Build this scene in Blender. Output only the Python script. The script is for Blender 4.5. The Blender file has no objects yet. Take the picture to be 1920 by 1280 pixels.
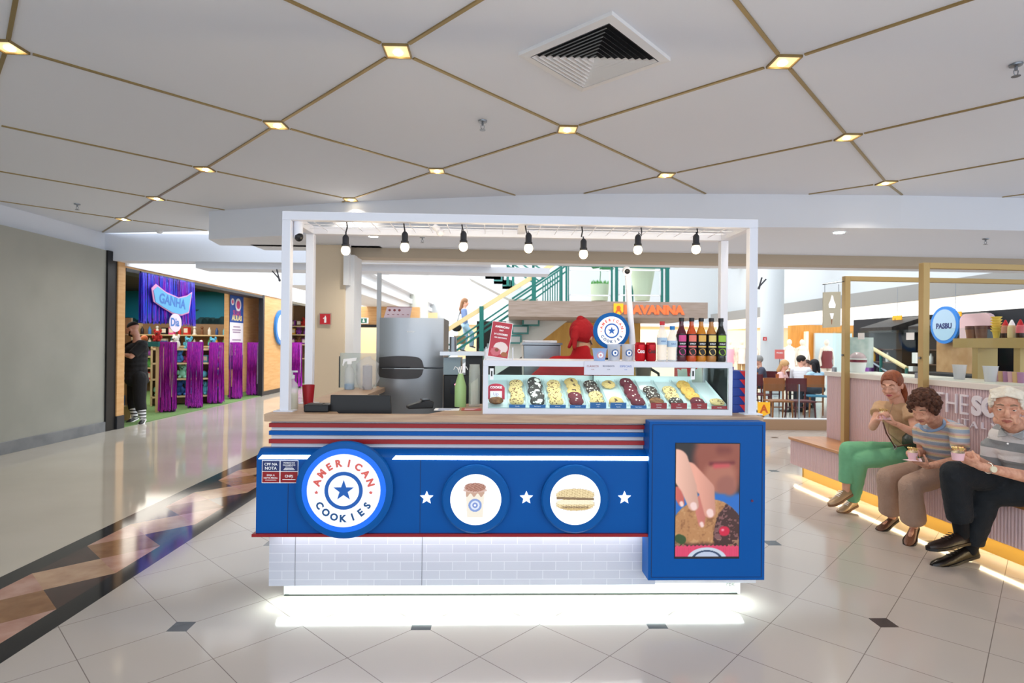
import bpy, bmesh, math, random
import numpy as np
from mathutils import Vector, Matrix, noise
R = math.radians
random.seed(7)
S = bpy.context.scene
C = S.collection
V = Vector

# ------------------------------------------------------------------ camera, world, exposure
F, CH, ROLL, PITCH = 1080.0, 1.5, 0.0106, 4/1080
cam_d = bpy.data.cameras.new('camera'); cam = bpy.data.objects.new('camera', cam_d); C.objects.link(cam)
cam_d.lens = F/1920*36; cam_d.sensor_width = 36; cam_d.clip_end = 200
cam.matrix_world = (Matrix.Translation((0, 0, CH)) @ Matrix.Rotation(math.pi/2 + PITCH, 4, 'X') @ Matrix.Rotation(ROLL, 4, 'Z'))
cam_d.dof.use_dof = True; cam_d.dof.focus_distance = 3.6; cam_d.dof.aperture_fstop = 3.2
S.camera = cam
S.view_settings.view_transform = 'Standard'; S.view_settings.look = 'None'
S.view_settings.gamma = 1; S.view_settings.use_curve_mapping = False
S.view_settings.exposure = 0.28
w = bpy.data.worlds.new('world'); S.world = w; w.use_nodes = True
w.node_tree.nodes['Background'].inputs[0].default_value = (.84, .92, 1, 1)
w.node_tree.nodes['Background'].inputs[1].default_value = 1.9

def area(name, loc, size, power, col=(1, 1, 1), rot=(0, 0, 0), sy=None, spread=None):
    l = bpy.data.lights.new(name, 'AREA'); l.energy = power; l.color = col; l.size = size
    if sy: l.shape = 'RECTANGLE'; l.size_y = sy
    if spread: l.spread = spread
    o = bpy.data.objects.new(name, l); C.objects.link(o); o.location = loc; o.rotation_euler = rot
    return o
area('atrium_skylight', (2, 17, 9), 14, 750, (1, .985, .96), (0, 0, 0), 13)
area('corridor_fill', (-5.0, 21.5, 5.2), 2, 850, (1, .98, .95), (0, R(-35), 0), 12)  # added lamp, brightens the white wall above the toy shop
area('toy_shop_fill', (-9.0, 13.3, 2.88), 3, 170, (1, .93, .82), (0, 0, 0), 6)  # fill lamp added to lift the dark shop interior
area('cafe_ceiling_light', (3.5, 16.4, 2.2), 3, 40, (1, .85, .6), (0, 0, 0), 2)

# ------------------------------------------------------------------ picking points of the place
def ray(x, y):
    dx, dy = x-960, y-640; c, s = math.cos(ROLL), math.sin(ROLL)
    a, b = c*dx+s*dy, -s*dx+c*dy
    Y, Z = F, -b
    Y2 = Y*math.cos(PITCH)-Z*math.sin(PITCH); Z2 = Y*math.sin(PITCH)+Z*math.cos(PITCH)
    return a/Y2, Z2/Y2
def at(x, y, Y):
    a, b = ray(x, y); return V((a*Y, Y, CH+b*Y))
def fl(x, y, z=0.0):
    a, b = ray(x, y); Y = (z-CH)/b; return V((a*Y, Y, z))

# ------------------------------------------------------------------ materials
def lin(h):
    h = h.lstrip('#'); o = []
    for i in (0, 2, 4):
        v = int(h[i:i+2], 16)/255; o.append(v/12.92 if v <= .04045 else ((v+.055)/1.055)**2.4)
    return (*o, 1)
MC = {}
def mat(name, h='#cccccc', rough=.5, metal=0, emit=0, ehex=None, trans=0, ior=1.45, coat=0, bump=None, var=None, alpha=1, sheen=0, coord='Object'):
    """bump=(scale,strength); var=(hex2, scale[, detail, stretch])"""
    if name in MC: return MC[name]
    m = bpy.data.materials.new(name); m.use_nodes = True; nt = m.node_tree; b = nt.nodes['Principled BSDF']
    I = b.inputs
    I['Base Color'].default_value = lin(h); I['Roughness'].default_value = rough; I['Metallic'].default_value = metal
    I['IOR'].default_value = ior; I['Coat Weight'].default_value = coat; I['Alpha'].default_value = alpha
    if trans: I['Transmission Weight'].default_value = trans
    if sheen: I['Sheen Weight'].default_value = sheen
    if emit: I['Emission Color'].default_value = lin(ehex or h); I['Emission Strength'].default_value = emit
    if bump or var:
        tc = nt.nodes.new('ShaderNodeTexCoord')
    if var:
        n = nt.nodes.new('ShaderNodeTexNoise'); n.inputs['Scale'].default_value = var[1]
        n.inputs['Detail'].default_value = var[2] if len(var) > 2 else 3
        mp = nt.nodes.new('ShaderNodeMapping'); mp.inputs['Scale'].default_value = var[3] if len(var) > 3 else (1, 1, 1)
        nt.links.new(tc.outputs[coord], mp.inputs[0]); nt.links.new(mp.outputs[0], n.inputs['Vector'])
        cr = nt.nodes.new('ShaderNodeValToRGB'); cr.color_ramp.elements[0].position = .35; cr.color_ramp.elements[1].position = .65
        cr.color_ramp.elements[0].color = lin(h); cr.color_ramp.elements[1].color = lin(var[0])
        nt.links.new(n.outputs['Fac'], cr.inputs[0]); nt.links.new(cr.outputs[0], I['Base Color'])
    if bump:
        n = nt.nodes.new('ShaderNodeTexNoise'); n.inputs['Scale'].default_value = bump[0]; n.inputs['Detail'].default_value = 3
        bp = nt.nodes.new('ShaderNodeBump'); bp.inputs['Strength'].default_value = bump[1]; bp.inputs['Distance'].default_value = .02
        nt.links.new(tc.outputs[coord], n.inputs['Vector']); nt.links.new(n.outputs['Fac'], bp.inputs['Height']); nt.links.new(bp.outputs[0], I['Normal'])
    MC[name] = m; return m
def math_n(nt, op, a, b=None, c=None):
    n = nt.nodes.new('ShaderNodeMath'); n.operation = op
    for i, x in enumerate((a, b, c)):
        if x is None: continue
        if isinstance(x, (int, float)): n.inputs[i].default_value = x
        else: nt.links.new(x, n.inputs[i])
    return n.outputs[0]
def stripes(name, cols, period, axis='Z', rough=.8, off=0, bump=None):
    """cols: list of (pos, hex) constant ramp along an object axis: a woven stripe"""
    if name in MC: return MC[name]
    m = mat(name, '#ffffff', rough, bump=bump); nt = m.node_tree
    tc = nt.nodes.new('ShaderNodeTexCoord'); sp = nt.nodes.new('ShaderNodeSeparateXYZ'); nt.links.new(tc.outputs['Object'], sp.inputs[0])
    f = math_n(nt, 'FRACT', math_n(nt, 'ADD', math_n(nt, 'DIVIDE', sp.outputs[axis], period), off))
    cr = nt.nodes.new('ShaderNodeValToRGB'); cr.color_ramp.interpolation = 'CONSTANT'
    e = cr.color_ramp.elements
    while len(e) < len(cols): e.new(.5)
    for i, (p, h) in enumerate(cols): e[i].position = p; e[i].color = lin(h)
    nt.links.new(f, cr.inputs[0]); nt.links.new(cr.outputs[0], nt.nodes['Principled BSDF'].inputs['Base Color'])
    return m
def attr_mat(name, emit=0, rough=.4):
    if name in MC: return MC[name]
    m = mat(name, '#ffffff', rough); nt = m.node_tree; b = nt.nodes['Principled BSDF']
    a = nt.nodes.new('ShaderNodeAttribute'); a.attribute_name = 'picture'
    if emit:
        b.inputs['Base Color'].default_value = (.02, .02, .02, 1)
        nt.links.new(a.outputs['Color'], b.inputs['Emission Color']); b.inputs['Emission Strength'].default_value = emit
    else: nt.links.new(a.outputs['Color'], b.inputs['Base Color'])
    return m
def glass(name='clear glass', tint=(.93, .98, .97), amt=.12):
    """thin architectural glass: mostly see-through, a little mirror"""
    if name in MC: return MC[name]
    m = bpy.data.materials.new(name); m.use_nodes = True; nt = m.node_tree; nt.nodes.clear()
    o = nt.nodes.new('ShaderNodeOutputMaterial'); mx = nt.nodes.new('ShaderNodeMixShader')
    t = nt.nodes.new('ShaderNodeBsdfTransparent'); t.inputs[0].default_value = (*tint, 1)
    g = nt.nodes.new('ShaderNodeBsdfGlossy'); g.inputs['Roughness'].default_value = .02
    fr = nt.nodes.new('ShaderNodeLayerWeight'); fr.inputs[0].default_value = amt
    nt.links.new(fr.outputs['Fresnel'], mx.inputs[0]); nt.links.new(t.outputs[0], mx.inputs[1]); nt.links.new(g.outputs[0], mx.inputs[2])
    nt.links.new(mx.outputs[0], o.inputs[0]); MC[name] = m; return m

WHITE = mat('white paint', '#e4e4e6', .55)
PWHITE = mat('powder coated white', '#e6e8f2', .35)
WOODTOP = mat('counter oak laminate', '#c7a98c', .45, var=('#b3937a', 5, 5, (1, 12, 12)))
BLUE = mat('royal blue lacquer', '#0054a2', .45, ior=1.28)
BLUE2 = mat('royal blue disc', '#0457a2', .45, ior=1.28)
RED = mat('red lacquer', '#950f18', .42)
BLACK = mat('black plastic', '#131316', .4)
STEEL = mat('brushed steel', '#8d9299', .3, .9, bump=(60, .02))
BRASS = mat('brass strip', '#a08a5c', .35, .75)
GOLD = mat('gold painted metal', '#b89c68', .45, .35)
GLASS = glass()
LED = mat('led white', '#ffffff', .5, emit=6, ehex='#eafffb')
WARM = mat('warm lamp', '#fff2d0', .5, emit=9, ehex='#ffe2a8')
GREEN = mat('dark green steel', '#1c6b62', .45, .2)
SKIN = mat('skin light', '#e2b19a', .5, bump=(180, .08), var=('#d99f88', 20))
SKIN2 = mat('skin older', '#e0ab90', .55, bump=(90, .2), var=('#c88d75', 30))
SKIN3 = mat('skin tan', '#c79878', .5)

# ------------------------------------------------------------------ tagging and object building
def tag(o, label=None, cat=None, group=None, kind=None):
    for k, v in (('label', label), ('category', cat), ('group', group), ('kind', kind)):
        if v: o[k] = v
    return o
def thing(name, label, cat, loc=(0, 0, 0), rz=0, group=None):
    o = bpy.data.objects.new(name, None); C.objects.link(o); o.empty_display_size = .05
    o.location = loc; o.rotation_euler = (0, 0, rz); tag(o, label, cat, group); return o
def dup(root, loc=None, rz=None, label=None, group=None, scale=None):
    r = root.copy(); C.objects.link(r)
    if loc is not None: r.location = loc
    if rz is not None: r.rotation_euler = (0, 0, rz)
    if scale: r.scale = (scale,)*3 if not hasattr(scale, '__len__') else scale
    if label: r['label'] = label
    if group: r['group'] = group
    for ch in [c for c in bpy.data.objects if c.parent == root]:
        c = ch.copy(); C.objects.link(c); c.parent = r
        for g in [q for q in bpy.data.objects if q.parent == ch]:
            d = g.copy(); C.objects.link(d); d.parent = c
    return r
ORD = ['first', 'second', 'third', 'fourth', 'fifth', 'sixth', 'seventh', 'eighth', 'ninth', 'tenth', 'eleventh', 'twelfth', 'thirteenth', 'fourteenth', 'fifteenth']

def basis(d, up=V((0, 0, 1))):
    d = V(d).normalized()
    x = d.cross(up)
    if x.length < 1e-4: x = d.cross(V((0, 1, 0)))
    x.normalize(); y = x.cross(d).normalized()
    return Matrix((x, d, y)).transposed()      # columns: right, forward, up
class M:
    def __init__(s): s.v = []; s.f = []; s.m = []
    def add(s, vs, fs, m=0):
        n = len(s.v); s.v += [V(p) for p in vs]; s.f += [tuple(i+n for i in f) for f in fs]; s.m += [m]*len(fs); return s
    def box(s, x0, x1, y0, y1, z0, z1, m=0, X=None):
        vs = [V((x, y, z)) for z in (z0, z1) for y in (y0, y1) for x in (x0, x1)]
        if X: vs = [X @ p for p in vs]
        return s.add(vs, [(0, 2, 3, 1), (4, 5, 7, 6), (0, 1, 5, 4), (2, 6, 7, 3), (0, 4, 6, 2), (1, 3, 7, 5)], m)
    def bar(s, a, b, w, h=None, m=0, up=(0, 0, 1)):
        a, b = V(a), V(b); h = h or w; B = basis(b-a, V(up)); r = B.col[0]*w/2; u = B.col[2]*h/2
        vs = [p+i*r+j*u for p in (a, b) for j in (-1, 1) for i in (-1, 1)]
        return s.add(vs, [(0, 1, 3, 2), (4, 6, 7, 5), (0, 4, 5, 1), (2, 3, 7, 6), (0, 2, 6, 4), (1, 5, 7, 3)], m)
    def tube(s, pts, rad, n=8, m=0, cap=True):
        pts = [V(p) for p in pts]; L = len(pts); vs = []; fs = []
        if not hasattr(rad, '__len__'): rad = [rad]*L
        B = None
        for i, p in enumerate(pts):
            d = (pts[min(i+1, L-1)]-pts[max(i-1, 0)])
            if d.length < 1e-9: d = V((0, 0, 1))
            d.normalize()
            if B is None: B = basis(d)
            x = (B.col[0]-d*B.col[0].dot(d)).normalized(); y = x.cross(d)
            B = Matrix((x, d, y)).transposed()
            for k in range(n):
                t = 2*math.pi*k/n; vs.append(p+rad[i]*(x*math.cos(t)+y*math.sin(t)))
        for i in range(L-1):
            for k in range(n):
                a, b = i*n+k, i*n+(k+1) % n; fs.append((a, b, b+n, a+n))
        if cap: fs += [tuple(range(n))[::-1], tuple(range((L-1)*n, L*n))]
        return s.add(vs, fs, m)
    def lathe(s, prof, c=(0, 0, 0), n=20, m=0, X=None, sx=1, sy=1):
        c = V(c); vs = []; fs = []; L = len(prof)
        for r, z in prof:
            for k in range(n):
                t = 2*math.pi*k/n; p = V((r*math.cos(t)*sx, r*math.sin(t)*sy, z)); vs.append(c+(X @ p if X else p))
        for i in range(L-1):
            mi = m[i] if hasattr(m, '__len__') else m
            s_f = [(i*n+k, i*n+(k+1) % n, (i+1)*n+(k+1) % n, (i+1)*n+k) for k in range(n)]
            fs.append((s_f, mi))
        base = len(s.v); s.v += vs
        for ff, mi in fs:
            s.f += [tuple(q+base for q in f) for f in ff]; s.m += [mi]*n
        m0 = m[0] if hasattr(m, '__len__') else m; m1 = m[-1] if hasattr(m, '__len__') else m
        if prof[0][0] > 1e-5: s.f.append(tuple(base+k for k in range(n))[::-1]); s.m.append(m0)
        if prof[-1][0] > 1e-5: s.f.append(tuple(base+(L-1)*n+k for k in range(n))); s.m.append(m1)
        return s
    def ell(s, c, r, m=0, X=None, n=14, k=9, jit=0):
        if not hasattr(r, '__len__'): r = (r, r, r)
        c = V(c); vs = []; fs = []
        for i in range(k+1):
            ph = math.pi*i/k
            for j in range(n):
                t = 2*math.pi*j/n; p = V((math.sin(ph)*math.cos(t), math.sin(ph)*math.sin(t), math.cos(ph)))
                q = 1+(jit*(noise.noise(p*2.3+c*9)) if jit else 0)
                p = V((p.x*r[0]*q, p.y*r[1]*q, p.z*r[2]*q)); vs.append(c+(X @ p if X else p))
        for i in range(k):
            for j in range(n): fs.append((i*n+j, (i+1)*n+j, (i+1)*n+(j+1) % n, i*n+(j+1) % n))
        return s.add(vs, fs, m)
    def limb(s, a, ra, b, rb, n=12, m=0):
        a, b = V(a), V(b); s.ell(a, ra, m, n=10, k=7); s.ell(b, rb, m, n=10, k=7); return s.tube([a, b], [ra, rb], n, m)
    def frus(s, a, ra, b, rb, n=16, m=0): return s.tube([V(a), V(b)], [ra, rb], n, m)
    def prism(s, poly, h0, h1, X=None, m=0):
        n = len(poly); vs = [V((x, y, h)) for h in (h0, h1) for x, y in poly]
        if X: vs = [X @ p for p in vs]
        return s.add(vs, [tuple(range(n))[::-1], tuple(range(n, 2*n))]+[(i, (i+1) % n, n+(i+1) % n, n+i) for i in range(n)], m)
    def quad(s, a, b, c, d, m=0): return s.add([a, b, c, d], [(0, 1, 2, 3)], m)
    def loft(s, rings, m=0, cap=True):
        n = len(rings[0]); vs = [p for r in rings for p in r]; fs = []
        for i in range(len(rings)-1):
            for k in range(n): fs.append((i*n+k, i*n+(k+1) % n, (i+1)*n+(k+1) % n, (i+1)*n+k))
        if cap: fs += [tuple(range(n))[::-1], tuple(range(len(vs)-n, len(vs)))]
        return s.add(vs, fs, m)
    def build(s, name, mats, parent=None, smooth=False, bevel=0, remesh=0, smo=0, disp=None, loc=None, rz=None, X=None):
        me = bpy.data.meshes.new(name)
        vs = [X @ p for p in s.v] if X else s.v
        me.from_pydata([tuple(p) for p in vs], [], s.f)
        if not isinstance(mats, (list, tuple)): mats = [mats]
        for q in mats: me.materials.append(q)
        if len(mats) > 1: me.polygons.foreach_set('material_index', s.m)
        if smooth: me.polygons.foreach_set('use_smooth', [True]*len(me.polygons))
        me.update()
        if not remesh:
            bm = bmesh.new(); bm.from_mesh(me); bmesh.ops.recalc_face_normals(bm, faces=bm.faces); bm.to_mesh(me); bm.free()
        o = bpy.data.objects.new(name, me); C.objects.link(o)
        if parent: o.parent = parent
        if loc is not None: o.location = loc
        if rz is not None: o.rotation_euler = (0, 0, rz)
        if remesh:
            r = o.modifiers.new('r', 'REMESH'); r.mode = 'VOXEL'; r.voxel_size = remesh; r.use_smooth_shade = True
        if smo:
            q = o.modifiers.new('s', 'SMOOTH'); q.factor = .5; q.iterations = smo
        if disp:
            tx = bpy.data.textures.new('folds', 'CLOUDS'); tx.noise_scale = disp[1]
            q = o.modifiers.new('d', 'DISPLACE'); q.texture = tx; q.strength = disp[0]; q.texture_coords = 'LOCAL'; q.mid_level = .5
        if bevel:
            q = o.modifiers.new('b', 'BEVEL'); q.width = bevel; q.segments = 2; q.limit_method = 'ANGLE'
        if smooth and not remesh:
            try: me.set_sharp_from_angle(angle=R(40))
            except Exception: pass
        return o
def struct(name, b, mats, **k):
    o = b.build(name, mats, **k); o['kind'] = 'structure'; return o

# text
TC = {}
def text_data(body, off=0.0):
    key = (body, off)
    if key in TC: return TC[key]
    cu = bpy.data.curves.new('t', 'FONT'); cu.body = body; cu.size = 1; cu.offset = off; cu.resolution_u = 3
    o = bpy.data.objects.new('t', cu); me = bpy.data.meshes.new_from_object(o)
    vs = [V((v.co.x, v.co.y, 0)) for v in me.vertices]; fs = [tuple(p.vertices) for p in me.polygons]
    bpy.data.objects.remove(o); bpy.data.curves.remove(cu); bpy.data.meshes.remove(me)
    if vs:
        x0 = min(v.x for v in vs); x1 = max(v.x for v in vs); y0 = min(v.y for v in vs); y1 = max(v.y for v in vs)
        vs = [V((v.x-(x0+x1)/2, v.y-(y0+y1)/2, 0)) for v in vs]; dim = (x1-x0, y1-y0)
    else: dim = (.3, .7)
    TC[key] = (vs, fs, dim); return TC[key]
def put_text(b, body, X, w=None, h=None, off=0.0, m=0, th=0.0):
    """flat text centred at X's origin, in X's xy-plane, facing +z; fitted to w and/or h; th gives thickness"""
    vs, fs, (tw, tht) = text_data(body, off)
    sx = w/tw if w else None; sy = h/tht if h else None
    sx = sx or sy; sy = sy or sx
    A = [X @ V((v.x*sx, v.y*sy, th)) for v in vs]; b.add(A, fs, m)
    if th:
        B = [X @ V((v.x*sx, v.y*sy, 0)) for v in vs]; b.add(B, fs, m)
        ed = {}
        for f in fs:
            for i in range(len(f)):
                e = (f[i], f[(i+1) % len(f)]); k = (min(e), max(e)); ed[k] = ed.get(k, 0)+1
        for (i, j), c in ed.items():
            if c == 1: b.add([A[i], A[j], B[j], B[i]], [(0, 1, 2, 3)], m)
def arc_text(b, body, X, r, a0, a1, h, off=0.02, m=0, inward=False, th=0):
    n = len(body)
    for i, ch in enumerate(body):
        a = a0+(a1-a0)*i/(n-1)
        if ch == ' ': continue
        T = Matrix.Translation((r*math.cos(a), r*math.sin(a), 0)) @ Matrix.Rotation(a-math.pi/2+(math.pi if inward else 0), 4, 'Z')
        put_text(b, ch, X @ T, h=h, off=off, m=m, th=th)
def star_poly(r, k=.42, n=5): return [((r if i % 2 == 0 else r*k)*math.sin(math.pi*i/n), (r if i % 2 == 0 else r*k)*math.cos(math.pi*i/n)) for i in range(2*n)]
def circ(r, n=40, cx=0, cy=0): return [(cx+r*math.cos(2*math.pi*i/n), cy+r*math.sin(2*math.pi*i/n)) for i in range(n)]
def ringm(b, r0, r1, z, X, m=0, n=48):
    vs = [X @ V((r*math.cos(2*math.pi*i/n), r*math.sin(2*math.pi*i/n), z)) for r in (r0, r1) for i in range(n)]
    b.add(vs, [(i, (i+1) % n, n+(i+1) % n, n+i) for i in range(n)], m)
def facing(loc, rz=0, tilt=0):
    """frame whose xy-plane is upright, seen from -Y (z of frame points to -Y), turned by rz, leaned back by tilt"""
    return Matrix.Translation(loc) @ Matrix.Rotation(rz, 4, 'Z') @ Matrix.Rotation(math.pi/2-tilt, 4, 'X')
def picture(name, w_, h_, nx, ny, fn, X, m, parent=None):
    """a printed or displayed picture: one colour per vertex of a fine grid; fn(u,v) -> rgb (sRGB 0..1)"""
    u, v = np.meshgrid(np.linspace(0, 1, nx), np.linspace(0, 1, ny)); rgb = np.clip(fn(u, v), 0, 1)
    rgb = np.where(rgb <= .04045, rgb/12.92, ((rgb+.055)/1.055)**2.4)
    vs = [X @ V((w_*(a-.5), h_*(b-.5), 0)) for a, b in zip(u.ravel(), v.ravel())]
    fs = [(j*nx+i, j*nx+i+1, (j+1)*nx+i+1, (j+1)*nx+i) for j in range(ny-1) for i in range(nx-1)]
    b = M(); b.add(vs, fs); o = b.build(name, m, parent)
    at_ = o.data.color_attributes.new('picture', 'FLOAT_COLOR', 'POINT')
    at_.data.foreach_set('color', np.concatenate([rgb.reshape(-1, 3), np.ones((nx*ny, 1))], 1).ravel()); return o
# ================================================================== THE SETTING
BA = R(2.0)                                        # the building stands turned by two degrees
def Bf(x, y, z=0): c, s = math.cos(BA), math.sin(BA); return V((x*c-y*s, x*s+y*c, z))
BX = Matrix.Rotation(BA, 4, 'Z')
def floor_mat():
    m = mat('pale porcelain floor tiles', '#cdc6c0', .10, coat=0); nt = m.node_tree; b = nt.nodes['Principled BSDF']
    tc = nt.nodes.new('ShaderNodeTexCoord'); sp = nt.nodes.new('ShaderNodeSeparateXYZ')
    mp = nt.nodes.new('ShaderNodeMapping'); mp.vector_type = 'TEXTURE'; mp.inputs['Location'].default_value = (-0.463, 3.065, 0); mp.inputs['Rotation'].default_value = (0, 0, R(1.9))
    nt.links.new(tc.outputs['Object'], mp.inputs[0]); nt.links.new(mp.outputs[0], sp.inputs[0])
    x, y = sp.outputs[0], sp.outputs[1]; L = 1.254
    def near(v, per, wd):                           # 1 within wd of a multiple of per
        f = math_n(nt, 'ABSOLUTE', math_n(nt, 'SUBTRACT', math_n(nt, 'FRACT', math_n(nt, 'ADD', math_n(nt, 'DIVIDE', v, per), .5)), .5))
        return math_n(nt, 'LESS_THAN', math_n(nt, 'MULTIPLY', f, per), wd)
    p = math_n(nt, 'ADD', x, y); q = math_n(nt, 'SUBTRACT', x, y)
    line = math_n(nt, 'MAXIMUM', near(p, L/2, .0028), near(q, L/2, .0028))
    dot = math_n(nt, 'MULTIPLY', near(x, L, .052), near(y, L, .052))
    nz = nt.nodes.new('ShaderNodeTexNoise'); nz.inputs['Scale'].default_value = .7; nt.links.new(mp.outputs[0], nz.inputs['Vector'])
    mx = nt.nodes.new('ShaderNodeMix'); mx.data_type = 'RGBA'; mx.inputs[6].default_value = lin('#b3aaa2'); mx.inputs[7].default_value = lin('#bcb3ac'); nt.links.new(nz.outputs['Fac'], mx.inputs[0])
    m1 = nt.nodes.new('ShaderNodeMix'); m1.data_type = 'RGBA'; nt.links.new(line, m1.inputs[0]); nt.links.new(mx.outputs[2], m1.inputs[6]); m1.inputs[7].default_value = lin('#7b716c')
    m2 = nt.nodes.new('ShaderNodeMix'); m2.data_type = 'RGBA'; nt.links.new(dot, m2.inputs[0]); nt.links.new(m1.outputs[2], m2.inputs[6]); m2.inputs[7].default_value = lin('#3c3d41')
    nt.links.new(m2.outputs[2], b.inputs['Base Color'])
    return m
FLOOR = floor_mat()
CORR = mat('cream polished corridor floor', '#c9c2b6', .07, var=('#c0b9ac', .8, 4))
BM1 = mat('black granite border', '#1d1c20', .08)
MB = [mat('dark brown marble', '#33211f', .08, var=('#4a302c', 9, 6)), mat('pink beige marble', '#c0998a', .1, var=('#ab7c6c', 7, 6)),
      mat('sand marble', '#c2a184', .1, var=('#b08a70', 8, 6)), mat('brown marble', '#966d4b', .1, var=('#865c3c', 10, 5))]
b = M(); b.box(-2.25, 16, -6, 34, -.1, 0); struct('floor', b, FLOOR, X=BX)
b = M(); b.box(-16, -3.07, -6, 34, -.1, 0); struct('floor', b, CORR, X=BX)
b = M(); b.box(-3.07, -2.92, -6, 34, -.1, 0); b.box(-2.40, -2.25, -6, 34, -.1, 0); struct('trim_1', b, BM1, X=BX)
b = M(); xm = -2.66
for i in range(-12, 60):
    y0 = 3.29+.5*i; y1 = y0+.5; ym = y0+.25; a = i % 2
    pin = [V((-2.92, y0, 0)), V((-2.92, y1, 0))]; pout = [V((-2.40, y0, 0)), V((-2.40, y1, 0))]; c = V((xm, ym, 0))
    b.add([pout[0], pout[1], c], [(0, 1, 2)], 1 if a else 0); b.add([pin[0], pin[1], c], [(0, 1, 2)], 0 if a else 1)
    b.add([pin[0], pout[0], c], [(0, 1, 2)], 2 if a else 3); b.add([pin[1], pout[1], c], [(0, 1, 2)], 3 if a else 2)
struct('trim_2', b, MB, X=BX)

# ceiling: main (3.25 m), bulkhead, lower ceiling, side fascia
HC = 3.25
CEIL = mat('ceiling matt white', '#e4e8f1', .85, bump=(3, .03))
CE = [fl(0, 383, HC), fl(197, 437, HC), fl(392, 433, HC), fl(392, 396, HC), fl(660, 378, HC), fl(975, 366, HC), fl(1100, 363, HC), fl(1320, 363, HC), fl(1690, 366, HC), fl(1920, 371, HC)]
pl = [V((-6.4, -6, HC)), V((-6.4, 7.0, HC))] + CE[1:3] + CE[3:]
dn_ = (CE[0]-CE[1]).normalized(); pl[1] = CE[0]; pl[0] = CE[0]+dn_*((CE[0].y+.3)/-dn_.y)
last = CE[-1]+V((5, .1, 0)); pl += [last, V((last.x, -.3, HC))]
b = M(); n = len(pl)
b.add([V((p.x, p.y, HC)) for p in pl]+[V((p.x, p.y, HC+.25)) for p in pl], [tuple(range(n)), tuple(range(n, 2*n))]+[(i, (i+1) % n, n+(i+1) % n, n+i) for i in range(n)])
struct('ceiling', b, CEIL)
# fascia over the left wall
b = M(); p0, p1 = pl[0], CE[1]; ed = [p0, CE[0], CE[1]]
zb = 2.83
for a_, c_ in ((p0, CE[1]),):
    d = (c_-a_).normalized(); nrm = V((-d.y, d.x, 0))
    q = [a_, c_, c_+nrm*.9, a_+nrm*.9]
    b.add([V((p.x, p.y, zb)) for p in q]+[V((p.x, p.y, HC)) for p in q], [(0, 1, 2, 3), (4, 5, 6, 7), (0, 1, 5, 4), (1, 2, 6, 5), (2, 3, 7, 6), (3, 0, 4, 7)])
struct('trim_3', b, CEIL)
def wallbox(pts, z0, z1, th, name, m):
    """run of vertical slab along pts, thickened away from the camera"""
    b = M()
    for a_, c_ in zip(pts[:-1], pts[1:]):
        d = (c_-a_).normalized(); nrm = V((-d.y, d.x, 0))
        if nrm.y < 0: nrm = -nrm
        q = [a_, c_, c_+nrm*th, a_+nrm*th]
        b.add([V((p.x, p.y, z0)) for p in q]+[V((p.x, p.y, z1)) for p in q], [(0, 1, 2, 3), (4, 5, 6, 7), (0, 1, 5, 4), (1, 2, 6, 5), (2, 3, 7, 6), (3, 0, 4, 7)])
    return struct(name, b, m)
wallbox([CE[1]+V((-.6, 0, 0)), CE[2]+V((4.5, .3, 0))], 2.80, HC, .35, 'trim_4', CEIL)     # far fascia in front of the shops
wallbox([CE[2]+V((-.4, .35, 0)), CE[2]+V((5.5, .65, 0))], 2.70, 2.80, .5, 'trim_4', CEIL)
# bulkhead and lower ceiling
LZ = 2.87
lo = [CE[3]] + CE[4:] + [last]
n = len(lo); back = [V((CE[3].x-.1, 8.3, 0)), V((last.x, 8.85, 0))]
poly = lo+[back[1], back[0]]; n = len(poly)
b = M(); b.add([V((p.x, p.y, LZ)) for p in poly]+[V((p.x, p.y, HC+.2)) for p in poly], [tuple(range(n)), tuple(range(n, 2*n))]+[(i, (i+1) % n, n+(i+1) % n, n+i) for i in range(n)])
struct('ceiling', b, CEIL)
BEIGE = mat('warm beige paint', '#b8a995', .7)
wallbox([at(640, 465, 8.35), at(1920, 489, 8.8)+V((4, .1, 0))], 2.73, LZ, .3, 'trim_5', BEIGE)
wallbox([at(640, 465, 8.66), at(1920, 489, 9.15)+V((4, .1, 0))], 2.73, 4.6, .25, 'trim_5', WHITE)
b = M(); b.box(-3.75, -1.9, 8.2, 8.7, 2.87, 3.4); struct('trim_5', b, CEIL)

# walls
CONC = mat('grey polished plaster', '#a5a59d', .6, var=('#999a92', .9, 6), bump=(2, .1))
LWX = -6.29
b = M(); b.box(LWX-.3, LWX, -6, 9.6, 0, 2.95); struct('wall_left', b, CONC, X=BX)
b = M(); b.box(LWX-.3, LWX+.025, -6, 9.6, 0, .16); struct('baseboard_left', b, mat('grey marble skirting', '#85888c', .3, var=('#74777c', 4, 6)), X=BX, bevel=.004)
DARK = mat('black frame', '#15161a', .4)
b = M(); b.box(LWX-.3, LWX+.03, 9.6, 9.83, 0, 2.95); struct('trim_6', b, DARK, X=BX)
OAK = mat('light oak panel', '#d9ac76', .5, var=('#cf9c64', 3, 5, (1, 1, 8)))
KICK = mat('dark skirting', '#2b2d33', .5)
def opening(y0, y1):
    pass
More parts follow.
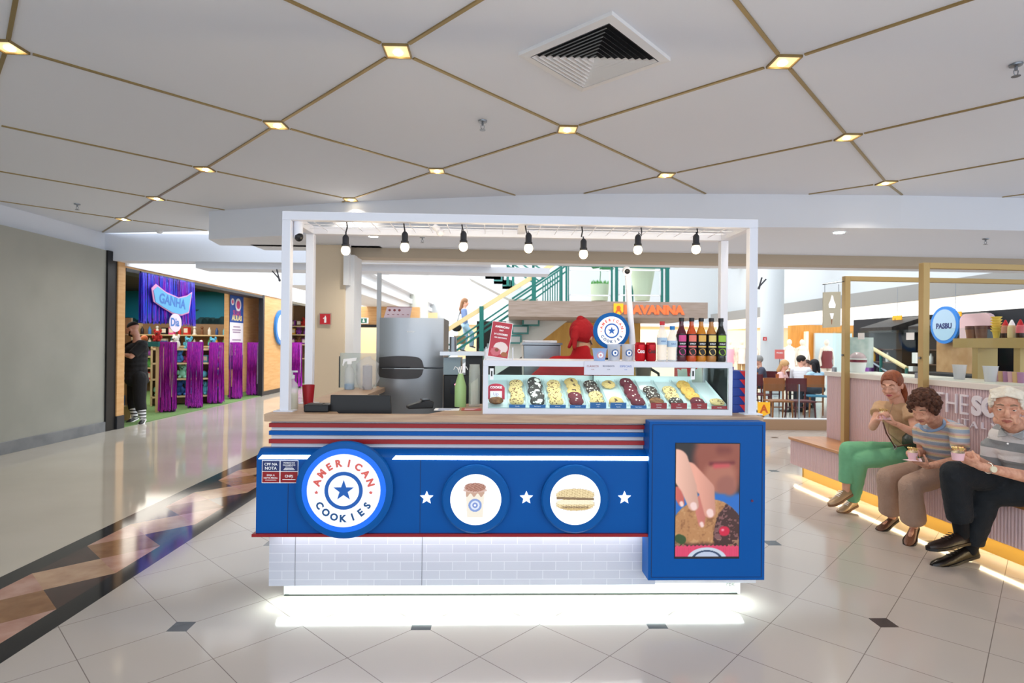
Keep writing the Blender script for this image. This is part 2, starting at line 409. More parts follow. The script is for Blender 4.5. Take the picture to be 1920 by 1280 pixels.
# the toy shop front runs on along the same line
SX = LWX+.05
b = M(); b.box(SX-.12, SX, 9.83, 10.02, .22, 2.86); b.box(SX-.35, SX, 10.02, 15.9, 2.72, 2.86); b.box(SX-.55, SX-.45, 14.85, 17.0, .12, 2.95); b.box(SX-.08, SX, 15.98, 17.9, .12, 2.75)
struct('trim_7', b, OAK, X=BX)
b = M(); b.box(SX-.13, SX+.01, 9.83, 10.02, 0, .22); b.box(SX-.08, SX+.01, 15.98, 17.9, 0, .12); b.box(SX-.1, SX+.02, 15.88, 15.98, 0, 2.75); b.box(SX-.36, SX+.01, 10.02, 15.9, 2.66, 2.72)
struct('trim_8', b, KICK, X=BX)
b = M(); b.box(SX-.4, SX+.03, 10.0, 34, 2.75, 6.5); struct('wall_left', b, WHITE, X=BX)
# shop interior
TURF = mat('green carpet turf', '#6f8f55', .9, var=('#5c7f48', 40), bump=(120, .4))
b = M(); b.box(-14, SX-.02, 9.85, 24, 0, .012); o = struct('floor', b, TURF, X=BX)
INT = mat('shop dark interior', '#3b2c28', .7); MURAL = mat('teal mural', '#1583a6', .6, var=('#0e6f96', .7))
b = M(); b.box(-14, SX-.3, 17.6, 17.75, 0, 3); b.box(-14, -13.85, 9.8, 17.6, 0, 3); b.box(-14, SX-.36, 9.7, 9.82, 0, 3); struct('wall_back', b, mat('shop wood back wall', '#8b6a4c', .6), X=BX)
b = M(); b.box(-14, SX-.3, 9.7, 24, 2.95, 3.05); struct('ceiling', b, INT, X=BX)
b = M(); b.box(-13.8, SX-.31, 17.52, 17.6, 1.95, 2.95); o = b.build('wall_mural', MURAL, X=BX); tag(o, 'teal blue painted mural above the toy shop shelves', 'mural')
b2 = M(); X = facing((-9.15, 17.51, 2.42))
b2.prism([(-.4, 0), (.4, 0), (.34, -.05), (-.34, -.05)], 0, .01, X); b2.prism([(-.01, 0), (.02, 0), (.02, .25), (-.01, .25)], 0, .01, X)
for i in range(46):
    b2.prism(circ(.08+.12*random.random(), 10, -4+i*.155, -.42+.05*random.random()), 0, .008, X)
b2.build('boat_silhouette', mat('dark teal', '#123f48', .7), o, X=BX)

# beige column with a paler side
cl = at(583, 640, 8.15); cr = at(645, 640, 8.15)
b = M(); b.box(cl.x, cr.x, 8.15, 8.6, 0, 2.88); struct('wall_column', b, mat('beige column', '#dccab0', .7))
b = M(); b.box(cr.x, cr.x+.12, 8.2, 8.6, 0, 2.74); b.box(cr.x, cr.x+.07, 8.08, 8.2, 2.3, 2.87); struct('trim_9', b, WHITE)

# ---- atrium
AW = mat('atrium white wall', '#c2c7ca', .8)
b = M(); b.box(-7, 15, 27, 27.3, 2.4, 9); struct('wall_back', b, AW)
b = M(); b.box(9.6, 9.9, 7, 27, 2.95, 9); struct('wall_right', b, AW)
b = M(); b.box(9.3, 9.9, 7, 27, 2.6, 2.97); struct('trim_10', b, mat('grey white band', '#8f8e8b', .7))
b = M(); b.box(9.42, 9.9, 7, 27, 2.25, 2.6); struct('trim_11', b, mat('lit cove', '#ffffff', .6, emit=.9, ehex='#fff6e4'))
b = M(); b.box(-5.0, -3.85, 12.5, 27, 2.72, 3.3); struct('trim_12', b, WHITE)
b = M(); b.box(-3.9, -3.75, 12.5, 27, 2.95, 3.12); b.box(-3.9, -3.7, 12.5, 27, 3.3, 3.42); struct('trim_13', b, WHITE)
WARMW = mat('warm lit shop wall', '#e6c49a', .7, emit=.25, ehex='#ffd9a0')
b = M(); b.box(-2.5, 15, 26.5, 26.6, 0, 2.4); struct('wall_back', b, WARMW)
b = M(); b.box(-2.5, 15, 26.3, 27, 2.35, 2.5); struct('trim_14', b, WHITE)
# tall round columns in the atrium
b = M(); c0 = at(782, 600, 22); b.lathe([(.42, 0), (.42, 9)], (c0.x, 22, 0), 24); struct('wall_column', b, mat('greenish white column', '#dfe3da', .7), smooth=True)
b = M(); c0 = at(1447, 640, 17.5); b.lathe([(.33, 0), (.33, 9)], (c0.x, 17.5, 0), 24); struct('wall_column', b, AW, smooth=True)
# shop fronts behind left slab
b = M(); b.box(-6.6, -3.2, 19.8, 20, 2.05, 2.72); b.box(-4.15, -3.2, 19.8, 20, 0, 2.05); struct('wall_far_left', b, OAK)
b = M(); b.box(-5.0, -4.15, 19.7, 19.8, 2.0, 2.1); b.box(-4.27, -4.15, 19.7, 19.8, 0, 2.1); b.box(-6.1, -5.0, 19.7, 19.8, 2.0, 2.1); struct('door_1', b, DARK)
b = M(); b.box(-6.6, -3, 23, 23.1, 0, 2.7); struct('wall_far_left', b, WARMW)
# ================================================================== CEILING FIXTURES
P0 = V((-.705, 3.444)); EI = V((1.135, 1.24)); EJ = V((-1.23, 1.22))
LP = {(0, 0): (745, 94), (0, 1): (518, 233), (0, 2): (384, 316), (0, 3): (292, 371), (0, 4): (231, 410), (1, 0): (1064, 241), (1, 1): (819, 319), (1, 2): (657, 373),
      (1, -1): (1470, 114), (2, -1): (1590, 256), (3, -1): (1662, 342), (2, 0): (1249, 327), (-1, 1): (13, 86)}
def lp(i, j):
    if (i, j) in LP: p = fl(*LP[(i, j)], HC); return V((p.x, p.y))
    return P0+EI*i+EJ*j
def inside(p):
    n = len(pl); c = False
    for k in range(n):
        a_, b_ = pl[k], pl[(k+1) % n]
        if (a_.y > p.y) != (b_.y > p.y) and p.x < (b_.x-a_.x)*(p.y-a_.y)/(b_.y-a_.y)+a_.x: c = not c
    return c
BR_IN = mat('brass reflector', '#f0d9a2', .4, .2, emit=.75, ehex='#ffdca0')
LCOL = {(0, 0): 'nearest, left of the air diffuser', (0, 1): 'above the corridor, second row on the left', (0, 2): 'third row on the left', (0, 3): 'fourth row on the left', (0, 4): 'farthest one, over the shop corner on the left',
        (1, 0): 'straight behind the air diffuser', (1, 1): 'centre left behind the sprinkler', (1, 2): 'touching the bulkhead above the left frame post', (1, -1): 'large one to the right of the air diffuser', (2, -1): 'on the right, second row',
        (3, -1): 'farthest on the right near the bulkhead', (2, 0): 'centre right near the bulkhead', (-1, 1): 'cut by the left edge of the photo'}
a1 = (EI).normalized(); a2 = (EJ).normalized()
strips = M()
for i in range(-4, 7):
    for j in range(-5, 7):
        p = lp(i, j)
        for (di, dj) in ((1, 0), (0, 1)):
            q = lp(i+di, j+dj); d = (q-p).normalized()
            s0 = p+d*.12; L = (q-p).length-.24; k = 0; N = 40; seg = None; last_in = None
            for t in range(N+1):
                pt = s0+d*(L*t/N)
                if inside(pt) and inside(pt+d*.02) and pt.y > -3:
                    seg = seg or pt; last_in = pt
                else: break
            if seg is None:
                for t in range(N+1):
                    pt = s0+d*(L*(N-t)/N)
                    if inside(pt) and pt.y > -3: seg = seg or pt; last_in = pt
                    else: break
            if seg is not None and (last_in-seg).length > .05:
                strips.bar((seg.x, seg.y, HC-.002), (last_in.x, last_in.y, HC-.002), .022, .014)
struct('trim_15', strips, BRASS)
for (i, j), pp in LP.items():
    p = lp(i, j)
    t = thing('recessed_ceiling_light', 'diamond shaped brass recessed ceiling spotlight, '+LCOL[(i, j)], 'ceiling light', (p.x, p.y, HC-.004), 0, 'recessed lights on the white ceiling')
    X = Matrix.Identity(4); s = .105
    c4 = [a1*s+a2*s*0, a2*s, -a1*s, -a2*s]
    # rim aligned with the building: a square whose corners meet the strips
    c4 = [V((v.x, v.y)) for v in c4]
    b = M()
    for k in range(4): b.bar((c4[k].x, c4[k].y, 0), (c4[(k+1) % 4].x, c4[(k+1) % 4].y, 0), .009, .02)
    b.build('frame', BRASS, t)
    b = M(); b.add([V((v.x, v.y, -.001)) for v in c4], [(0, 1, 2, 3)]); b.build('reflector', BR_IN, t)
    b = M(); b.ell((0, 0.02, -.002), (.03, .03, .012)); b.build('lamp', mat('halogen lamp', '#ffffff', .5, emit=14, ehex='#fff3d8'), t, smooth=True)
for (i, j), e in {(1, 2): 16, (3, -1): 14, (0, 4): 5, (1, 1): 5, (2, 0): 7, (0, 2): 5, (1, 0): 5, (1, -1): 9, (2, -1): 16, (0, 3): 5, (0, 1): 5, (0, 0): 5}.items():
    p = lp(i, j); l = bpy.data.lights.new('spot', 'SPOT'); l.energy = e*3; l.color = (1, .86, .68); l.spot_size = 2.3; l.spot_blend = .8; l.shadow_soft_size = .04
    o = bpy.data.objects.new('spot_light', l); C.objects.link(o); o.location = (p.x, p.y, HC-.06)
# air diffuser
vc = [fl(1145, 20, HC), fl(1255, 108, HC), fl(1092, 167, HC), fl(975, 97, HC)]
c = sum(vc, V())/4; vx = (vc[1]-vc[0]).normalized(); an = math.atan2(vx.y, vx.x)
t = thing('air_diffuser', 'square white louvred air diffuser set in the ceiling', 'air vent', (c.x, c.y, HC-.022), an)
hs = (vc[1]-vc[0]).length/2
b = M()
for k in range(4):
    X = Matrix.Rotation(k*math.pi/2, 4, 'Z'); b.add([X @ V(q) for q in ((-hs, -hs, 0), (hs, -hs, 0), (hs-.05, -hs+.05, -.005), (-hs+.05, -hs+.05, -.005))], [(0, 1, 2, 3)]); b.add([X @ V(q) for q in ((-hs, -hs, 0), (hs, -hs, 0), (hs, -hs, .022), (-hs, -hs, .022))], [(0, 1, 2, 3)])
b.build('frame', WHITE, t)
b = M(); b.box(-hs+.04, hs-.04, -hs+.04, hs-.04, .018, .021); b.build('duct', mat('dark duct', '#14171c', .9), t)
nl = 9
for i in range(nl):
    r0 = (hs-.055)*(1-i/nl); r1 = r0-.018; b = M()
    for k in range(4):
        X = Matrix.Rotation(k*math.pi/2, 4, 'Z'); b.add([X @ V(q) for q in ((-r0, -r0, -.006), (r0, -r0, -.006), (r1, -r1, .012), (-r1, -r1, .012))], [(0, 1, 2, 3)])
        b.add([X @ V(q) for q in ((-r0, -r0, -.005), (r0, -r0, -.005), (r1, -r1, .013), (-r1, -r1, .013))], [(3, 2, 1, 0)])
    b.build('louvre', WHITE, t)
# sprinklers, detector, downlights
def sprinkler(p, where):
    t = thing('fire_sprinkler', 'small chrome fire sprinkler, '+where, 'sprinkler', p, 0, 'ceiling sprinklers')
    b = M(); b.lathe([(.0, 0), (.036, -.002), (.034, -.012), (.012, -.018)], n=16); b.build('escutcheon', STEEL, t, smooth=True)
    b = M(); b.tube([(0, 0, -.01), (0, 0, -.04)], .009); b.tube([(-.014, 0, -.04), (-.012, 0, -.06), (0, 0, -.072)], .003, 6); b.tube([(.014, 0, -.04), (.012, 0, -.06), (0, 0, -.072)], .003, 6)
    b.lathe([(.002, -.072), (.024, -.074), (.024, -.077), (.002, -.078)], n=12); b.build('head', STEEL, t, smooth=True)
sprinkler(fl(905, 226, HC), 'near the middle of the photo'); sprinkler(fl(1905, 120, HC), 'at the right edge'); sprinkler(fl(145, 382, HC), 'at the far left')
sprinkler(fl(792, 444, LZ), 'on the lower ceiling behind the second and third bulbs'); sprinkler(fl(1848, 447, LZ), 'on the lower ceiling at the right')
t = thing('smoke_detector', 'small white smoke detector on the far left of the ceiling', 'smoke detector', fl(299, 432, HC))
b = M(); b.lathe([(.055, 0), (.055, -.02), (.04, -.03), (.035, -.045), (0, -.05)], n=20); b.build('housing', WHITE, t, smooth=True)
for q, wh in (((700, 443), 'seen between the first two bulbs'), ((1573, 436), 'to the right of the kiosk'), ):
    t = thing('round_downlight', 'round white downlight in the lower ceiling '+wh, 'ceiling light', fl(*q, LZ), 0, 'round downlights')
    b = M(); ringm(b, .06, .075, -.004, Matrix.Identity(4)); b.build('ring', WHITE, t); b = M(); b.lathe([(0, -.003), (.06, -.003)], n=24); b.build('lamp', LED, t)
    l = bpy.data.lights.new('downlight', 'SPOT'); l.energy = 60; l.color = (1, .93, .82); l.spot_size = 2.6; l.spot_blend = .9; l.shadow_soft_size = .06; o = bpy.data.objects.new('downlight_lamp', l); C.objects.link(o); o.location = t.location+V((0, 0, -.04))

# ================================================================== THE COOKIE KIOSK
KA = R(1.9); KM = Matrix.Translation((.045, 3.25, 0)) @ Matrix.Rotation(KA, 4, 'Z')
def K(x, y, z=0): return KM @ V((x, y, z))
def kp(px, py, y):
    """kiosk-local point seen at a pixel on the kiosk plane y"""
    a, bb = ray(px, py); n = KM.to_3x3() @ V((0, 1, 0)); d = V((a, 1, bb)); o = V((0, 0, CH)); t = (K(0, y, 0)-o).dot(n)/d.dot(n)
    return KM.inverted() @ (o+d*t)
def kz(px, py, z):
    return KM.inverted() @ fl(px, py, z)
def KT(name, label, cat, x, y, z, rz=0, group=None): return thing(name, label, cat, K(x, y, z), KA+rz, group)
ZT = 1.095
kc = KT('kiosk_counter', 'blue, red and white cookie kiosk counter with an oak laminate worktop', 'counter', 0, 0, 0)
# worktop: open service well on the left, deep top on the right, two returns to the back
b = M()
b.prism([(-1.42, 0), (1.40, 0), (1.40, 2.2), (1.0, 2.2), (1.0, .62), (-.36, .62), (-.36, .36), (-.52, .05), (-1.02, .05), (-1.12, .3), (-1.12, 2.35), (-1.42, 2.35)], ZT-.042, ZT)
b.build('worktop', WOODTOP, kc, bevel=.003)
b = M(); b.box(-1.12, -.36, .06, .36, .9, .93); b.build('inner_shelf', WOODTOP, kc)
# body behind the front skins
b = M(); b.box(-1.40, 1.40, .08, .14, .115, ZT-.042); b.box(-1.40, -1.34, .14, 2.3, .115, ZT-.042); b.box(1.34, 1.40, .14, 2.2, .115, ZT-.042); b.build('carcass', WHITE, kc)
STR = mat('white lacquer', '#dcdde6', .4)
b = M(); b.box(-1.395, .80, .045, .08, .90, ZT-.042); b.build('front_panel', STR, kc)
for z0, m_, nm in ((1.018, RED, 'red stripe'), (.975, BLUE, 'blue stripe'), (.928, RED, 'red stripe')):
    b = M(); b.box(-1.40, .80, .02, .05, z0, z0+.023); o = b.build('stripe', m_, kc, bevel=.001); o['label'] = nm
# blue fascia with sloped top, side return and LED slot
b = M()
prof = [(.05, .452), (-.055, .452), (-.055, .868), (.0, .905), (.05, .905)]
vs = [V((x, y, z)) for x in (-1.435, .80) for y, z in prof]
b.add(vs, [(0, 1, 2, 3, 4), (9, 8, 7, 6, 5)]+[(i, (i+1) % 5, 5+(i+1) % 5, 5+i) for i in range(5)])
b.build('blue_fascia', BLUE, kc)
b = M()
for x0, x1 in ((-1.425, -1.13), (-.70, .795)):
    b.add([V((x0, -.057, .856)), V((x1, -.057, .856)), V((x1, -.057, .878-.022+.022)), V((x0+.02, -.057, .878))], [(0, 1, 2, 3)])
b.build('light_slot', LED, kc)
b = M(); b.box(-1.45, .80, -.075, .05, .436, .452); b.build('red_ledge', RED, kc, bevel=.001)
SEAM = mat('panel joint', '#0a3568', .6)
b = M()
for x in (-1.265, -.545): b.box(x, x+.003, -.0565, -.05, .452, .868)
b.build('joint', SEAM, kc)
# white tile base
def tile_mat():
    m = mat('white metro tiles', '#d4d6e2', .35); nt = m.node_tree; tc = nt.nodes.new('ShaderNodeTexCoord'); mp = nt.nodes.new('ShaderNodeMapping')
    mp.inputs['Rotation'].default_value = (math.pi/2, 0, 0)
    br = nt.nodes.new('ShaderNodeTexBrick'); br.inputs['Scale'].default_value = 1; br.inputs['Brick Width'].default_value = .148; br.inputs['Row Height'].default_value = .05; br.inputs['Mortar Size'].default_value = .0016
    br.inputs['Color1'].default_value = lin('#bfc2cf'); br.inputs['Color2'].default_value = lin('#c4c7d3'); br.inputs['Mortar'].default_value = lin('#dcdee6')
    sp = nt.nodes.new('ShaderNodeSeparateXYZ'); cb = nt.nodes.new('ShaderNodeCombineXYZ'); nt.links.new(tc.outputs['Object'], sp.inputs[0])
    nt.links.new(sp.outputs['X'], cb.inputs[0]); nt.links.new(sp.outputs['Z'], cb.inputs[1]); nt.links.new(cb.outputs[0], br.inputs['Vector'])
    nt.links.new(br.outputs['Color'], nt.nodes['Principled BSDF'].inputs['Base Color'])
    return m
b = M(); b.box(-1.405, .80, .06, .1, .115, .436); b.build('tiled_base', tile_mat(), kc)
b = M()
for x in (-1.26, -.545): b.box(x, x+.003, .0585, .065, .115, .436)
b.build('joint', mat('grey joint', '#7d7f88', .6), kc)
b = M(); b.box(-1.37, 1.36, .20, .24, 0, .115); b.box(-1.37, -1.34, .2, 2.2, 0, .115); b.build('plinth', mat('white plinth', '#e8ebe8', .4), kc)
b = M(); b.box(.0, .003, .1985, .205, 0, .115); b.build('joint', mat('grey joint', '#7d7f88', .6), kc)
b = M(); b.box(-1.365, 1.34, .19, .20, .003, .008); b.build('skirting_seal', mat('dark seal', '#30332f', .7), kc)
b = M(); b.box(-1.38, 1.32, .115, .135, .106, .112); b.build('led_strip', mat('led strip under', '#ffffff', .5, emit=12, ehex='#e6fff6'), kc)
b = M(); b.box(-1.38, .78, .015, .03, .428, .433); b.build('led_strip', mat('led strip ledge', '#ffffff', .5, emit=8, ehex='#f0faff'), kc)
def klight(x, y, z, sx, sy, e, col, rx=0):
    o = area('led_strip_light', K(x, y, z), sx, e, col, (rx, 0, KA), sy); return o
klight(-.02, .10, .105, 2.7, .06, 10, (.87, 1, .95), R(-12))
klight(-.3, .0, .43, 2.1, .03, .6, (.93, .97, 1), R(25))
b = M(); X = facing((1.30, .199, .062)); b.prism([(-.045, -.028), (.045, -.028), (.045, .028), (-.045, .028)], 0, .002, X); pt = b.build('maker_plate', mat('grey plate', '#c9ccc8', .4), kc)
b = M(); put_text(b, 'rbk', X @ Matrix.Translation((0, 0, .003)), h=.026); b.build('lettering', mat('dark print', '#3a3c3c', .6), pt)
# stars
for px in (800, 987, 1171):
    q = kp(px, 933, -.06); b = M(); b.prism(star_poly(.038, .45), 0, .004, facing((q.x, -.056, q.z))); b.build('star', mat('lit white star', '#ffffff', .4, emit=.8), kc)
# round logo sign
def logo(parent, X, s, cw, glow=0, z=.0):
    """badge: white face, blue ring, star, curved wording; s = white radius"""
    e = glow
    Wm = mat('sign white face%d' % (glow > 0), '#f5f4f6', .4, emit=e, ehex='#f6f8ff'); Bm = mat('sign blue print%d' % (glow > 0), '#1a5fb4', .4, emit=e*.25); Rm = mat('sign red print%d' % (glow > 0), '#e2665c', .4, emit=e*.3); Nm = mat('sign navy print', '#16548c', .4)
    b = M(); b.prism(circ(s, 56), z, z+.003, X); face = b.build('white_face', Wm, parent)
    b = M(); ringm(b, s*.42, s*.52, z+.0045, X); b.prism(star_poly(s*.29, .4), z+.003, z+.005, X); b.build('ring_and_star', Bm, face)
    b = M(); T = X @ Matrix.Translation((0, 0, z+.0045)); arc_text(b, 'AMERICAN', T, s*.76, R(163), R(17), s*.205, .05)
    for a in (-4, 184): b.prism(star_poly(s*.06, .45), z+.003, z+.005, X @ Matrix.Translation((s*.74*math.cos(R(a)), s*.74*math.sin(R(a)), 0)))
    b.build('upper_lettering', Rm, face)
    b = M(); arc_text(b, 'COOKIES', T, s*.76, R(212), R(328), s*.205, .04, inward=True); b.build('lower_lettering', Nm, face)
q = kp(645, 919, -.1)
sg = KT('round_logo_sign', 'large round blue logo sign with a star on the kiosk front, below the worktop', 'sign', q.x, -.06, q.z)
X = facing((0, 0, 0)); b = M(); b.lathe([(.262, 0), (.262, .035), (.250, .042), (.222, .042)], n=64, X=X.to_3x3()); b.build('rim', BLUE2, sg, smooth=True)
b = M(); b.prism(circ(.226, 56), .03, .0425, X); b.build('glowing_ring', mat('backlit blue', '#0f62d8', .3, emit=.55, ehex='#0b5be0'), sg)
logo(sg, X, .197, 0, .25, .044)
# two round light boxes
def cup_pic(u, v):
    x = (u-.5)*2; y = (v-.5)*2; im = np.ones(u.shape+(3,))*np.array([.99, .99, 1.])
    def put(mask, c, a=1.0): 
        mm = (mask*a)[..., None]; im[:] = im*(1-mm)+np.array(c)*mm
    wv = .34+.1*(y+.75)*.6
    n = np.sin(x*37+y*53)*np.sin(x*71-y*29)
    body = (np.abs(x+.03) < wv) & (y > -.78) & (y < .42); put(body.astype(float), (.93, .9, .84))
    put((body & (y > .2+.08*np.sin(x*20))).astype(float), (.72, .55, .47), .8); put((((x+.03)/.52)**2+((y-.42)/.1)**2 < 1).astype(float), (.82, .7, .66))
    top = (((x+.03)/.47)**2+((y-.55)/.2)**2 < 1+.15*n); put(top.astype(float), (.55, .33, .26)); put((top & (n > .1)).astype(float), (.8, .62, .55))
    d = ((x+.03)**2+(y+.25)**2)**.5; put((d < .29).astype(float), (.5, .6, .82)); put((d < .2).astype(float), (.85, .88, .95)); put((d < .12).astype(float), (.45, .55, .8)); put((d < .05).astype(float), (1, 1, 1))
    return im
def cookie_pic(u, v):
    x = (u-.5)*2; y = (v-.5)*2; im = np.ones(u.shape+(3,))*np.array([.99, .99, 1.])
    n = np.sin(x*31+y*43)*np.sin(x*57-y*39)
    def put(mask, c, a=1.0): mm = (mask*a)[..., None]; im[:] = im*(1-mm)+np.array(c)*mm
    for cy, h in ((.22, .3), (-.22, .3)):
        e = ((x/.85)**2+((y-cy)/h)**2 < 1+.1*n); put(e.astype(float), (.93, .85, .66)); put((e & (n > .35)).astype(float), (.66, .55, .36)); put((e & (y < cy-.14)).astype(float), (.8, .68, .45), .7)
    put(((np.abs(y-.05+.03*x) < .055) & (np.abs(x) < .82)).astype(float), (.52, .42, .3)); put(((np.abs(y+.36) < .05) & (np.abs(x) < .6) & (n > -.3)).astype(float), (.5, .4, .28))
    put(((np.abs(y+.12) < .1) & (np.abs(x) < .8)).astype(float), (.98, .95, .85), .8)
    return im
for px, fn, nm, part, pw_, ph_ in ((892, lambda u, v: cup_pic(.5+(u-.5)*.6, .5+(v-.5)*.92), 'showing a milkshake cup', 'cup_picture', .15, .225), (1079, lambda u, v: cookie_pic(.5+(u-.5)*.94, .5+(v-.5)*.62), 'showing a thick filled cookie', 'cookie_picture', .235, .145)):
    q = kp(px, 937, -.1)
    t = KT('round_light_box', 'round blue light box on the kiosk front '+nm, 'light box', q.x, -.058, q.z, 0, 'round light boxes on the kiosk front')
    b = M(); b.lathe([(.187, 0), (.187, .028), (.178, .036), (.139, .036), (.139, .0)], n=56, X=X.to_3x3()); b.build('rim', BLUE2, t, smooth=True)
    b = M(); b.prism(circ(.139, 48), .02, .035, X); fc = b.build('lit_face', mat('lit opal face', '#ffffff', .4, emit=.7), t)
    # picture printed on the disc (kept inside the circle)
    o = picture(part, pw_, ph_, 90, 90, fn, X @ Matrix.Translation((0, 0, .0365)), attr_mat('lit print', .9), fc)
# notice plate at the left
q = kp(525, 884, -.06)
t = KT('notice_plate', 'small navy and red notice plate at the left end of the kiosk front', 'sign', q.x, -.0575, q.z)
NAVY = mat('navy print', '#1b2c66', .4); WPR = mat('white print', '#f2f2f4', .5, emit=.1)
X0 = facing((0, 0, 0)); wv, hv = .098, .062
b = M(); b.prism([(-wv, -hv), (wv, -hv), (wv, hv), (-wv, hv)], 0, .002, X0); b.build('plate', WPR, t)
b = M()
for sx in (-1, 1):
    cx = sx*wv*.5; b.prism([(cx-wv*.47, .003), (cx+wv*.47, .003), (cx+wv*.47, hv*.95), (cx-wv*.47, hv*.95)], .002, .003, X0)
b.build('navy_field', NAVY, t)
b = M()
for sx in (-1, 1):
    cx = sx*wv*.5; b.prism([(cx-wv*.47, -hv*.95), (cx+wv*.47, -hv*.95), (cx+wv*.47, 0), (cx-wv*.47, 0)], .002, .003, X0)
b.build('red_field', RED, t)
b = M()
for tx, x, y, w_ in (('CPF NA', -.049, .041, .07), ('NOTA', -.049, .019, .064), ('FORMAS DE', .049, .048, .06), ('PAGAMENTO', .049, .036, .066), ('EXIJA A', -.049, -.02, .042), ('NOTA FISCAL', -.049, -.034, .075), ('CNPJ:', .049, -.026, .045)):
    put_text(b, tx, X0 @ Matrix.Translation((x, y, .0035)), w=w_, off=.02)
for x, y, w_ in ((.049, .024, .04), (.049, .017, .05), (.049, .010, .06), (-.049, -.047, .06), (.049, -.044, .07)):
    b.prism([(x-w_/2, y), (x+w_/2, y), (x+w_/2, y+.003), (x-w_/2, y+.003)], .003, .0036, X0)
b.build('lettering', WPR, t)

# screen cabinet
q0 = kp(1215, 1088, -.085); q1 = kp(1436, 791, -.085)
sc = KT('screen_cabinet', 'blue cabinet with a portrait advertising screen at the right end of the kiosk front', 'cabinet', 0, 0, 0)
x0, x1, z0, z1 = q0.x, q1.x, q0.z, q1.z
b = M(); b.box(x0, x1, -.085, .045, z0, z1); b.build('cabinet_body', BLUE, sc, bevel=.003)
sa = kp(1266, 1046, -.09); sb = kp(1387, 832, -.09)
b = M(); g = .018
for (a_, c_) in (((x0+g, z0+g), (x1-g, z0+g)), ((x1-g, z0+g), (x1-g, z1-g)), ((x1-g, z1-g), (x0+g, z1-g)), ((x0+g, z1-g), (x0+g, z0+g))):
    b.bar((a_[0], -.0855, a_[1]), (c_[0], -.0855, c_[1]), .004, .002)
b.build('door_joint', SEAM, sc)
b = M(); b.prism(circ(.007, 16), 0, .004, facing(((sb.x+x1)/2+.0, -.085, (sa.z+sb.z)/2))); b.build('lock', mat('lock red', '#5b2a55', .4), sc)
cx, cz, sw, sh = (sa.x+sb.x)/2, (sa.z+sb.z)/2, sb.x-sa.x, sb.z-sa.z
b = M(); b.box(cx-sw/2-.004, cx+sw/2+.004, -.088, -.084, cz-sh/2-.004, cz+sh/2+.004); bz = b.build('screen_bezel', BLACK, sc)
def sm(e0, e1, x): t = np.clip((x-e0)/(e1-e0), 0, 1); return t*t*(3-2*t)
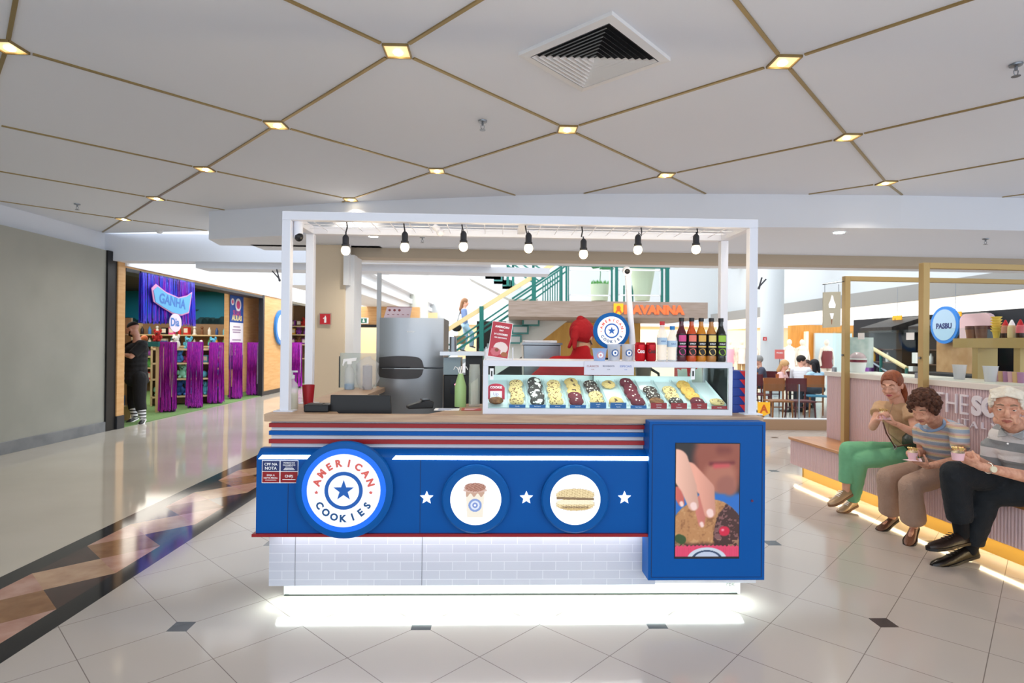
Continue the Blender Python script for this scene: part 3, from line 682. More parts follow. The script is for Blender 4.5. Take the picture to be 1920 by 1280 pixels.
def screen_pic(u, v):
    H = sh/sw; x = u; y = v*H; ty = lambda t: (1-t)*H   # t = fraction from top
    im = np.ones(u.shape+(3,))*np.array([.05, .03, .04])
    def put(mask, c):
        mm = np.clip(mask, 0, 1)[..., None]; im[:] = im*(1-mm)+np.array(c)*mm
    def seg(ax, ay, bx, by, ra, rb, soft=.03):
        px, py = x-ax, y-ay; dx, dy = bx-ax, by-ay; t = np.clip((px*dx+py*dy)/(dx*dx+dy*dy), 0, 1)
        return sm(soft, -soft, np.hypot(px-t*dx, py-t*dy)-(ra+(rb-ra)*t)), t
    rg = np.random.RandomState(4)
    def vn(sx_, sy_):
        g_ = rg.rand(sy_+2, sx_+2)*2-1; a_, b_ = u*sx_, v*sy_; i, j = a_.astype(int), b_.astype(int); fx, fy = a_-i, b_-j; fx = fx*fx*(3-2*fx); fy = fy*fy*(3-2*fy)
        return (g_[j, i]*(1-fx)+g_[j, i+1]*fx)*(1-fy)+(g_[j+1, i]*(1-fx)+g_[j+1, i+1]*fx)*fy
    nz = 1.3*(.5*vn(9, 16)+.3*vn(20, 36)+.3*vn(42, 78))
    # face behind, out of focus
    m_, _ = seg(.68, ty(.02), .68, ty(.22), .46, .4, .12); put(m_, (.58, .30, .23))
    m_, _ = seg(.70, ty(.30), .75, ty(.36), .27, .22, .08); put(m_, (.70, .44, .36))
    m_, _ = seg(.1, ty(.0), .02, ty(.2), .2, .1, .1); put(m_, (.07, .04, .05))
    m_, _ = seg(.7, ty(.055), .82, ty(.055), .06, .05, .07); put(m_, (.48, .2, .16))
    m_, _ = seg(.55, ty(.175), .9, ty(.165), .028, .02, .04); put(m_, (.42, .1, .12)); m_, _ = seg(.62, ty(.195), .82, ty(.19), .035, .025, .04); put(m_, (.8, .3, .33))
    put(sm(.40, .46, 1-v)*1.0*(x > -1), (.10, .42, .78)); m_, _ = seg(.80, ty(.37), .85, ty(.40), .16, .1, .05); put(m_, (.62, .38, .33))
    # cookie
    d = np.hypot((x-.5)/.58, (y-ty(.78))/.53)+nz*.01; put(sm(1.02, .98, d), (.74, .53, .34)); put(sm(1.02, .98, d)*sm(.1, .7, nz)*.6, (.5, .31, .18)); put(sm(1.02, .98, d)*sm(-.2, -.7, nz)*.5, (.86, .69, .5))
    dd = np.hypot((x-1.02)/.42, (y-ty(.80))/.56)+nz*.05; put(sm(1.02, .97, dd)*(d < 1.0), (.26, .13, .12)); put(sm(1.02, .97, dd)*(d < 1.0)*(nz > .3), (.5, .33, .33))
    put(sm(.84, .90, 1-v+nz*.015)*(d < 1.1), (.24, .12, .1)); put(((1-v) > .84)*(nz > .35)*(d < 1.1)*.7, (.72, .55, .42))
    m_, _ = seg(.06, ty(.83), .1, ty(.84), .07, .07, .01); put(m_, (.18, .3, .12)); m_, _ = seg(.76, ty(.765), .78, ty(.765), .075, .075, .012); put(m_, (.82, .08, .25)); m_, _ = seg(.74, ty(.755), .75, ty(.755), .015, .015, .02); put(m_, (1, .7, .75))
    # fingers
    for (ax, at_, bx, bt, cx_, ct, ra, rb, rc, c1) in ((.42, .50, .40, .60, .41, .70, .1, .085, .05, (.85, .5, .45)), (.02, .42, .06, .47, .09, .52, .08, .07, .05, (.86, .42, .38)), (.2, .24, .48, .4, .54, .6, .14, .13, .09, (.93, .66, .58)), (0, .16, .2, .38, .28, .54, .2, .13, .085, (.95, .74, .66))):
        m1, t1 = seg(ax, ty(at_), bx, ty(bt), ra, rb, .015); m2, t2 = seg(bx, ty(bt), cx_, ty(ct), rb, rc, .015); mm = np.maximum(m1, m2)
        sh_ = .86+.16*np.clip((bx-x)*3+.5, 0, 1); mm3 = mm[..., None]; im[:] = im*(1-mm3)+(np.array(c1)*sh_[..., None])*mm3
        m3, _ = seg(cx_, ty(ct)-.0, cx_+.01, ty(ct)-.03, rc*.6, rc*.55, .015); put(m3, (.98, .85, .83))
    # pink wrapper with zigzag edge and part of a badge
    e = .885+.012*np.abs(((x*16) % 1)*2-1)+.02*(x-.5)**2; put((1-v > e).astype(float), (.88, .25, .42))
    put(((1-v > e+.02) & (np.abs(((x*40) % 1)-.5) < .1))*.3, (.75, .15, .3))
    d = np.hypot((x-.5)/1.3, y+.02); put(sm(.20, .19, np.hypot((x-.5)*.62, y+.03)-.0), (.8, .85, .92)); put(sm(.155, .15, np.hypot((x-.5)*.62, y+.03)), (.15, .25, .4)); put(sm(.13, .125, np.hypot((x-.5)*.62, y+.03)), (.75, .8, .9))
    put(((1-v) > .985).astype(float), (.05, .03, .08))
    return im
picture('screen_image', sw, sh, 110, 195, screen_pic, facing((cx, -.0885, cz)), attr_mat('screen glow', .78, .2), bz)

# white frame over the counter
fr = KT('kiosk_canopy', 'white square tube canopy frame standing on the kiosk worktop', 'canopy', 0, 0, 0)
xl, xr, y0, y1, zt = -1.35, 1.385, .135, .565, 2.25; pw = .05
for x in (xl, xr):
    for y in (y0, y1):
        b = M(); b.box(x-pw/2, x+pw/2, y-pw/2, y+pw/2, ZT if y == y0 else ZT, zt-pw); b.build('post', PWHITE, fr, bevel=.003)
        b = M(); b.box(x-.055, x+.055, y-.04, y+.04, ZT, ZT+.006); b.build('foot_plate', PWHITE, fr)
for y in (y0, y1):
    b = M(); b.box(xl-pw/2, xr+pw/2, y-pw/2, y+pw/2, zt-pw, zt); b.build('beam', PWHITE, fr, bevel=.003)
for x in (xl, xr):
    b = M(); b.box(x-pw/2, x+pw/2, y0+pw/2, y1-pw/2, zt-pw, zt); b.build('beam', PWHITE, fr, bevel=.003)
b = M(); b.box(.0, .05, y0+pw/2, y1-pw/2, zt-.03, zt-.0); b.build('beam', PWHITE, fr)
b = M(); n = 24
for i in range(1, n): b.tube([(xl+(xr-xl)*i/n, y0, zt-.03), (xl+(xr-xl)*i/n, y1, zt-.03)], .0025, 5)
for i in range(1, 4): b.tube([(xl, y0+(y1-y0)*i/4, zt-.027), (xr, y0+(y1-y0)*i/4, zt-.027)], .0025, 5)
b.build('wire_grid', PWHITE, fr)
# pendant bulbs
BULB = mat('frosted warm bulb', '#fff6e0', .4, emit=2.6, ehex='#ffe9bc'); CORD = mat('black rubber cord', '#26262c', .6)
wh = ['leftmost under the white frame', 'second from the left', 'third from the left', 'fourth, in the middle, cord slanting', 'fifth from the left, hanging lowest', 'sixth from the left', 'rightmost one']
for i, (px, py, px0) in enumerate(((648, 468, 650), (759, 462, 757), (869, 461, 866), (991, 464, 985), (1094, 475, 1091), (1196, 467, 1202), (1305, 466, 1307))):
    p = kp(px, py, y0+.03); p0 = kp(px0, 413, y0+.03)
    t = KT('pendant_bulb', 'bare warm bulb on a black cord, '+wh[i], 'pendant lamp', p.x, y0+.03, p.z, 0, 'bulbs under the kiosk frame')
    dx = p0.x-p.x; top = zt-.045-p.z
    b = M(); b.tube([(dx, 0, top), (dx+.004, 0, top*.8), (dx*.8+(.006 if i % 2 else -.004), 0, top*.6), (dx*.2, 0, .1), (0, 0, .075)], .0042, 8); b.build('cord', CORD, t, smooth=True)
    b = M(); b.lathe([(.008, .088), (.016, .078), (.0185, .07), (.0185, .035), (.023, .031), (.023, .022), (.019, .018), (.01, .015)], n=18); b.build('socket', CORD, t, smooth=True)
    b = M(); b.lathe([(0, -.032), (.014, -.029), (.023, -.019), (.0265, -.006), (.024, .008), (.017, .02), (.012, .026)], n=18); b.build('bulb', BULB, t, smooth=True)
    l = bpy.data.lights.new('bulb_light', 'POINT'); l.energy = 1.5; l.color = (1, .8, .5); l.shadow_soft_size = .027; o = bpy.data.objects.new('bulb_light', l); C.objects.link(o); o.location = K(p.x, y0+.03, p.z-.06)
# cameras on the frame
t = KT('security_camera', 'white dome camera hanging inside the left front post of the kiosk frame', 'camera', -1.30, .17, 2.12)
b = M(); b.tube([(0, 0, .09), (0, 0, .0)], .026, 16); b.ell((0, 0, 0), (.026, .026, .03)); b.build('housing', PWHITE, t, smooth=True)
b = M(); b.ell((.004, -.003, -.006), (.025, .025, .03)); b.build('dome', BLACK, t, smooth=True)
q = kp(822, 434, .4)
t = KT('security_camera', 'small white camera tilted under the middle of the kiosk frame', 'camera', q.x, .4, q.z)
b = M(); b.tube([(-.03, 0, .035), (.01, 0, 0)], .02, 14); b.ell((.012, 0, -.005), .026); b.tube([(-.03, 0, .03), (-.03, 0, zt-q.z-.03)], .006); b.build('housing', PWHITE, t, smooth=True)
for px, py, wh_ in ((1430, 531, 'right'), (517, 516, 'left')):
    q = kp(px, py, y0); sgn = 1 if wh_ == 'right' else -1
    t = KT('spring_clip', 'small dark spring clip on the outside of the %s front post' % wh_, 'clip', q.x, y0, q.z)
    b = M(); b.bar((-.02*sgn, 0, -.02), (.02*sgn, 0, .025), .007); b.bar((-.02*sgn, 0, -.02), (-.005*sgn, 0, .035), .007); b.bar((-.02*sgn, 0, -.02), (-.024*sgn, 0, -.035), .01); b.build('jaw', mat('grey clip', '#4a484d', .5), t)
# ================================================================== TOY SHOP ON THE LEFT
def Bp(x, y, z): return BX @ V((x, y, z))
def plush(col, ears=1):
    b = M(); b.ell((0, 0, .09), (.085, .075, .095), jit=.15); b.ell((0, -.02, .21), (.07, .065, .065), jit=.1)
    for s in (-1, 1):
        b.ell((s*.065, 0, .27 if ears else .23), (.03, .015, .045 if ears else .03)); b.ell((s*.085, -.04, .12), (.028, .03, .05)); b.ell((s*.05, -.07, .03), (.032, .045, .03))
    b.ell((0, -.085, .2), (.022, .018, .016), 1); b.ell((-.027, -.078, .225), .01, 1); b.ell((.027, -.078, .225), .01, 1)
    return b, [mat('plush '+col, col, .9, bump=(90, .3)), BLACK]
def tbox(col): b = M(); b.box(-.07, .07, -.05, .05, 0, .19); b.box(-.055, .055, -.052, -.05, .05, .16, 1); return b, [mat('toy box '+col, col, .5), mat('toy box window', '#e9e3d4', .4)]
def tbottle(col): b = M(); b.lathe([(.03, 0), (.035, .02), (.035, .12), (.015, .15), (.014, .18), (0, .182)], n=12); return b, mat('toy bottle '+col, col, .3)
def tball(col): b = M(); b.ell((0, 0, .085), .085, n=16, k=10); return b, mat('toy ball '+col, col, .5)
def tfig(col):
    b = M(); b.lathe([(.05, 0), (.05, .02), (.03, .03), (.035, .1), (.025, .14), (.012, .15)], n=10); b.ell((0, 0, .18), .035); return b, mat('toy figure '+col, col, .5)
KN = {'plush': (plush, 'plush_toy', 'plush toy'), 'box': (tbox, 'toy_box', 'toy box'), 'bottle': (tbottle, 'toy_bottle', 'bottle'), 'ball': (tball, 'toy_ball', 'ball'), 'fig': (tfig, 'toy_figure', 'figurine')}
CN = {'#3f7fc4': 'blue', '#5fb6cf': 'light blue', '#e2559a': 'pink', '#e8b23a': 'yellow', '#5da35a': 'green', '#c8352f': 'red', '#e8e6e0': 'white', '#7a5236': 'brown', '#8a3fa0': 'purple', '#262229': 'black', '#2a4f8f': 'navy', '#e0763a': 'orange', '#8fd0b8': 'mint'}
PROT = {}
def toy(kind, col, loc, rz, sc, label, group):
    if (kind, col) in PROT: o = dup(PROT[(kind, col)], loc, rz, label, group, sc); return o
    b, mm = KN[kind][0](col); o = b.build(KN[kind][1], mm, smooth=(kind != 'box')); PROT[(kind, col)] = o
    o.location = loc; o.rotation_euler = (0, 0, rz); o.scale = (sc,)*3; tag(o, label, KN[kind][2], group); return o
def row(items, a, c, z, where, group, sc=1.0, rz=0):
    n = len(items)
    for i, (k, col) in enumerate(items):
        t = (i+.5)/n; p = a.lerp(c, t)
        toy(k, col, (p.x, p.y, z), rz+random.uniform(-.3, .3), sc*random.uniform(.9, 1.1), '%s %s, %s from the left on %s' % (CN[col], KN[k][2], ORD[i], where), group)
SHW = mat('shelf birch', '#d9bd92', .5)
def shelf_unit(name, label, a, c, heights, depth, hback, cat='shelf'):
    d = (c-a); L = d.length; t = thing(name, label, cat, (a.x, a.y, 0), math.atan2(d.y, d.x))
    b = M(); b.box(0, L, depth, depth+.03, 0, hback); b.build('back_panel', mat('shelf back', '#8f7357', .6), t)
    for z in heights: b = M(); b.box(0, L, 0, depth, z-.035, z); b.build('shelf_board', SHW, t)
    for x in (0, L-.03): b = M(); b.box(x, x+.03, 0, depth, 0, hback); b.build('side_panel', SHW, t)
    return t
SR = random.Random(3); cols = list(CN)
# display near the entrance (rounded gondola of plush toys)
a = at(283, 700, 12.9); c = at(402, 700, 13.6); a.z = c.z = 0
hs_ = (.22, .62, .98, 1.3)
shelf_unit('toy_display', 'birch toy display with four shelves just inside the shop, left', a, c, hs_, .42, 1.34)
n_ = V((0, .2, 0)); whn = ['the lowest shelf of the toy display', 'the second shelf of the toy display', 'the third shelf of the toy display', 'the top of the toy display']
row([('plush', '#8fd0b8'), ('plush', '#5fb6cf'), ('plush', '#2a4f8f'), ('plush', '#3f7fc4'), ('plush', '#3f7fc4'), ('plush', '#5fb6cf'), ('plush', '#2a4f8f')], a+n_, c+n_, hs_[0], whn[0], 'plush toys on the display', 1.15)
row([('ball', '#e8b23a'), ('plush', '#5da35a'), ('plush', '#8fd0b8'), ('plush', '#5fb6cf'), ('ball', '#5fb6cf'), ('plush', '#3f7fc4')], a+n_, c+n_, hs_[1], whn[1], 'plush toys on the display', 1.05)
row([('box', '#8fd0b8'), ('box', '#5da35a'), ('plush', '#3f7fc4'), ('plush', '#e2559a'), ('plush', '#e2559a'), ('box', '#5fb6cf'), ('plush', '#c8352f')], a+n_, c+n_, hs_[2], whn[2], 'plush toys on the display')
row([('box', '#2a4f8f'), ('plush', '#e8e6e0'), ('plush', '#5fb6cf'), ('fig', '#e8e6e0'), ('plush', '#5fb6cf')], a+n_, c+n_, hs_[3], whn[3], 'plush toys on the display')
# long wall shelves at the back
a = at(250, 700, 16.5); c = at(434, 700, 16.7); a.z = c.z = 0
hb = (.35, .7, 1.02, 1.34, 1.66)
shelf_unit('wall_shelving', 'long birch wall shelving under the teal mural in the toy shop', a, c, hb, .4, 1.98)
for k, z in enumerate(hb):
    it = [(SR.choice(['bottle', 'fig', 'box', 'fig', 'bottle'] if k > 2 else ['plush', 'box', 'ball', 'fig']), SR.choice(cols)) for _ in range(13)]
    row(it, a+n_, c+n_, z, ['the lowest', 'the second', 'the third', 'the fourth', 'the top'][k]+' wall shelf under the mural', 'toys on the wall shelves', 1.15)
# shelf seen past the far wooden panel
a = at(540, 700, 20.5); c = at(582, 700, 20.5); a.z = c.z = 0
shelf_unit('wire_shelving', 'narrow shelving with toys seen between the two left frame posts', a, c, (.9, 1.4, 1.75, 2.05), .4, 2.8)
for k, z in enumerate((.9, 1.4, 1.75, 2.05)):
    row([(SR.choice(['plush', 'fig', 'box']), SR.choice(['#c8352f', '#e8b23a', '#8a3fa0', '#7a5236'])) for _ in range(4)], a+n_, c+n_, z, ['the lowest', 'the second', 'the third', 'the top'][k]+' board between the left posts', 'toys between the left posts')
# teal bench and toys left of the first pillar
t = thing('display_table', 'low teal display table behind the customer in black', 'table', Bp(-7.35, 12.3, 0), BA)
b = M(); b.box(-.7, .55, -.3, .3, 1.36, 1.46); b.build('tabletop', mat('teal fabric', '#1f6d70', .7), t)
for x in (-.65, .5):
    b = M(); b.box(x-.03, x+.03, -.25, .25, 0, 1.36); b.build('leg', SHW, t)
row([('plush', '#7a5236'), ('plush', '#e8b23a'), ('ball', '#e0763a'), ('plush', '#c8352f')], Bp(-7.95, 12.3, 0), Bp(-6.85, 12.3, 0), 1.46, 'the teal table behind the customer in black', 'toys on the teal table', .8)
# stand beside the customer
t = thing('display_stand', 'slim birch display stand between the wooden portal and the customer', 'stand', Bp(-6.95, 10.75, 0), BA)
b = M(); b.box(-.3, .3, .12, .15, 0, 1.9); b.build('back_panel', SHW, t)
for z in (.3, .75, 1.2, 1.6): b = M(); b.box(-.3, .3, -.12, .12, z-.02, z); b.build('shelf_board', SHW, t)
for k, z in enumerate((.3, .75, 1.2, 1.6)):
    row([('box', '#c8352f'), ('fig', '#e8e6e0'), ('box', '#3f7fc4')] if k < 2 else [('box', '#e8b23a'), ('fig', '#e2559a')], Bp(-7.22, 10.75, 0), Bp(-6.68, 10.75, 0), z, ['the lowest', 'the second', 'the third', 'the top'][k]+' board beside the customer', 'toys on the slim stand')
# fringed gate pillars
FR = mat('magenta foil', '#c42ab6', .25, .5, bump=(40, .3), var=('#7d1a9c', 14, 2, (6, 6, .6))); FB = mat('blue foil', '#2450e6', .22, .5, bump=(40, .3), var=('#5a22c8', 12, 2, (6, 6, .6)))
def fringe(b, w, dep, z0, z1, n, rnd, fl_=.03):
    for i in range(n):
        side = rnd.choice([0, 0, 0, 1, 2, 3]); s = rnd.uniform(-1, 1)
        x, y = (s*w/2, -dep/2) if side == 0 else (s*w/2, dep/2) if side == 3 else ((w/2 if side == 1 else -w/2), s*dep/2)
        dx, dy = rnd.uniform(-1, 1)*fl_, rnd.uniform(-1, .2)*fl_; zz = z0+rnd.uniform(0, .06); tw = .009
        p = [(x-tw, y, z1), (x+tw, y, z1), (x+dx*.4+tw, y+dy*.5-.006, (z1+zz)/2), (x+dx*.4-tw, y+dy*.5+.006, (z1+zz)/2), (x+dx+tw, y+dy, zz), (x+dx-tw, y+dy, zz)]
        b.add(p, [(0, 1, 2, 3), (3, 2, 4, 5)])
rnd = random.Random(5)
plist = [(314, 773, 641), (365, 765, 641), (405, 757, 642), (441, 748, 642), (474, 741, 642), (556, 727, 642)]
for i, (px, py, pt_) in enumerate(plist):
    p = fl(px, py); h = 1.5-(pt_-640)*0+ (at(px, pt_, p.y).z-1.5)
    wn = ['nearest, beside the customer in black', 'second one into the shop front', 'third one, in front of the toy display', 'fourth one, by the wooden panel', 'fifth one, in front of the event poster', 'farthest, seen between the left frame posts'][i]
    t = thing('fringed_gate_pillar', 'shop gate pillar wrapped in magenta foil fringe, '+wn, 'pillar', p, R(20), 'foil wrapped gate pillars')
    w_ = .26
    b = M(); b.box(-w_/2, w_/2, -.07, .07, 0, .32); b.build('base', mat('dark pillar base', '#1c1222', .5), t)
    b = M(); b.box(-w_/2, -w_/2+.03, -.05, .05, .32, h); b.box(w_/2-.03, w_/2, -.05, .05, .32, h); b.box(-w_/2, w_/2, -.05, .05, h-.03, h); b.build('gate_frame', mat('clear acrylic frame', '#cfc2d6', .2), t)
    b = M(); b.box(-w_/2-.008, w_/2+.008, -.08, .08, h-.03, h+.005); fringe(b, w_+.02, .16, .02, h, 64, rnd); o = b.build('foil_fringe', FR, t); o['kind'] = 'stuff'
# blue foil curtain with banner
p = Bp(SX+.08, 11.2, 0)
t = thing('foil_curtain', 'shiny blue and purple foil fringe curtain hanging in the toy shop entrance', 'curtain', (p.x, p.y, 0), BA+math.pi/2)
b = M(); fringe(b, 1.75, .06, 1.78, 2.68, 190, rnd, .05); o = b.build('foil_fringe', FB, t); o['kind'] = 'stuff'
b = M(); fringe(b, 1.2, .10, 1.8, 2.66, 34, rnd, .05); o = b.build('purple_foil_fringe', mat('purple foil', '#8a1bc0', .22, .7), t); o['kind'] = 'stuff'
b = M(); b.tube([(-.9, 0, 2.69), (.9, 0, 2.69)], .012); b.build('rod', DARK, t)
t = thing('banner_sign', 'wavy light blue and pink party banner hanging in front of the blue foil', 'banner', Bp(SX+.2, 11.1, 2.16), BA+math.pi/2)
X = facing((0, 0, 0), 0)
b = M(); pts = [(-.62, .22), (-.5, .30), (-.2, .2), (.2, .14), (.5, .2), (.66, .27), (.56, -.1), (.3, -.16), (0, -.14), (-.3, -.06), (-.56, .02)]
b.prism([(x*1.08, y*1.15) for x, y in pts], -.01, 0, X); b.build('pink_edge', mat('pink board', '#e59ac8', .4), t)
b = M(); b.prism(pts, 0, .01, X); b.build('blue_board', mat('banner blue', '#5fb2e6', .4), t)
b = M(); put_text(b, 'GANHA', X @ Matrix.Translation((0, .07, .012)) @ Matrix.Rotation(-.08, 4, 'Z'), w=.9, off=.03); b.build('lettering', mat('banner letters', '#3a78c8', .4), t)
b = M(); b.prism([(x*.95+.1, y*.8-.33) for x, y in circ(.22, 24)], 0, .01, X); bl = b.build('white_board', mat('banner white', '#e9dcee', .4), t)
b = M(); put_text(b, 'Dia', X @ Matrix.Translation((.08, -.32, .012)), h=.16, off=.03); b.build('lettering', mat('banner letters', '#3a78c8', .4), bl)
# event poster on the wooden panel, facing the corridor
t = thing('event_poster', 'tall blue and white event poster on the wooden panel', 'poster', Bp(SX-.435, 15.3, 1.72), BA+math.pi/2)
def pf(b, x0, x1, y0, y1, z=.002): b.prism([(x0, y0), (x1, y0), (x1, y1), (x0, y1)], z-.001, z, X)
b = M(); pf(b, -.4, .4, -.95, .95); b.build('sheet', mat('poster blue', '#2b55a8', .4), t)
b = M(); pf(b, -.39, .39, -.6, .25, .004); b.build('white_panel', mat('poster white', '#efeaf0', .5), t)
b = M(); b.prism(circ(.17, 24, .08, .72), 0, .005, X); b.prism(circ(.09, 20, -.25, .78), 0, .005, X); b.build('badge', mat('poster white', '#efeaf0', .5), t)
b = M(); b.prism(circ(.11, 24, .08, .72), 0, .007, X); b.prism(circ(.05, 20, -.25, .78), 0, .007, X); put_text(b, 'SUAS', X @ Matrix.Translation((0, .5, .005)), w=.45, off=.02); b.build('pink_print', mat('poster pink', '#d94f86', .4), t)
b = M(); put_text(b, 'AULAS', X @ Matrix.Translation((0, .37, .006)), w=.6, h=.14, off=.05); b.build('lettering', mat('poster cream', '#f3dfa0', .5), t)
b = M()
for y, w_ in ((.14, .4), (.06, .5), (.0, .45), (-.2, .5), (-.27, .4), (-.42, .45), (-.49, .5)): pf(b, -w_/2, w_/2, y-.014, y+.014, .006)
b.build('text_lines', mat('poster grey', '#98799a', .5), t)
# round blue ring sign
t = thing('round_shop_sign', 'round white shop sign with a blue ring on the wood by the left frame post', 'sign', Bp(SX+.01, 17.2, 1.9), BA+math.pi/2)
b = M(); b.lathe([(.52, 0), (.52, .06), (.38, .06)], n=40, X=X.to_3x3()); b.build('blue_ring', mat('sign ring blue', '#2f7fd0', .4), t)
b = M(); b.prism(circ(.4, 36), .05, .065, X); b.build('white_face', mat('sign white', '#f2f4fa', .5, emit=.5), t)

# ================================================================== ATRIUM, ESCALATOR, CAFE
TAN = mat('handrail gold', '#dcc48e', .4)
def pb(b, p, q, w_, m=0, h=None): b.bar(p, q, w_, h, m)
YE = 17.6
es = thing('escalator', 'escalator with tan handrail, glass balustrade and green rails rising to the right', 'escalator', (0, 0, 0))
b = M(); pb(b, at(833, 622, YE), at(1052, 486, YE), .13); pb(b, at(800, 628, YE), at(833, 622, YE), .13); b.build('handrail', TAN, es)
b = M(); pb(b, at(833, 652, YE), at(1063, 497, YE), .05); pb(b, at(833, 662, YE), at(1063, 508, YE), .05); pb(b, at(833, 672, YE), at(1000, 560, YE), .07); b.build('green_rail', GREEN, es)
b = M(); b.quad(at(836, 700, YE), at(1045, 560, YE), at(1050, 492, YE), at(836, 626, YE)); b.build('balustrade_glass', GLASS, es)
b = M(); A0, A1 = at(820, 712, YE), at(1052, 566, YE); off = V((0, 1.0, 0)); dn = V((0, 0, -.45))
b.add([A0, A1, A1+off, A0+off, A0+dn, A1+dn, A1+off+dn, A0+off+dn], [(0, 1, 2, 3), (4, 5, 6, 7), (0, 1, 5, 4), (3, 2, 6, 7), (0, 3, 7, 4), (1, 2, 6, 5)]); b.build('truss', WHITE, es)
for px, y0_, y1_ in ((903, 574, 720), (1001, 513, 660)):
    b = M(); pb(b, at(px, y1_, YE-.05), at(px, y0_, YE-.05), .13); b.build('post', GREEN, es)
n = 15
for i in range(n):
    p = A0.lerp(A1, i/n)+V((0, .1, .0)); b = M(); b.box(p.x, p.x+(A1.x-A0.x)/n, p.y, p.y+.8, p.z-.05, p.z+(A1.z-A0.z)/n); b.build('step', mat('escalator step', '#9aa0a2', .4, .4), es)
# staircase far behind
st = thing('staircase', 'white atrium staircase with green railings behind the escalator', 'staircase', (0, 0, 0))
YS = 21.0; sx0, sy0, sx1, sy1 = 878, 487, 958, 534; n = 5
for i in range(n):
    xa = sx0+(sx1-sx0)*i/n; xb = sx0+(sx1-sx0)*(i+1)/n; yy = sy0+(sy1-sy0)*i/n; p = at(xa, yy, YS); q_ = at(xb, yy+(sy1-sy0)/n, YS)
    b = M(); b.box(p.x, q_.x+.05, YS, YS+1.4, q_.z-.15, p.z); b.build('step', WHITE, st)
    b = M(); b.box(p.x, q_.x, YS-.02, YS, q_.z-.05, q_.z); b.box(q_.x-.05, q_.x, YS-.02, YS, q_.z, p.z); b.build('step_edge', mat('stair edge', '#3f7f7a', .5), st)
b = M(); P = [at(878, 520, YS), at(955, 560, YS), at(1010, 560, YS), at(958, 525, YS), at(880, 487, YS)]
b.add(P+[p+V((0, 1.3, 0)) for p in P], [(0, 1, 2, 3, 4), (9, 8, 7, 6, 5), (0, 5, 6, 1), (1, 6, 7, 2)]); b.build('stringer', AW, st)
b = M()
for (p, q_) in (((935, 486), (1000, 530)), ((948, 486), (1010, 526)), ((965, 486), (1020, 522)), ((985, 486), (1032, 515))): pb(b, at(*p, YS-.2), at(*q_, YS-.2), .05)
b.build('rail', GREEN, st)
for px in (952, 962, 1000): b = M(); pb(b, at(px, 486, YS-.1), at(px, 536, YS-.1), .09); b.build('post', GREEN, st)
# cafe canopy
YC = 14.5
c0, c1 = at(953, 594, YC), at(1327, 600, YC); z0c = at(1140, 595, YC).z; z1c = at(1140, 565, YC).z
cp_ = thing('cafe_canopy', 'wide grey wood canopy of the café with orange lettering', 'canopy', ((c0.x+c1.x)/2, YC, z0c))
hwx = (c1.x-c0.x)/2; hh = z1c-z0c
GW = mat('greyed wood', '#a8968a', .6, var=('#978577', 2, 5, (1, 1, 14)))
b = M(); b.box(-hwx, hwx, 0, 3.8, 0, hh); b.build('fascia', GW, cp_)
b = M(); X = facing((at(1243, 580, YC).x-cp_.location.x-.22, -.01, hh/2)); put_text(b, 'HAVANNA', X, w=1.52, h=.235, off=.06, th=.03); b.build('lettering', mat('orange letters', '#f0703a', .5, emit=.25), cp_)
X = facing((at(1159, 578, YC).x-cp_.location.x, -.03, hh/2+.0)); b = M(); b.prism([(-.12, .15), (.12, .15), (.12, -.06), (0, -.16), (-.12, -.06)], 0, .03, X); sh_ = b.build('shield', mat('sign yellow', '#f6b521', .5, emit=.25), cp_)
b = M(); ringm(b, .03, .055, .033, X @ Matrix.Translation((0, .04, 0)), n=16); b.box(0, 0, 0, 0, 0, 0); put_text(b, 'A', X @ Matrix.Translation((0, -.01, .034)), h=.17, off=.05); b.build('shield_print', mat('orange print', '#e0671f', .5), sh_)
# mezzanine rail on the canopy
rl = thing('mezzanine_railing', 'dark green mezzanine railing with glass panels above the café canopy', 'railing', (0, 0, 0))
YR = YC+.35
for px, w_ in ((1052, .05), (1062, .05), (1147, .05), (1156, .07), (1241, .06), (1251, .09), (1066, .03)):
    b = M(); pb(b, at(px, 566, YR), at(px, 486 if px > 1240 or px < 1060 else 497, YR), w_); b.build('post', GREEN, rl)
b = M(); pb(b, at(1047, 497, YR), at(1256, 502, YR), .05); b.build('top_rail', GREEN, rl)
b = M()
for x0_, x1_ in ((1068, 1144), (1160, 1238)):
    for p, q_ in (((x0_, 506), (x1_, 507)), ((x0_, 553), (x1_, 554)), ((x0_, 506), (x0_, 553)), ((x1_, 507), (x1_, 554))): pb(b, at(*p, YR), at(*q_, YR), .035)
b.build('white_panel_frame', WHITE, rl)
b = M(); b.quad(at(1068, 553, YR), at(1238, 554, YR), at(1238, 507, YR), at(1068, 506, YR)); b.build('glass_panel', GLASS, rl)
for k in range(9):
    px = 1018+k*4.5; b = M(); pb(b, at(px, 566, YR+.9), at(px, 530-k*3.2, YR+.9), .028); b.build('baluster', GREEN, rl)
b = M(); pb(b, at(960, 560, YR+.9), at(1052, 500, YR+.9), .05); pb(b, at(1000, 562, YR+.9), at(1054, 522, YR+.9), .04); b.build('sloping_rail', GREEN, rl)
for px in range(1170, 1190, 8): b = M(); pb(b, at(px, 566, YR+1.2), at(px, 535, YR+1.2), .04); b.build('baluster', GREEN, rl)
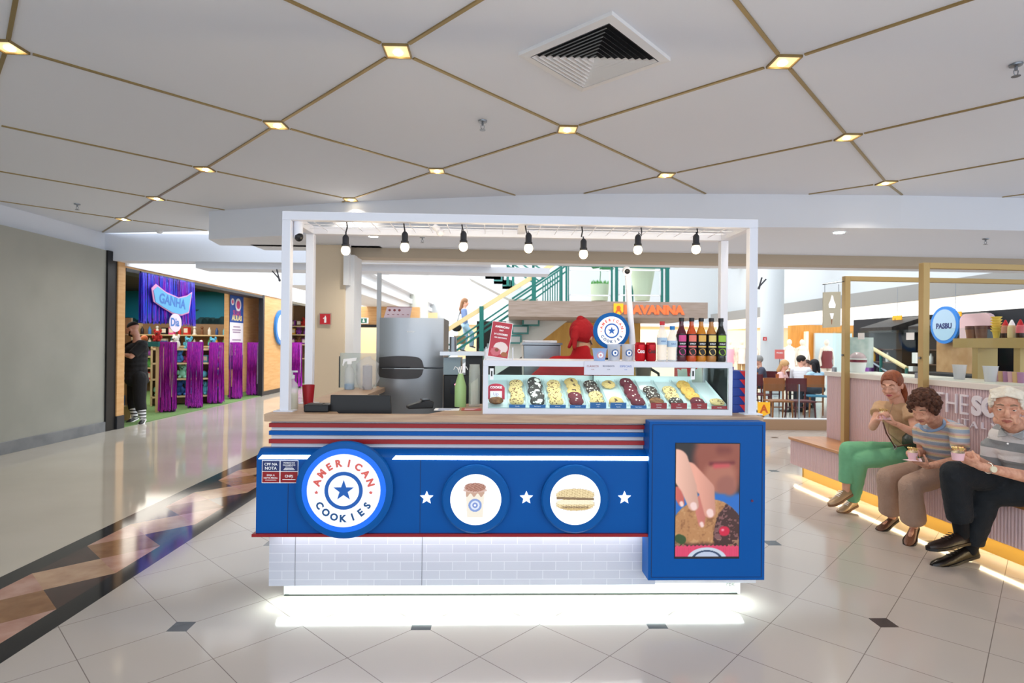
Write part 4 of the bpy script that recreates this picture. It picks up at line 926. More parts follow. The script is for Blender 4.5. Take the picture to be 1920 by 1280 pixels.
# planters with plants
LEAF = mat('leaf green', '#5da04e', .6); LEAF2 = mat('leaf dark green', '#3c7a4a', .6); POT = mat('pale green planter', '#c9d2b8', .5)
def planter(px, py0, py1, wtop, wbot, label, n, tall):
    p = at(px, py1, YR+.5); top = at(px, py0, YR+.5).z-p.z; t = thing('planter', label, 'planter', p)
    b = M(); b.lathe([(wbot, 0), (wtop, top), (wtop*.93, top), (wtop*.9, top-.05), (0, top-.05)], n=24); b.build('pot', POT, t, smooth=True)
    b = M(); rr = random.Random(px)
    for i in range(n):
        a_ = rr.uniform(0, 6.28); r_ = wtop*.95*rr.random()**.5; h_ = rr.uniform(.05, .13); x, y = r_*math.cos(a_), r_*math.sin(a_); q = rr.uniform(-.05, .05)
        b.add([(x-.015, y, top-.05), (x+.015, y, top-.05), (x+q, y+q, top+h_)], [(0, 1, 2)])
    o = b.build('foliage', LEAF, t); o['kind'] = 'stuff'
    if tall:
        b = M(); b.tube([(0, 0, top-.05), (.02, 0, top+.3), (0, 0, top+.6)], .012, 6); b.build('stem', LEAF2, t)
        for i in range(9):
            a_ = i*2.4; d = V((math.cos(a_), .4*math.sin(a_), .25*math.sin(i*1.7))); b = M(); s_ = V((0, 0, top+.42+.02*i)); e = s_+d*.4; sd = V((-d.z, 0, d.x)).normalized()*.075
            b.add([s_, s_.lerp(e, .5)+sd, e, s_.lerp(e, .5)-sd], [(0, 1, 2, 3)]); b.build('leaf', LEAF2, t)
planter(1124, 533, 564, .25, .22, 'square-looking pale planter with a tall broad-leaved plant on the mezzanine', 160, True)
planter(1204, 501, 564, .34, .19, 'large tapered pale planter of short green grass on the mezzanine', 260, False)
# green wall lanterns high in the atrium
for i, (px, py) in enumerate(((1272, 494), (1327, 495), (1380, 496), (1433, 497), (1449, 496), (1479, 492))):
    p = at(px, py, 24); t = thing('green_wall_light', 'small dark green wall light under the ceiling edge, %s from the left' % ORD[i], 'wall light', p, 0, 'green wall lights in the atrium')
    b = M(); b.box(-.13, .13, 0, .2, -.15, .06); b.build('body', GREEN, t); b = M()
    for x in (-.09, .05): b.box(x, x+.04, 0, .1, .06, .3)
    b.build('bracket', GREEN, t)
# cafe interior
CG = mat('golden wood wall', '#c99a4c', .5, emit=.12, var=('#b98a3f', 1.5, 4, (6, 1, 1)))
p, q_ = at(1000, 690, 18.2), at(1200, 690, 18.2)
b = M(); b.box(p.x, q_.x, 18.2, 18.35, 0, 2.3); t = b.build('cafe_back_wall', CG); t['kind'] = 'structure'
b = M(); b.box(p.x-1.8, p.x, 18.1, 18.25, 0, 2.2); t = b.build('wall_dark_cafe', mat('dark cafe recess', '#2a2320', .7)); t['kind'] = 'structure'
b = M(); P = [at(953, 600, 18.1), at(1063, 600, 18), at(955, 684, 18), at(930, 700, 18), at(930, 640, 18)]; b.add(P+[v+V((0, -1, 0)) for v in P], [(0, 1, 2, 3, 4), (5, 6, 7, 8, 9), (0, 1, 6, 5), (1, 2, 7, 6), (2, 3, 8, 7)]); t = b.build('stair_flight', mat('stair soffit', '#d8d8d2', .7)); tag(t, 'white underside of the stair flight below the café canopy', 'stairs')
for i, (px, py) in enumerate(((995, 603), (975, 618), (962, 636))):
    p = at(px, py, 16.9); b = M(); b.box(p.x-.25, p.x+.25, 16.7, 16.95, p.z-.13, p.z+.13); b.box(p.x-.2, p.x+.2, 16.69, 16.7, p.z-.08, p.z+.08, 1); o = b.build('tread_box', [mat('stair edge', '#3f7f7a', .5), mat('grey inset', '#b5bab8', .6)]); tag(o, 'dark edged stair tread under the canopy, %s from the top' % ORD[i], 'stair tread', 'treads under the canopy')
t = thing('exit_direction_sign', 'small white and green exit sign above the wooden shop door', 'sign', at(679, 601, 19.69)); X = facing((0, 0, 0)); b = M(); b.prism([(-.22, -.1), (.22, -.1), (.22, .1), (-.22, .1)], 0, .03, X); b.build('plate', WPR, t); b = M(); b.prism([(-.17, -.08), (.17, -.08), (.17, .08), (-.17, .08)], .03, .032, X); b.build('green_field', mat('exit green', '#2f6b58', .5), t); b = M(); put_text(b, '<', X @ Matrix.Translation((-.08, 0, .034)), h=.09, off=.02); b.prism([(.02, -.05), (.1, -.05), (.07, .06), (.05, .06)], .032, .034, X); b.build('pictogram', WPR, t)
def redsign(name, label, p, s, txt=None, rz=0):
    t = thing(name, label, 'sign', p, rz); X = facing((0, 0, 0)); b = M(); b.prism([(-s, -s), (s, -s), (s, s), (-s, s)], 0, .008, X); b.build('plate', mat('sign border', '#b3a091', .5), t)
    b = M(); k = s*.86; b.prism([(-k, -k), (k, -k), (k, k), (-k, k)], .008, .010, X); b.build('red_field', mat('sign red', '#c8202c', .45), t)
    b = M(); b.prism([(-s*.13, -s*.6), (s*.2, -s*.6), (s*.2, s*.25), (s*.12, s*.38), (s*.12, s*.55), (-s*.05, s*.55), (-s*.05, s*.38), (-s*.13, s*.25)], .01, .012, X); b.prism([(-s*.35, s*.1), (-s*.13, s*.3), (-s*.13, s*.2), (-s*.28, s*.0)], .01, .012, X); b.build('extinguisher_symbol', WPR, t)
redsign('extinguisher_sign', 'red square fire extinguisher sign on the beige column', at(610, 598, 8.13), .085)
redsign('extinguisher_sign', 'red extinguisher sign on the white column behind the café tables, right one', at(1455, 635, 17.19), .07)
redsign('extinguisher_sign', 'faint red extinguisher sign on the white column, left one', at(1434, 635, 17.23), .06)
t = thing('red_notice_board', 'pale red notice board standing by the white column', 'notice board', at(1462, 664, 16.0)); b = M(); b.box(-.13, .13, 0, .02, -.13, .13); b.build('panel', mat('pale red', '#d9706a', .5, emit=.1), t); b = M(); b.tube([(0, .01, -.13), (0, .01, -t.location.z)], .012); b.build('stand', STEEL, t); b = M(); put_text(b, 'PROMO', facing((0, -.001, .04)), w=.18, off=.02); b.build('lettering', WPR, t)
# right wall: orange wood, cool window, mannequins
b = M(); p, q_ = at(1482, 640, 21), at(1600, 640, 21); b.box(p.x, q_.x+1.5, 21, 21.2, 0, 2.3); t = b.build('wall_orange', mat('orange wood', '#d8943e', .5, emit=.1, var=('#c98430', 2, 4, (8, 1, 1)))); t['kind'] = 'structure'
b = M(); p, q_ = at(1527, 640, 20.9), at(1596, 640, 20.9); b.box(p.x, q_.x, 20.85, 20.95, 0, 2.0); t = b.build('window_1', mat('cool shop window', '#c6d2d2', .3, emit=.15, ehex='#cfe0e0')); t['kind'] = 'structure'
b = M(); p, q_ = at(1470, 640, 22.5), at(1512, 640, 20.95); b.box(p.x, q_.x, 20.8, 20.98, 0, 2.05); t = b.build('window_2', mat('bright shop window', '#f3dcc0', .4, emit=.6, ehex='#ffe2c0')); t['kind'] = 'structure'
b = M(); p, q_ = at(1150, 640, 25.8), at(1425, 640, 25.8); b.box(p.x, q_.x, 25.8, 25.9, 0, 2.2); t = b.build('window_3', mat('warm bright window', '#f5dcb8', .4, emit=.5, ehex='#ffe3b8')); t['kind'] = 'structure'
def mannequin(px, py, Y, col, label):
    p = at(px, py, Y); h = 1.75; t = thing('mannequin', label, 'mannequin', (p.x, Y, 0), 0, 'mannequins in the shop windows'); b = M()
    b.limb((0, 0, 1.0), .13, (0, 0, 1.38), .16); b.limb((0, 0, 1.45), .05, (0, 0, 1.55), .05); b.ell((0, 0, 1.65), (.08, .09, .11))
    for s in (-1, 1): b.limb((s*.17, 0, 1.42), .05, (s*.24, 0, 1.1), .04); b.limb((s*.24, 0, 1.1), .035, (s*.22, -.05, .85), .03)
    b.build('body', mat('mannequin ivory', '#eadfce', .5), t, smooth=True)
    b = M(); b.tube([(0, 0, 1.48), (0, 0, 1.3), (0, 0, 1.0), (0, 0, .75)], [.1, .19, .17, .2], 14); b.build('garment', mat('garment '+col, col, .8), t, smooth=True)
    b = M()
    for s in (-1, 1): b.tube([(s*.09, 0, .85), (s*.1, 0, .45), (s*.09, 0, .05)], [.09, .07, .05], 10)
    b.build('trousers', mat('garment2 '+col, '#b99a6a' if col == '#efe6dc' else '#eadfce', .8), t, smooth=True)
for px, py, Y, c_, wl in ((1391, 650, 24.5, '#efe6dc', 'just left of the right front post'), (1368, 650, 24.5, '#f0a8b8', 'in pink, behind the syrup bottles'), (1412, 650, 24.3, '#f4f0e8', 'in white beside the tan dressed one'), (1480, 650, 20.3, '#f2ece4', 'in the bright window right of the white column'), (1504, 650, 20.3, '#f6e9d8', 'second in the bright window'), (1550, 650, 20.4, '#7a3a3c', 'dark red dressed one at the orange wood')):
    mannequin(px, py, Y, c_, 'shop window mannequin '+wl)
# chairs and tables
W1 = mat('chair walnut', '#96592c', .45); W2 = mat('chair maroon', '#5c1c22', .45); W3 = mat('chair blue', '#2f6f8c', .45)
def chair(p, rz, m1, m2, label):
    t = thing('dining_chair', label, 'chair', p, rz, 'café chairs')
    b = M(); b.box(-.21, .21, -.2, .2, .43, .46); b.build('seat', m2, t, bevel=.01)
    b = M(); vs = [[V((.21*math.sin(a_)*1.0, .2-.05*math.cos(a_)+.0, z)) for a_ in [R(q) for q in range(-80, 81, 20)]] for z in (.62, .88)]
    ring = [r+[v+V((0, -.02, 0)) for v in r[::-1]] for r in vs]; b.loft(ring); b.build('backrest', m1, t)
    for s in (-1, 1):
        b = M(); b.tube([(s*.18, -.17, .44), (s*.2, -.2, 0)], [.02, .014], 8); b.build('leg', m1, t)
        b = M(); b.tube([(s*.18, .2, .86), (s*.18, .18, .44), (s*.2, .24, 0)], [.014, .02, .014], 8); b.build('leg', m1, t)
    b = M(); b.tube([(-.19, .2, .3), (.19, .2, .3)], .012); b.build('stretcher', m1, t); return t
FY = 10.9
def cafe(px, Y): p = at(px, 650, Y); return (p.x, Y, 0)
for px, Y, rz, m1, m2, l in ((1460, 11.2, math.pi-.0, W1, W1, 'walnut café chair with its back to the glass barrier, left of the maroon one'), (1502, 11.2, math.pi, W2, W2, 'maroon café chair with its back to the glass barrier'), (1532, 12.4, math.pi-.2, W1, W3, 'walnut café chair with a blue seat behind the barrier, right end'),
        (1420, 12.6, math.pi, W2, W2, 'maroon café chair just right of the kiosk post'), (1425, 14.6, 0, W1, W1, 'walnut café chair farther back beside the kiosk post'), (1455, 14.3, 0, W2, W2, 'maroon café chair under the blonde woman'), (1497, 14.3, 0, W2, W2, 'maroon café chair under the man in white'), (1398, 13.8, .3, W1, W1, 'walnut café chair behind the cookie boxes')):
    p = cafe(px, Y); chair(p, rz+math.pi if rz else 0, m1, m2, l)
def table(px, Y, label, w_=.75):
    p = cafe(px, Y); t = thing('cafe_table', label, 'table', p, 0, 'café tables'); b = M(); b.box(-w_/2, w_/2, -.35, .35, .72, .75); b.build('tabletop', mat('table oak', '#c49a6a', .4), t, bevel=.006)
    b = M(); b.tube([(0, 0, .02), (0, 0, .72)], .03); b.build('column', DARK, t); b = M(); b.lathe([(.22, 0), (.22, .015), (.03, .03)], n=20); b.build('base', DARK, t); return p
for i, (px, Y, l) in enumerate(((1410, 13.3, 'oak café table beside the kiosk post'), (1482, 13.4, 'oak café table with a glass and papers where the group sits'))): table(px, Y, l, .9)
p = cafe(1488, 13.3); t = thing('paper_menu', 'white papers lying on the café table of the group', 'paper', (p[0], p[1], .75), .2); b = M(); b.box(-.2, .2, -.12, .12, 0, .004); b.build('sheet', WPR, t)
p = cafe(1458, 13.2); t = thing('drinking_glass', 'amber glass on the café table near the blonde woman', 'glass', (p[0], p[1], .75)); b = M(); b.lathe([(.03, 0), (.035, .12), (.03, .12), (.027, .01), (0, .01)], n=16); b.build('glass_wall', mat('amber glass', '#a35a34', .15), t)
# glass barrier with wooden curb
p, q_ = at(1390, 805, 10.35), at(1546, 805, 10.35)
t = thing('glass_barrier', 'low glass barrier on a wooden curb in front of the café tables', 'barrier', (p.x, 10.35, 0)); L = q_.x-p.x+.6
b = M(); b.box(0, L, 0, .12, 0, .19); b.build('curb', mat('curb wood', '#b08c6c', .5), t); b = M(); b.box(0, L, 0, .12, .19, .205); b.build('curb_cap', WHITE, t)
for x in (0, L/2+.02): b = M(); b.box(x, x+L/2-.02, .05, .06, .22, .82); b.build('glass_panel', GLASS, t)
for x in (0, L/2, L-.03): b = M(); b.box(x, x+.02, .045, .065, .2, .82); b.build('glazing_post', STEEL, t)
p = at(1432, 766, 10.39); t = thing('yellow_shield_sign', 'small yellow shield sign with an orange letter at the right end of the counter', 'sign', p); X = facing((0, 0, 0)); b = M(); b.prism([(-.11, .12), (.11, .12), (.11, -.08), (0, -.13), (-.11, -.08)], 0, .01, X); b.build('shield', mat('sign yellow', '#f6b521', .5, emit=.25), t); b = M(); put_text(b, 'A', X @ Matrix.Translation((0, 0, .012)), h=.15, off=.04); b.build('letter', mat('orange print', '#e0671f', .5), t)
# ================================================================== ON THE KIOSK
XF = facing((0, 0, 0))
yc0, yc1 = .07, .52
cl_, cr_ = kp(905, 770, yc0), kp(1373, 770, yc0); ctop = kp(1140, 677, yc0).z; cx0, cx1 = cl_.x, cr_.x
dc = KT('display_case', 'white framed glass display case full of cookies on the kiosk worktop', 'display case', 0, 0, 0)
CW = mat('case white', '#e9eaf3', .35)
b = M(); b.box(cx0, cx1, yc0, yc1, ctop-.034, ctop); b.build('top_board', CW, dc, bevel=.002)
b = M(); b.box(cx0, cx1, yc0, yc0+.02, ZT, ZT+.032); b.box(cx0, cx0+.03, yc0, yc0+.02, ZT+.032, ctop-.034); b.box(cx1-.022, cx1, yc0, yc0+.02, ZT+.032, ctop-.034); b.build('front_frame', CW, dc)
b = M(); b.box(cx0, cx0+.012, yc0+.02, yc1, ZT, ctop-.034); b.box(cx1-.012, cx1, yc1-.02, yc1, ZT, ctop-.034); b.build('side_frame', CW, dc)
b = M(); b.box(cx0+.03, cx1-.022, yc0+.008, yc0+.012, ZT+.032, ctop-.034); b.build('front_glass', GLASS, dc)
b = M(); b.box(cx0+.012, cx1-.012, yc1-.02, yc1-.015, ZT, ctop-.034); b.box(cx1-.008, cx1-.003, yc0+.02, yc1-.02, ZT, ctop-.034); b.box((cx0+cx1)/2-.05, (cx0+cx1)/2-.044, yc0+.25, yc1-.02, ZT+.1, ctop-.034); b.build('back_glass', GLASS, dc)
dz = lambda y: ZT+.035+(y-.1)*.36
DECK = mat('case deck', '#dff0f0', .3)
b = M(); v4 = [(cx0+.012, .1), (cx1-.012, .1), (cx1-.10, .47), (cx0+.012, .47)]
b.add([V((x, y, dz(y))) for x, y in v4]+[V((x, y, ZT)) for x, y in v4], [(0, 1, 2, 3), (4, 5, 6, 7), (0, 1, 5, 4), (1, 2, 6, 5), (2, 3, 7, 6), (3, 0, 4, 7)])
b.box(cx0+.012, cx1-.1, .47, .475, dz(.47), dz(.47)+.035); b.build('sloped_deck', DECK, dc)
for px in (922, 1299):
    q = kp(px, 700, yc0); b = M(); b.box(q.x-.011, q.x+.011, yc0-.004, yc0, q.z-.035, q.z+.03); lk = b.build('glass_lock', WPR, dc); b = M(); b.box(q.x-.004, q.x+.004, yc0-.008, yc0-.004, q.z-.015, q.z+.015); b.build('bolt', BLACK, lk)
q = kp(1142, 690, yc0-.005); b = M(); b.prism([(-.145, -.04), (.145, -.04), (.145, .04), (-.145, .04)], 0, .002, facing((q.x, yc0-.003, q.z)))
ms = b.build('category_card', mat('card white', '#e3e2ee', .5), dc)
for tx, dx, c_ in (('CLÁSSICOS', -.095, RED), ('RECHEADOS', -.003, NAVY), ('ESPECIAIS', .097, mat('light blue print', '#5f7fc8', .5))):
    b = M(); put_text(b, tx, facing((q.x+dx, yc0-.0055, q.z+.012)), w=.068, off=.01); put_text(b, '10,90', facing((q.x+dx, yc0-.0055, q.z-.008)), w=.016); b.build('lettering', c_, ms)
# trays, tags, cookies
CK = {'pale': ('#e3c88c', '#7a5330', 'pale chocolate chip'), 'dark': ('#4a3d38', '#d9d2c8', 'dark chocolate'), 'red': ('#6d2834', '#f0e6dc', 'red velvet'), 'yellow': ('#dfb25c', '#c98f3c', 'golden'), 'choc': ('#d8b878', '#4a3024', 'pale chocolate topped'), 'white': ('#4a4543', '#f2efe8', 'dark sugar dusted'), 'nut': ('#9a6a42', '#6e4528', 'brown nutty')}
CP = {}
def cookie(kind, loc, rx, label, group, tl=.0):
    if kind not in CP:
        d_, c_, _ = CK[kind]; b = M(); b.ell((0, 0, .012), (.043, .043, .0145), n=20, k=10, jit=.12); rr = random.Random(hash(kind) % 97 if 0 else len(kind)*7)
        for i in range(3 if kind in ('red',) else 16 if kind in ('pale', 'nut', 'dark') else 8):
            a_ = rr.uniform(0, 6.28); r_ = (.012 if kind in ('red', 'choc') else .034)*rr.random()**.5; b.ell((r_*math.cos(a_), r_*math.sin(a_), .0245-r_*r_*6), (.0075, .006, .0035), 1, n=7, k=5)
        if kind == 'white': b.ell((0, -.008, .018), (.030, .026, .009), 1, n=16, k=8)
        o = b.build('cookie', [mat('dough '+kind, d_, .8, bump=(160, .5), var=(c_ if kind == 'nut' else d_, 40)), mat('chips '+kind, c_, .7)], smooth=True); CP[kind] = o
    else: o = CP[kind].copy(); C.objects.link(o)
    o.matrix_world = Matrix.Translation(loc) @ Matrix.Rotation(KA, 4, 'Z') @ Matrix.Rotation(rx, 4, 'X') @ Matrix.Rotation(random.uniform(0, 6), 4, 'Z')
    tag(o, label, 'cookie', group); return o
rows = [['nut'], ['pale']*4, ['white']*5, ['pale']*4, ['red', 'red', 'choc', 'choc', 'choc'], ['pale', 'pale', 'dark', 'dark'], ['choc', None, None, 'choc'], ['red']*5, ['nut', 'dark', 'dark'], ['dark', 'pale', 'pale'], ['red', 'yellow', 'yellow', 'yellow'], ['pale']]
FB_ = ['front', 'second from the front', 'third from the front', 'fourth from the front', 'fifth from the front']
TB = mat('tag blue', '#2a68ad', .4); TR = mat('tag red', '#b42a36', .4)
for i in range(12):
    q = kp(932+37.8*i, 762, .1); x = q.x
    if i > 0:
        t = KT('cookie_tray', 'clear tray for cookies in the display case, %s from the left' % ORD[i-1], 'tray', x, .12, 0, 0, 'clear cookie trays')
        b = M()
        for s in (-1, 1): b.add([V((s*.053, 0, dz(.12)+.0)), V((s*.053, .34, dz(.46))), V((s*.053, .34, dz(.46)+.018)), V((s*.053, 0, dz(.12)+.018))], [(0, 1, 2, 3)])
        b.add([V((-.053, 0, dz(.12)+.001)), V((.053, 0, dz(.12)+.001)), V((.053, .34, dz(.46)+.001)), V((-.053, .34, dz(.46)+.001))], [(0, 1, 2, 3)])
        b.build('tray_shell', mat('acrylic tray', '#e6f2f2', .15), t)
        tall = i in (5, 6, 8, 9, 10); hh_ = .034 if tall else .018; red_ = i > 7
        t = KT('price_tag', '%s price tag at the front of the case, %s from the left' % ('red' if red_ else 'blue', ORD[i-1]), 'price tag', x, .092, ZT+.034, 0, 'price tags in the display case')
        b = M(); b.prism([(-.047, 0), (.047, 0), (.047, hh_), (-.047, hh_)], 0, .002, XF); pl_ = b.build('plate', TR if red_ else TB, t)
        b = M()
        for k in range(2 if tall else 1): put_text(b, ['Duplo', 'Nutella', 'Red Velvet', 'Churros', 'Caramelo'][(i+k) % 5], XF @ Matrix.Translation((0, .009+k*.014, .003)), h=.006, off=.01)
        b.build('lettering', WPR, pl_)
    n = len(rows[i])
    for k, kd in enumerate(rows[i]):
        if not kd: continue
        y = .135+k*(.066 if n > 4 else .078)+ (0 if n > 1 else .0)
        cookie(kd, K(x+random.uniform(-.006, .006), y, dz(y)+.012), R(34)+random.uniform(-.1, .1) if n > 1 else R(20), '%s cookie, %s in the case\'s %s row from the left' % (CK[kd][2], FB_[k], ORD[i]), 'cookies in the display case')
# red cookie card
q = kp(930, 740, .2); t = KT('cookie_card', 'red arched cookie card with a white window at the left of the display case', 'card', q.x, .2, dz(.2))
b = M(); arch = [(-.052, 0), (-.052, .07), (-.04, .085), (-.02, .093), (0, .095), (.02, .093), (.04, .085), (.052, .07), (.052, 0)]; b.prism(arch, 0, .003, XF); cd = b.build('card', mat('card crimson', '#b32a42', .5), t)
b = M(); b.prism([(-.035, .0), (.035, .0), (.035, .05), (-.035, .05)], .003, .004, XF); b.build('window', WPR, cd); b = M(); put_text(b, 'COOKIE', XF @ Matrix.Translation((0, .072, .004)), w=.07, off=.03); b.build('lettering', WPR, cd)
b = M(); put_text(b, 'Up', XF @ Matrix.Translation((0, .03, .005)), w=.03); b.build('window_print', mat('lilac print', '#a26fb8', .5), cd)
# --- on top of the case
# promo sign in a holder
q = kp(937, 672, .2); t = KT('promo_sign', 'red promotional card leaning in a white holder on top of the display case, left', 'sign', q.x, .2, ctop)
b = M(); b.box(-.085, .08, -.02, .03, 0, .006); b.box(-.085, -.08, -.02, .03, 0, .075); b.box(.075, .08, -.02, .03, 0, .075); b.build('holder', CW, t)
XS = facing((.005, -.005, .008), 0, R(8)) @ Matrix.Shear('XY', 4, (.0, 0)) if 0 else facing((.002, -.0, .118), 0, R(6)) @ Matrix.Rotation(R(-8), 4, 'Z')
b = M(); b.prism([(-.062, -.108), (.062, -.108), (.062, .108), (-.062, .108)], -.004, 0, XS); b.build('board', WPR, t)
def promo_pic(u, v):
    im = np.ones(u.shape+(3,))*np.array([.72, .2, .26]); n = np.sin(u*40+v*31)*np.sin(u*23-v*47)
    def put(mask, c): mm = np.clip(mask, 0, 1)[..., None]; im[:] = im*(1-mm)+np.array(c)*mm
    put((((u-.58)/.36)**2+((v-.27)/.17)**2 < 1).astype(float), (.92, .85, .84)); put((((u-.35)/.25)**2+((v-.15)/.12)**2 < 1+.2*n).astype(float), (.8, .42, .46)); put((((u-.8)/.17)**2+((v-.1)/.07)**2 < 1).astype(float), (.65, .4, .25)); put((((u-.4)/.1)**2+((v-.2)/.05)**2 < 1).astype(float), (.55, .3, .2))
    return im
o = picture('print', .118, .21, 40, 70, promo_pic, XS @ Matrix.Translation((0, 0, .001)), attr_mat('printed card'), t)
b = M()
for tx, y, w_ in (('AMERICAN', .078, .085), ('DAY', .056, .025), ('14 COOKIES', .033, .08), ('10% DESCONTO', .012, .075)): put_text(b, tx, XS @ Matrix.Translation((0, y, .002)), w=w_, off=.04)
b.build('lettering', WPR, o)
# round sign
q = kp(1146, 620, .42); t = KT('round_counter_sign', 'round white and blue logo sign standing on top of the display case behind the cups', 'sign', q.x, .42, ctop)
X = facing((0, 0, q.z-ctop)); b = M(); b.lathe([(.116, -.012), (.116, .008), (.112, .012), (.09, .012)], n=48, X=X.to_3x3(), c=(0, 0, q.z-ctop)); b.build('rim', BLUE2, t, smooth=True)
logo(t, X, .091, 0, .8, .012)
b = M(); b.box(-.04, .04, -.02, .03, 0, .012); b.box(-.008, .008, 0, .012, .01, q.z-ctop-.1); b.build('stand', BLACK, t)
# white pole camera
q = kp(1188, 672, .46); qt = kp(1176, 508, .46); t = KT('pole_camera', 'white pole with a small camera head standing behind the display case top', 'camera', q.x, .46, ctop)
b = M(); b.tube([(0, 0, 0), (qt.x-q.x, 0, qt.z-ctop)], [.022, .017], 12); b.build('pole', PWHITE, t, smooth=True)
b = M(); b.tube([(qt.x-q.x-.004, -.03, qt.z-ctop-.01), (qt.x-q.x, .02, qt.z-ctop+.005)], .028, 14); hd = b.build('camera_head', PWHITE, t, smooth=True); b = M(); b.ell((qt.x-q.x-.006, -.03, qt.z-ctop-.005), (.018, .012, .018)); b.build('lens', BLACK, hd, smooth=True)
# cups
def cup(px, y, r0, r1, h, label, m_, logo_c, name='paper_cup'):
    q = kp(px, 673, y); t = KT(name, label, 'cup', q.x, y, ctop); b = M(); b.lathe([(r0, 0), (r1, h), (r1+.004, h), (r1+.004, h+.006), (r1-.002, h+.006), (r0-.002, .004), (0, .004)], n=28); b.build('cup_wall', m_, t, smooth=True)
    rm = (r0+r1)/2; b = M(); n = 20
    for s_, mi, e in ((.022, 0, .0008), (.015, 1, .0014), (.006, 0, .002)):
        vs = []; 
        for k in range(n):
            a_ = 2*math.pi*k/n; dx, dzz = s_*math.cos(a_), s_*math.sin(a_); rr = r0+(r1-r0)*(h*.5+dzz)/h+e; th = dx/rr; vs.append(V((rr*math.sin(th), -rr*math.cos(th), h*.5+dzz)))
        b.add(vs, [tuple(range(n))], mi)
    b.build('logo', [logo_c, WPR], t)
LB = mat('light blue paper', '#9db8e4', .4); CLEAR = mat('clear plastic cup', '#dfe6f2', .15, alpha=.35)
cup(1124, .14, .032, .042, .068, 'light blue paper tub with a badge on top of the case', LB, mat('logo pinkish', '#e8a0a8', .5), 'paper_tub')
cup(1151, .18, .034, .040, .095, 'clear plastic cup with a blue badge, next to the paper tub', CLEAR, BLUE2, 'plastic_cup'); cup(1177, .2, .034, .038, .095, 'clear plastic cup with a blue badge, next to the drink cans', CLEAR, BLUE2, 'plastic_cup')
# cans
for px, l, col, tx in ((1200, 'red soda can with white lettering, left of the two', '#c8101e', WPR), (1220, 'red soda can with black lettering, right of the two', '#b80f1c', BLACK)):
    q = kp(px, 673, .16); t = KT('soda_can', l, 'can', q.x, .16, ctop, 0, 'soda cans'); b = M(); b.lathe([(.025, 0), (.0315, .01), (.0315, .098)], n=28); b.build('can_body', mat('can '+col, col, .25, .4), t, smooth=True)
    b = M(); b.lathe([(.0315, .098), (.026, .112), (.025, .112), (.024, .109), (0, .109)], n=28); b.build('can_top', mat('can rim red' , '#b01a24', .3, .6), t, smooth=True)
    b = M(); vs, fs, (tw, th_) = text_data('Coca', .03); 
    sc_ = .046/tw; b.add([V((.0322*math.sin(v.x*sc_/.032), -.0322*math.cos(v.x*sc_/.032), .06+v.y*sc_*1.5)) for v in vs], fs); b.build('lettering', tx, t)
# bottles
def bottle(px, y, h, r, cap, liquid, label, kind):
    q = kp(px, 673, y); t = KT('water_bottle' if kind == 'water' else 'syrup_bottle', label, 'bottle', q.x, y, ctop, 0, None if kind == 'water' else 'fruit syrup bottles')
    if kind == 'water': prof = [(r*.8, 0), (r, .01), (r*.94, .02), (r, .03), (r*.94, .04), (r, .05), (r*.94, .06), (r, .075), (r, h*.62), (r*.95, h*.66), (r*.5, h*.84), (r*.42, h*.9), (r*.42, h*.93)]
    else: prof = [(r*.9, 0), (r, .01), (r*.97, h*.2), (r*.9, h*.3), (r, h*.42), (r, h*.58), (r*.86, h*.66), (r*.5, h*.76), (r*.42, h*.82), (r*.42, h*.9)]
    b = M(); b.lathe(prof, n=24); b.build('bottle_body', liquid, t, smooth=True)
    b = M(); z = prof[-1][1]; b.lathe([(r*.5, z-.002), (r*.5, z+.02), (0, z+.02)], n=18); b.build('cap', cap, t)
    return t, prof
WAT = mat('water plastic', '#dfe9f0', .06, alpha=.45); WL = mat('water label', '#b9d3ea', .4)
for px, h, cp2, l in ((1241, .235, mat('cap red', '#c92a35', .4), 'clear water bottle with a red cap on the display case'), (1260, .205, mat('cap blue', '#1f7fc8', .4), 'clear water bottle with a blue cap on the display case')):
    t, pr = bottle(px, .17, h, .03, cp2, WAT, l, 'water'); b = M(); b.lathe([(.0306, h*.42), (.0306, h*.6)], n=24); b.build('label_band', WL, t, smooth=True); b = M(); vs, fs, (tw, _) = text_data('AGUA', .02); k_ = .03/tw; b.add([V((.031*math.sin(v.x*k_/.031), -.031*math.cos(v.x*k_/.031), h*.51+v.y*k_)) for v in vs], fs); b.build('lettering', BLUE, t)
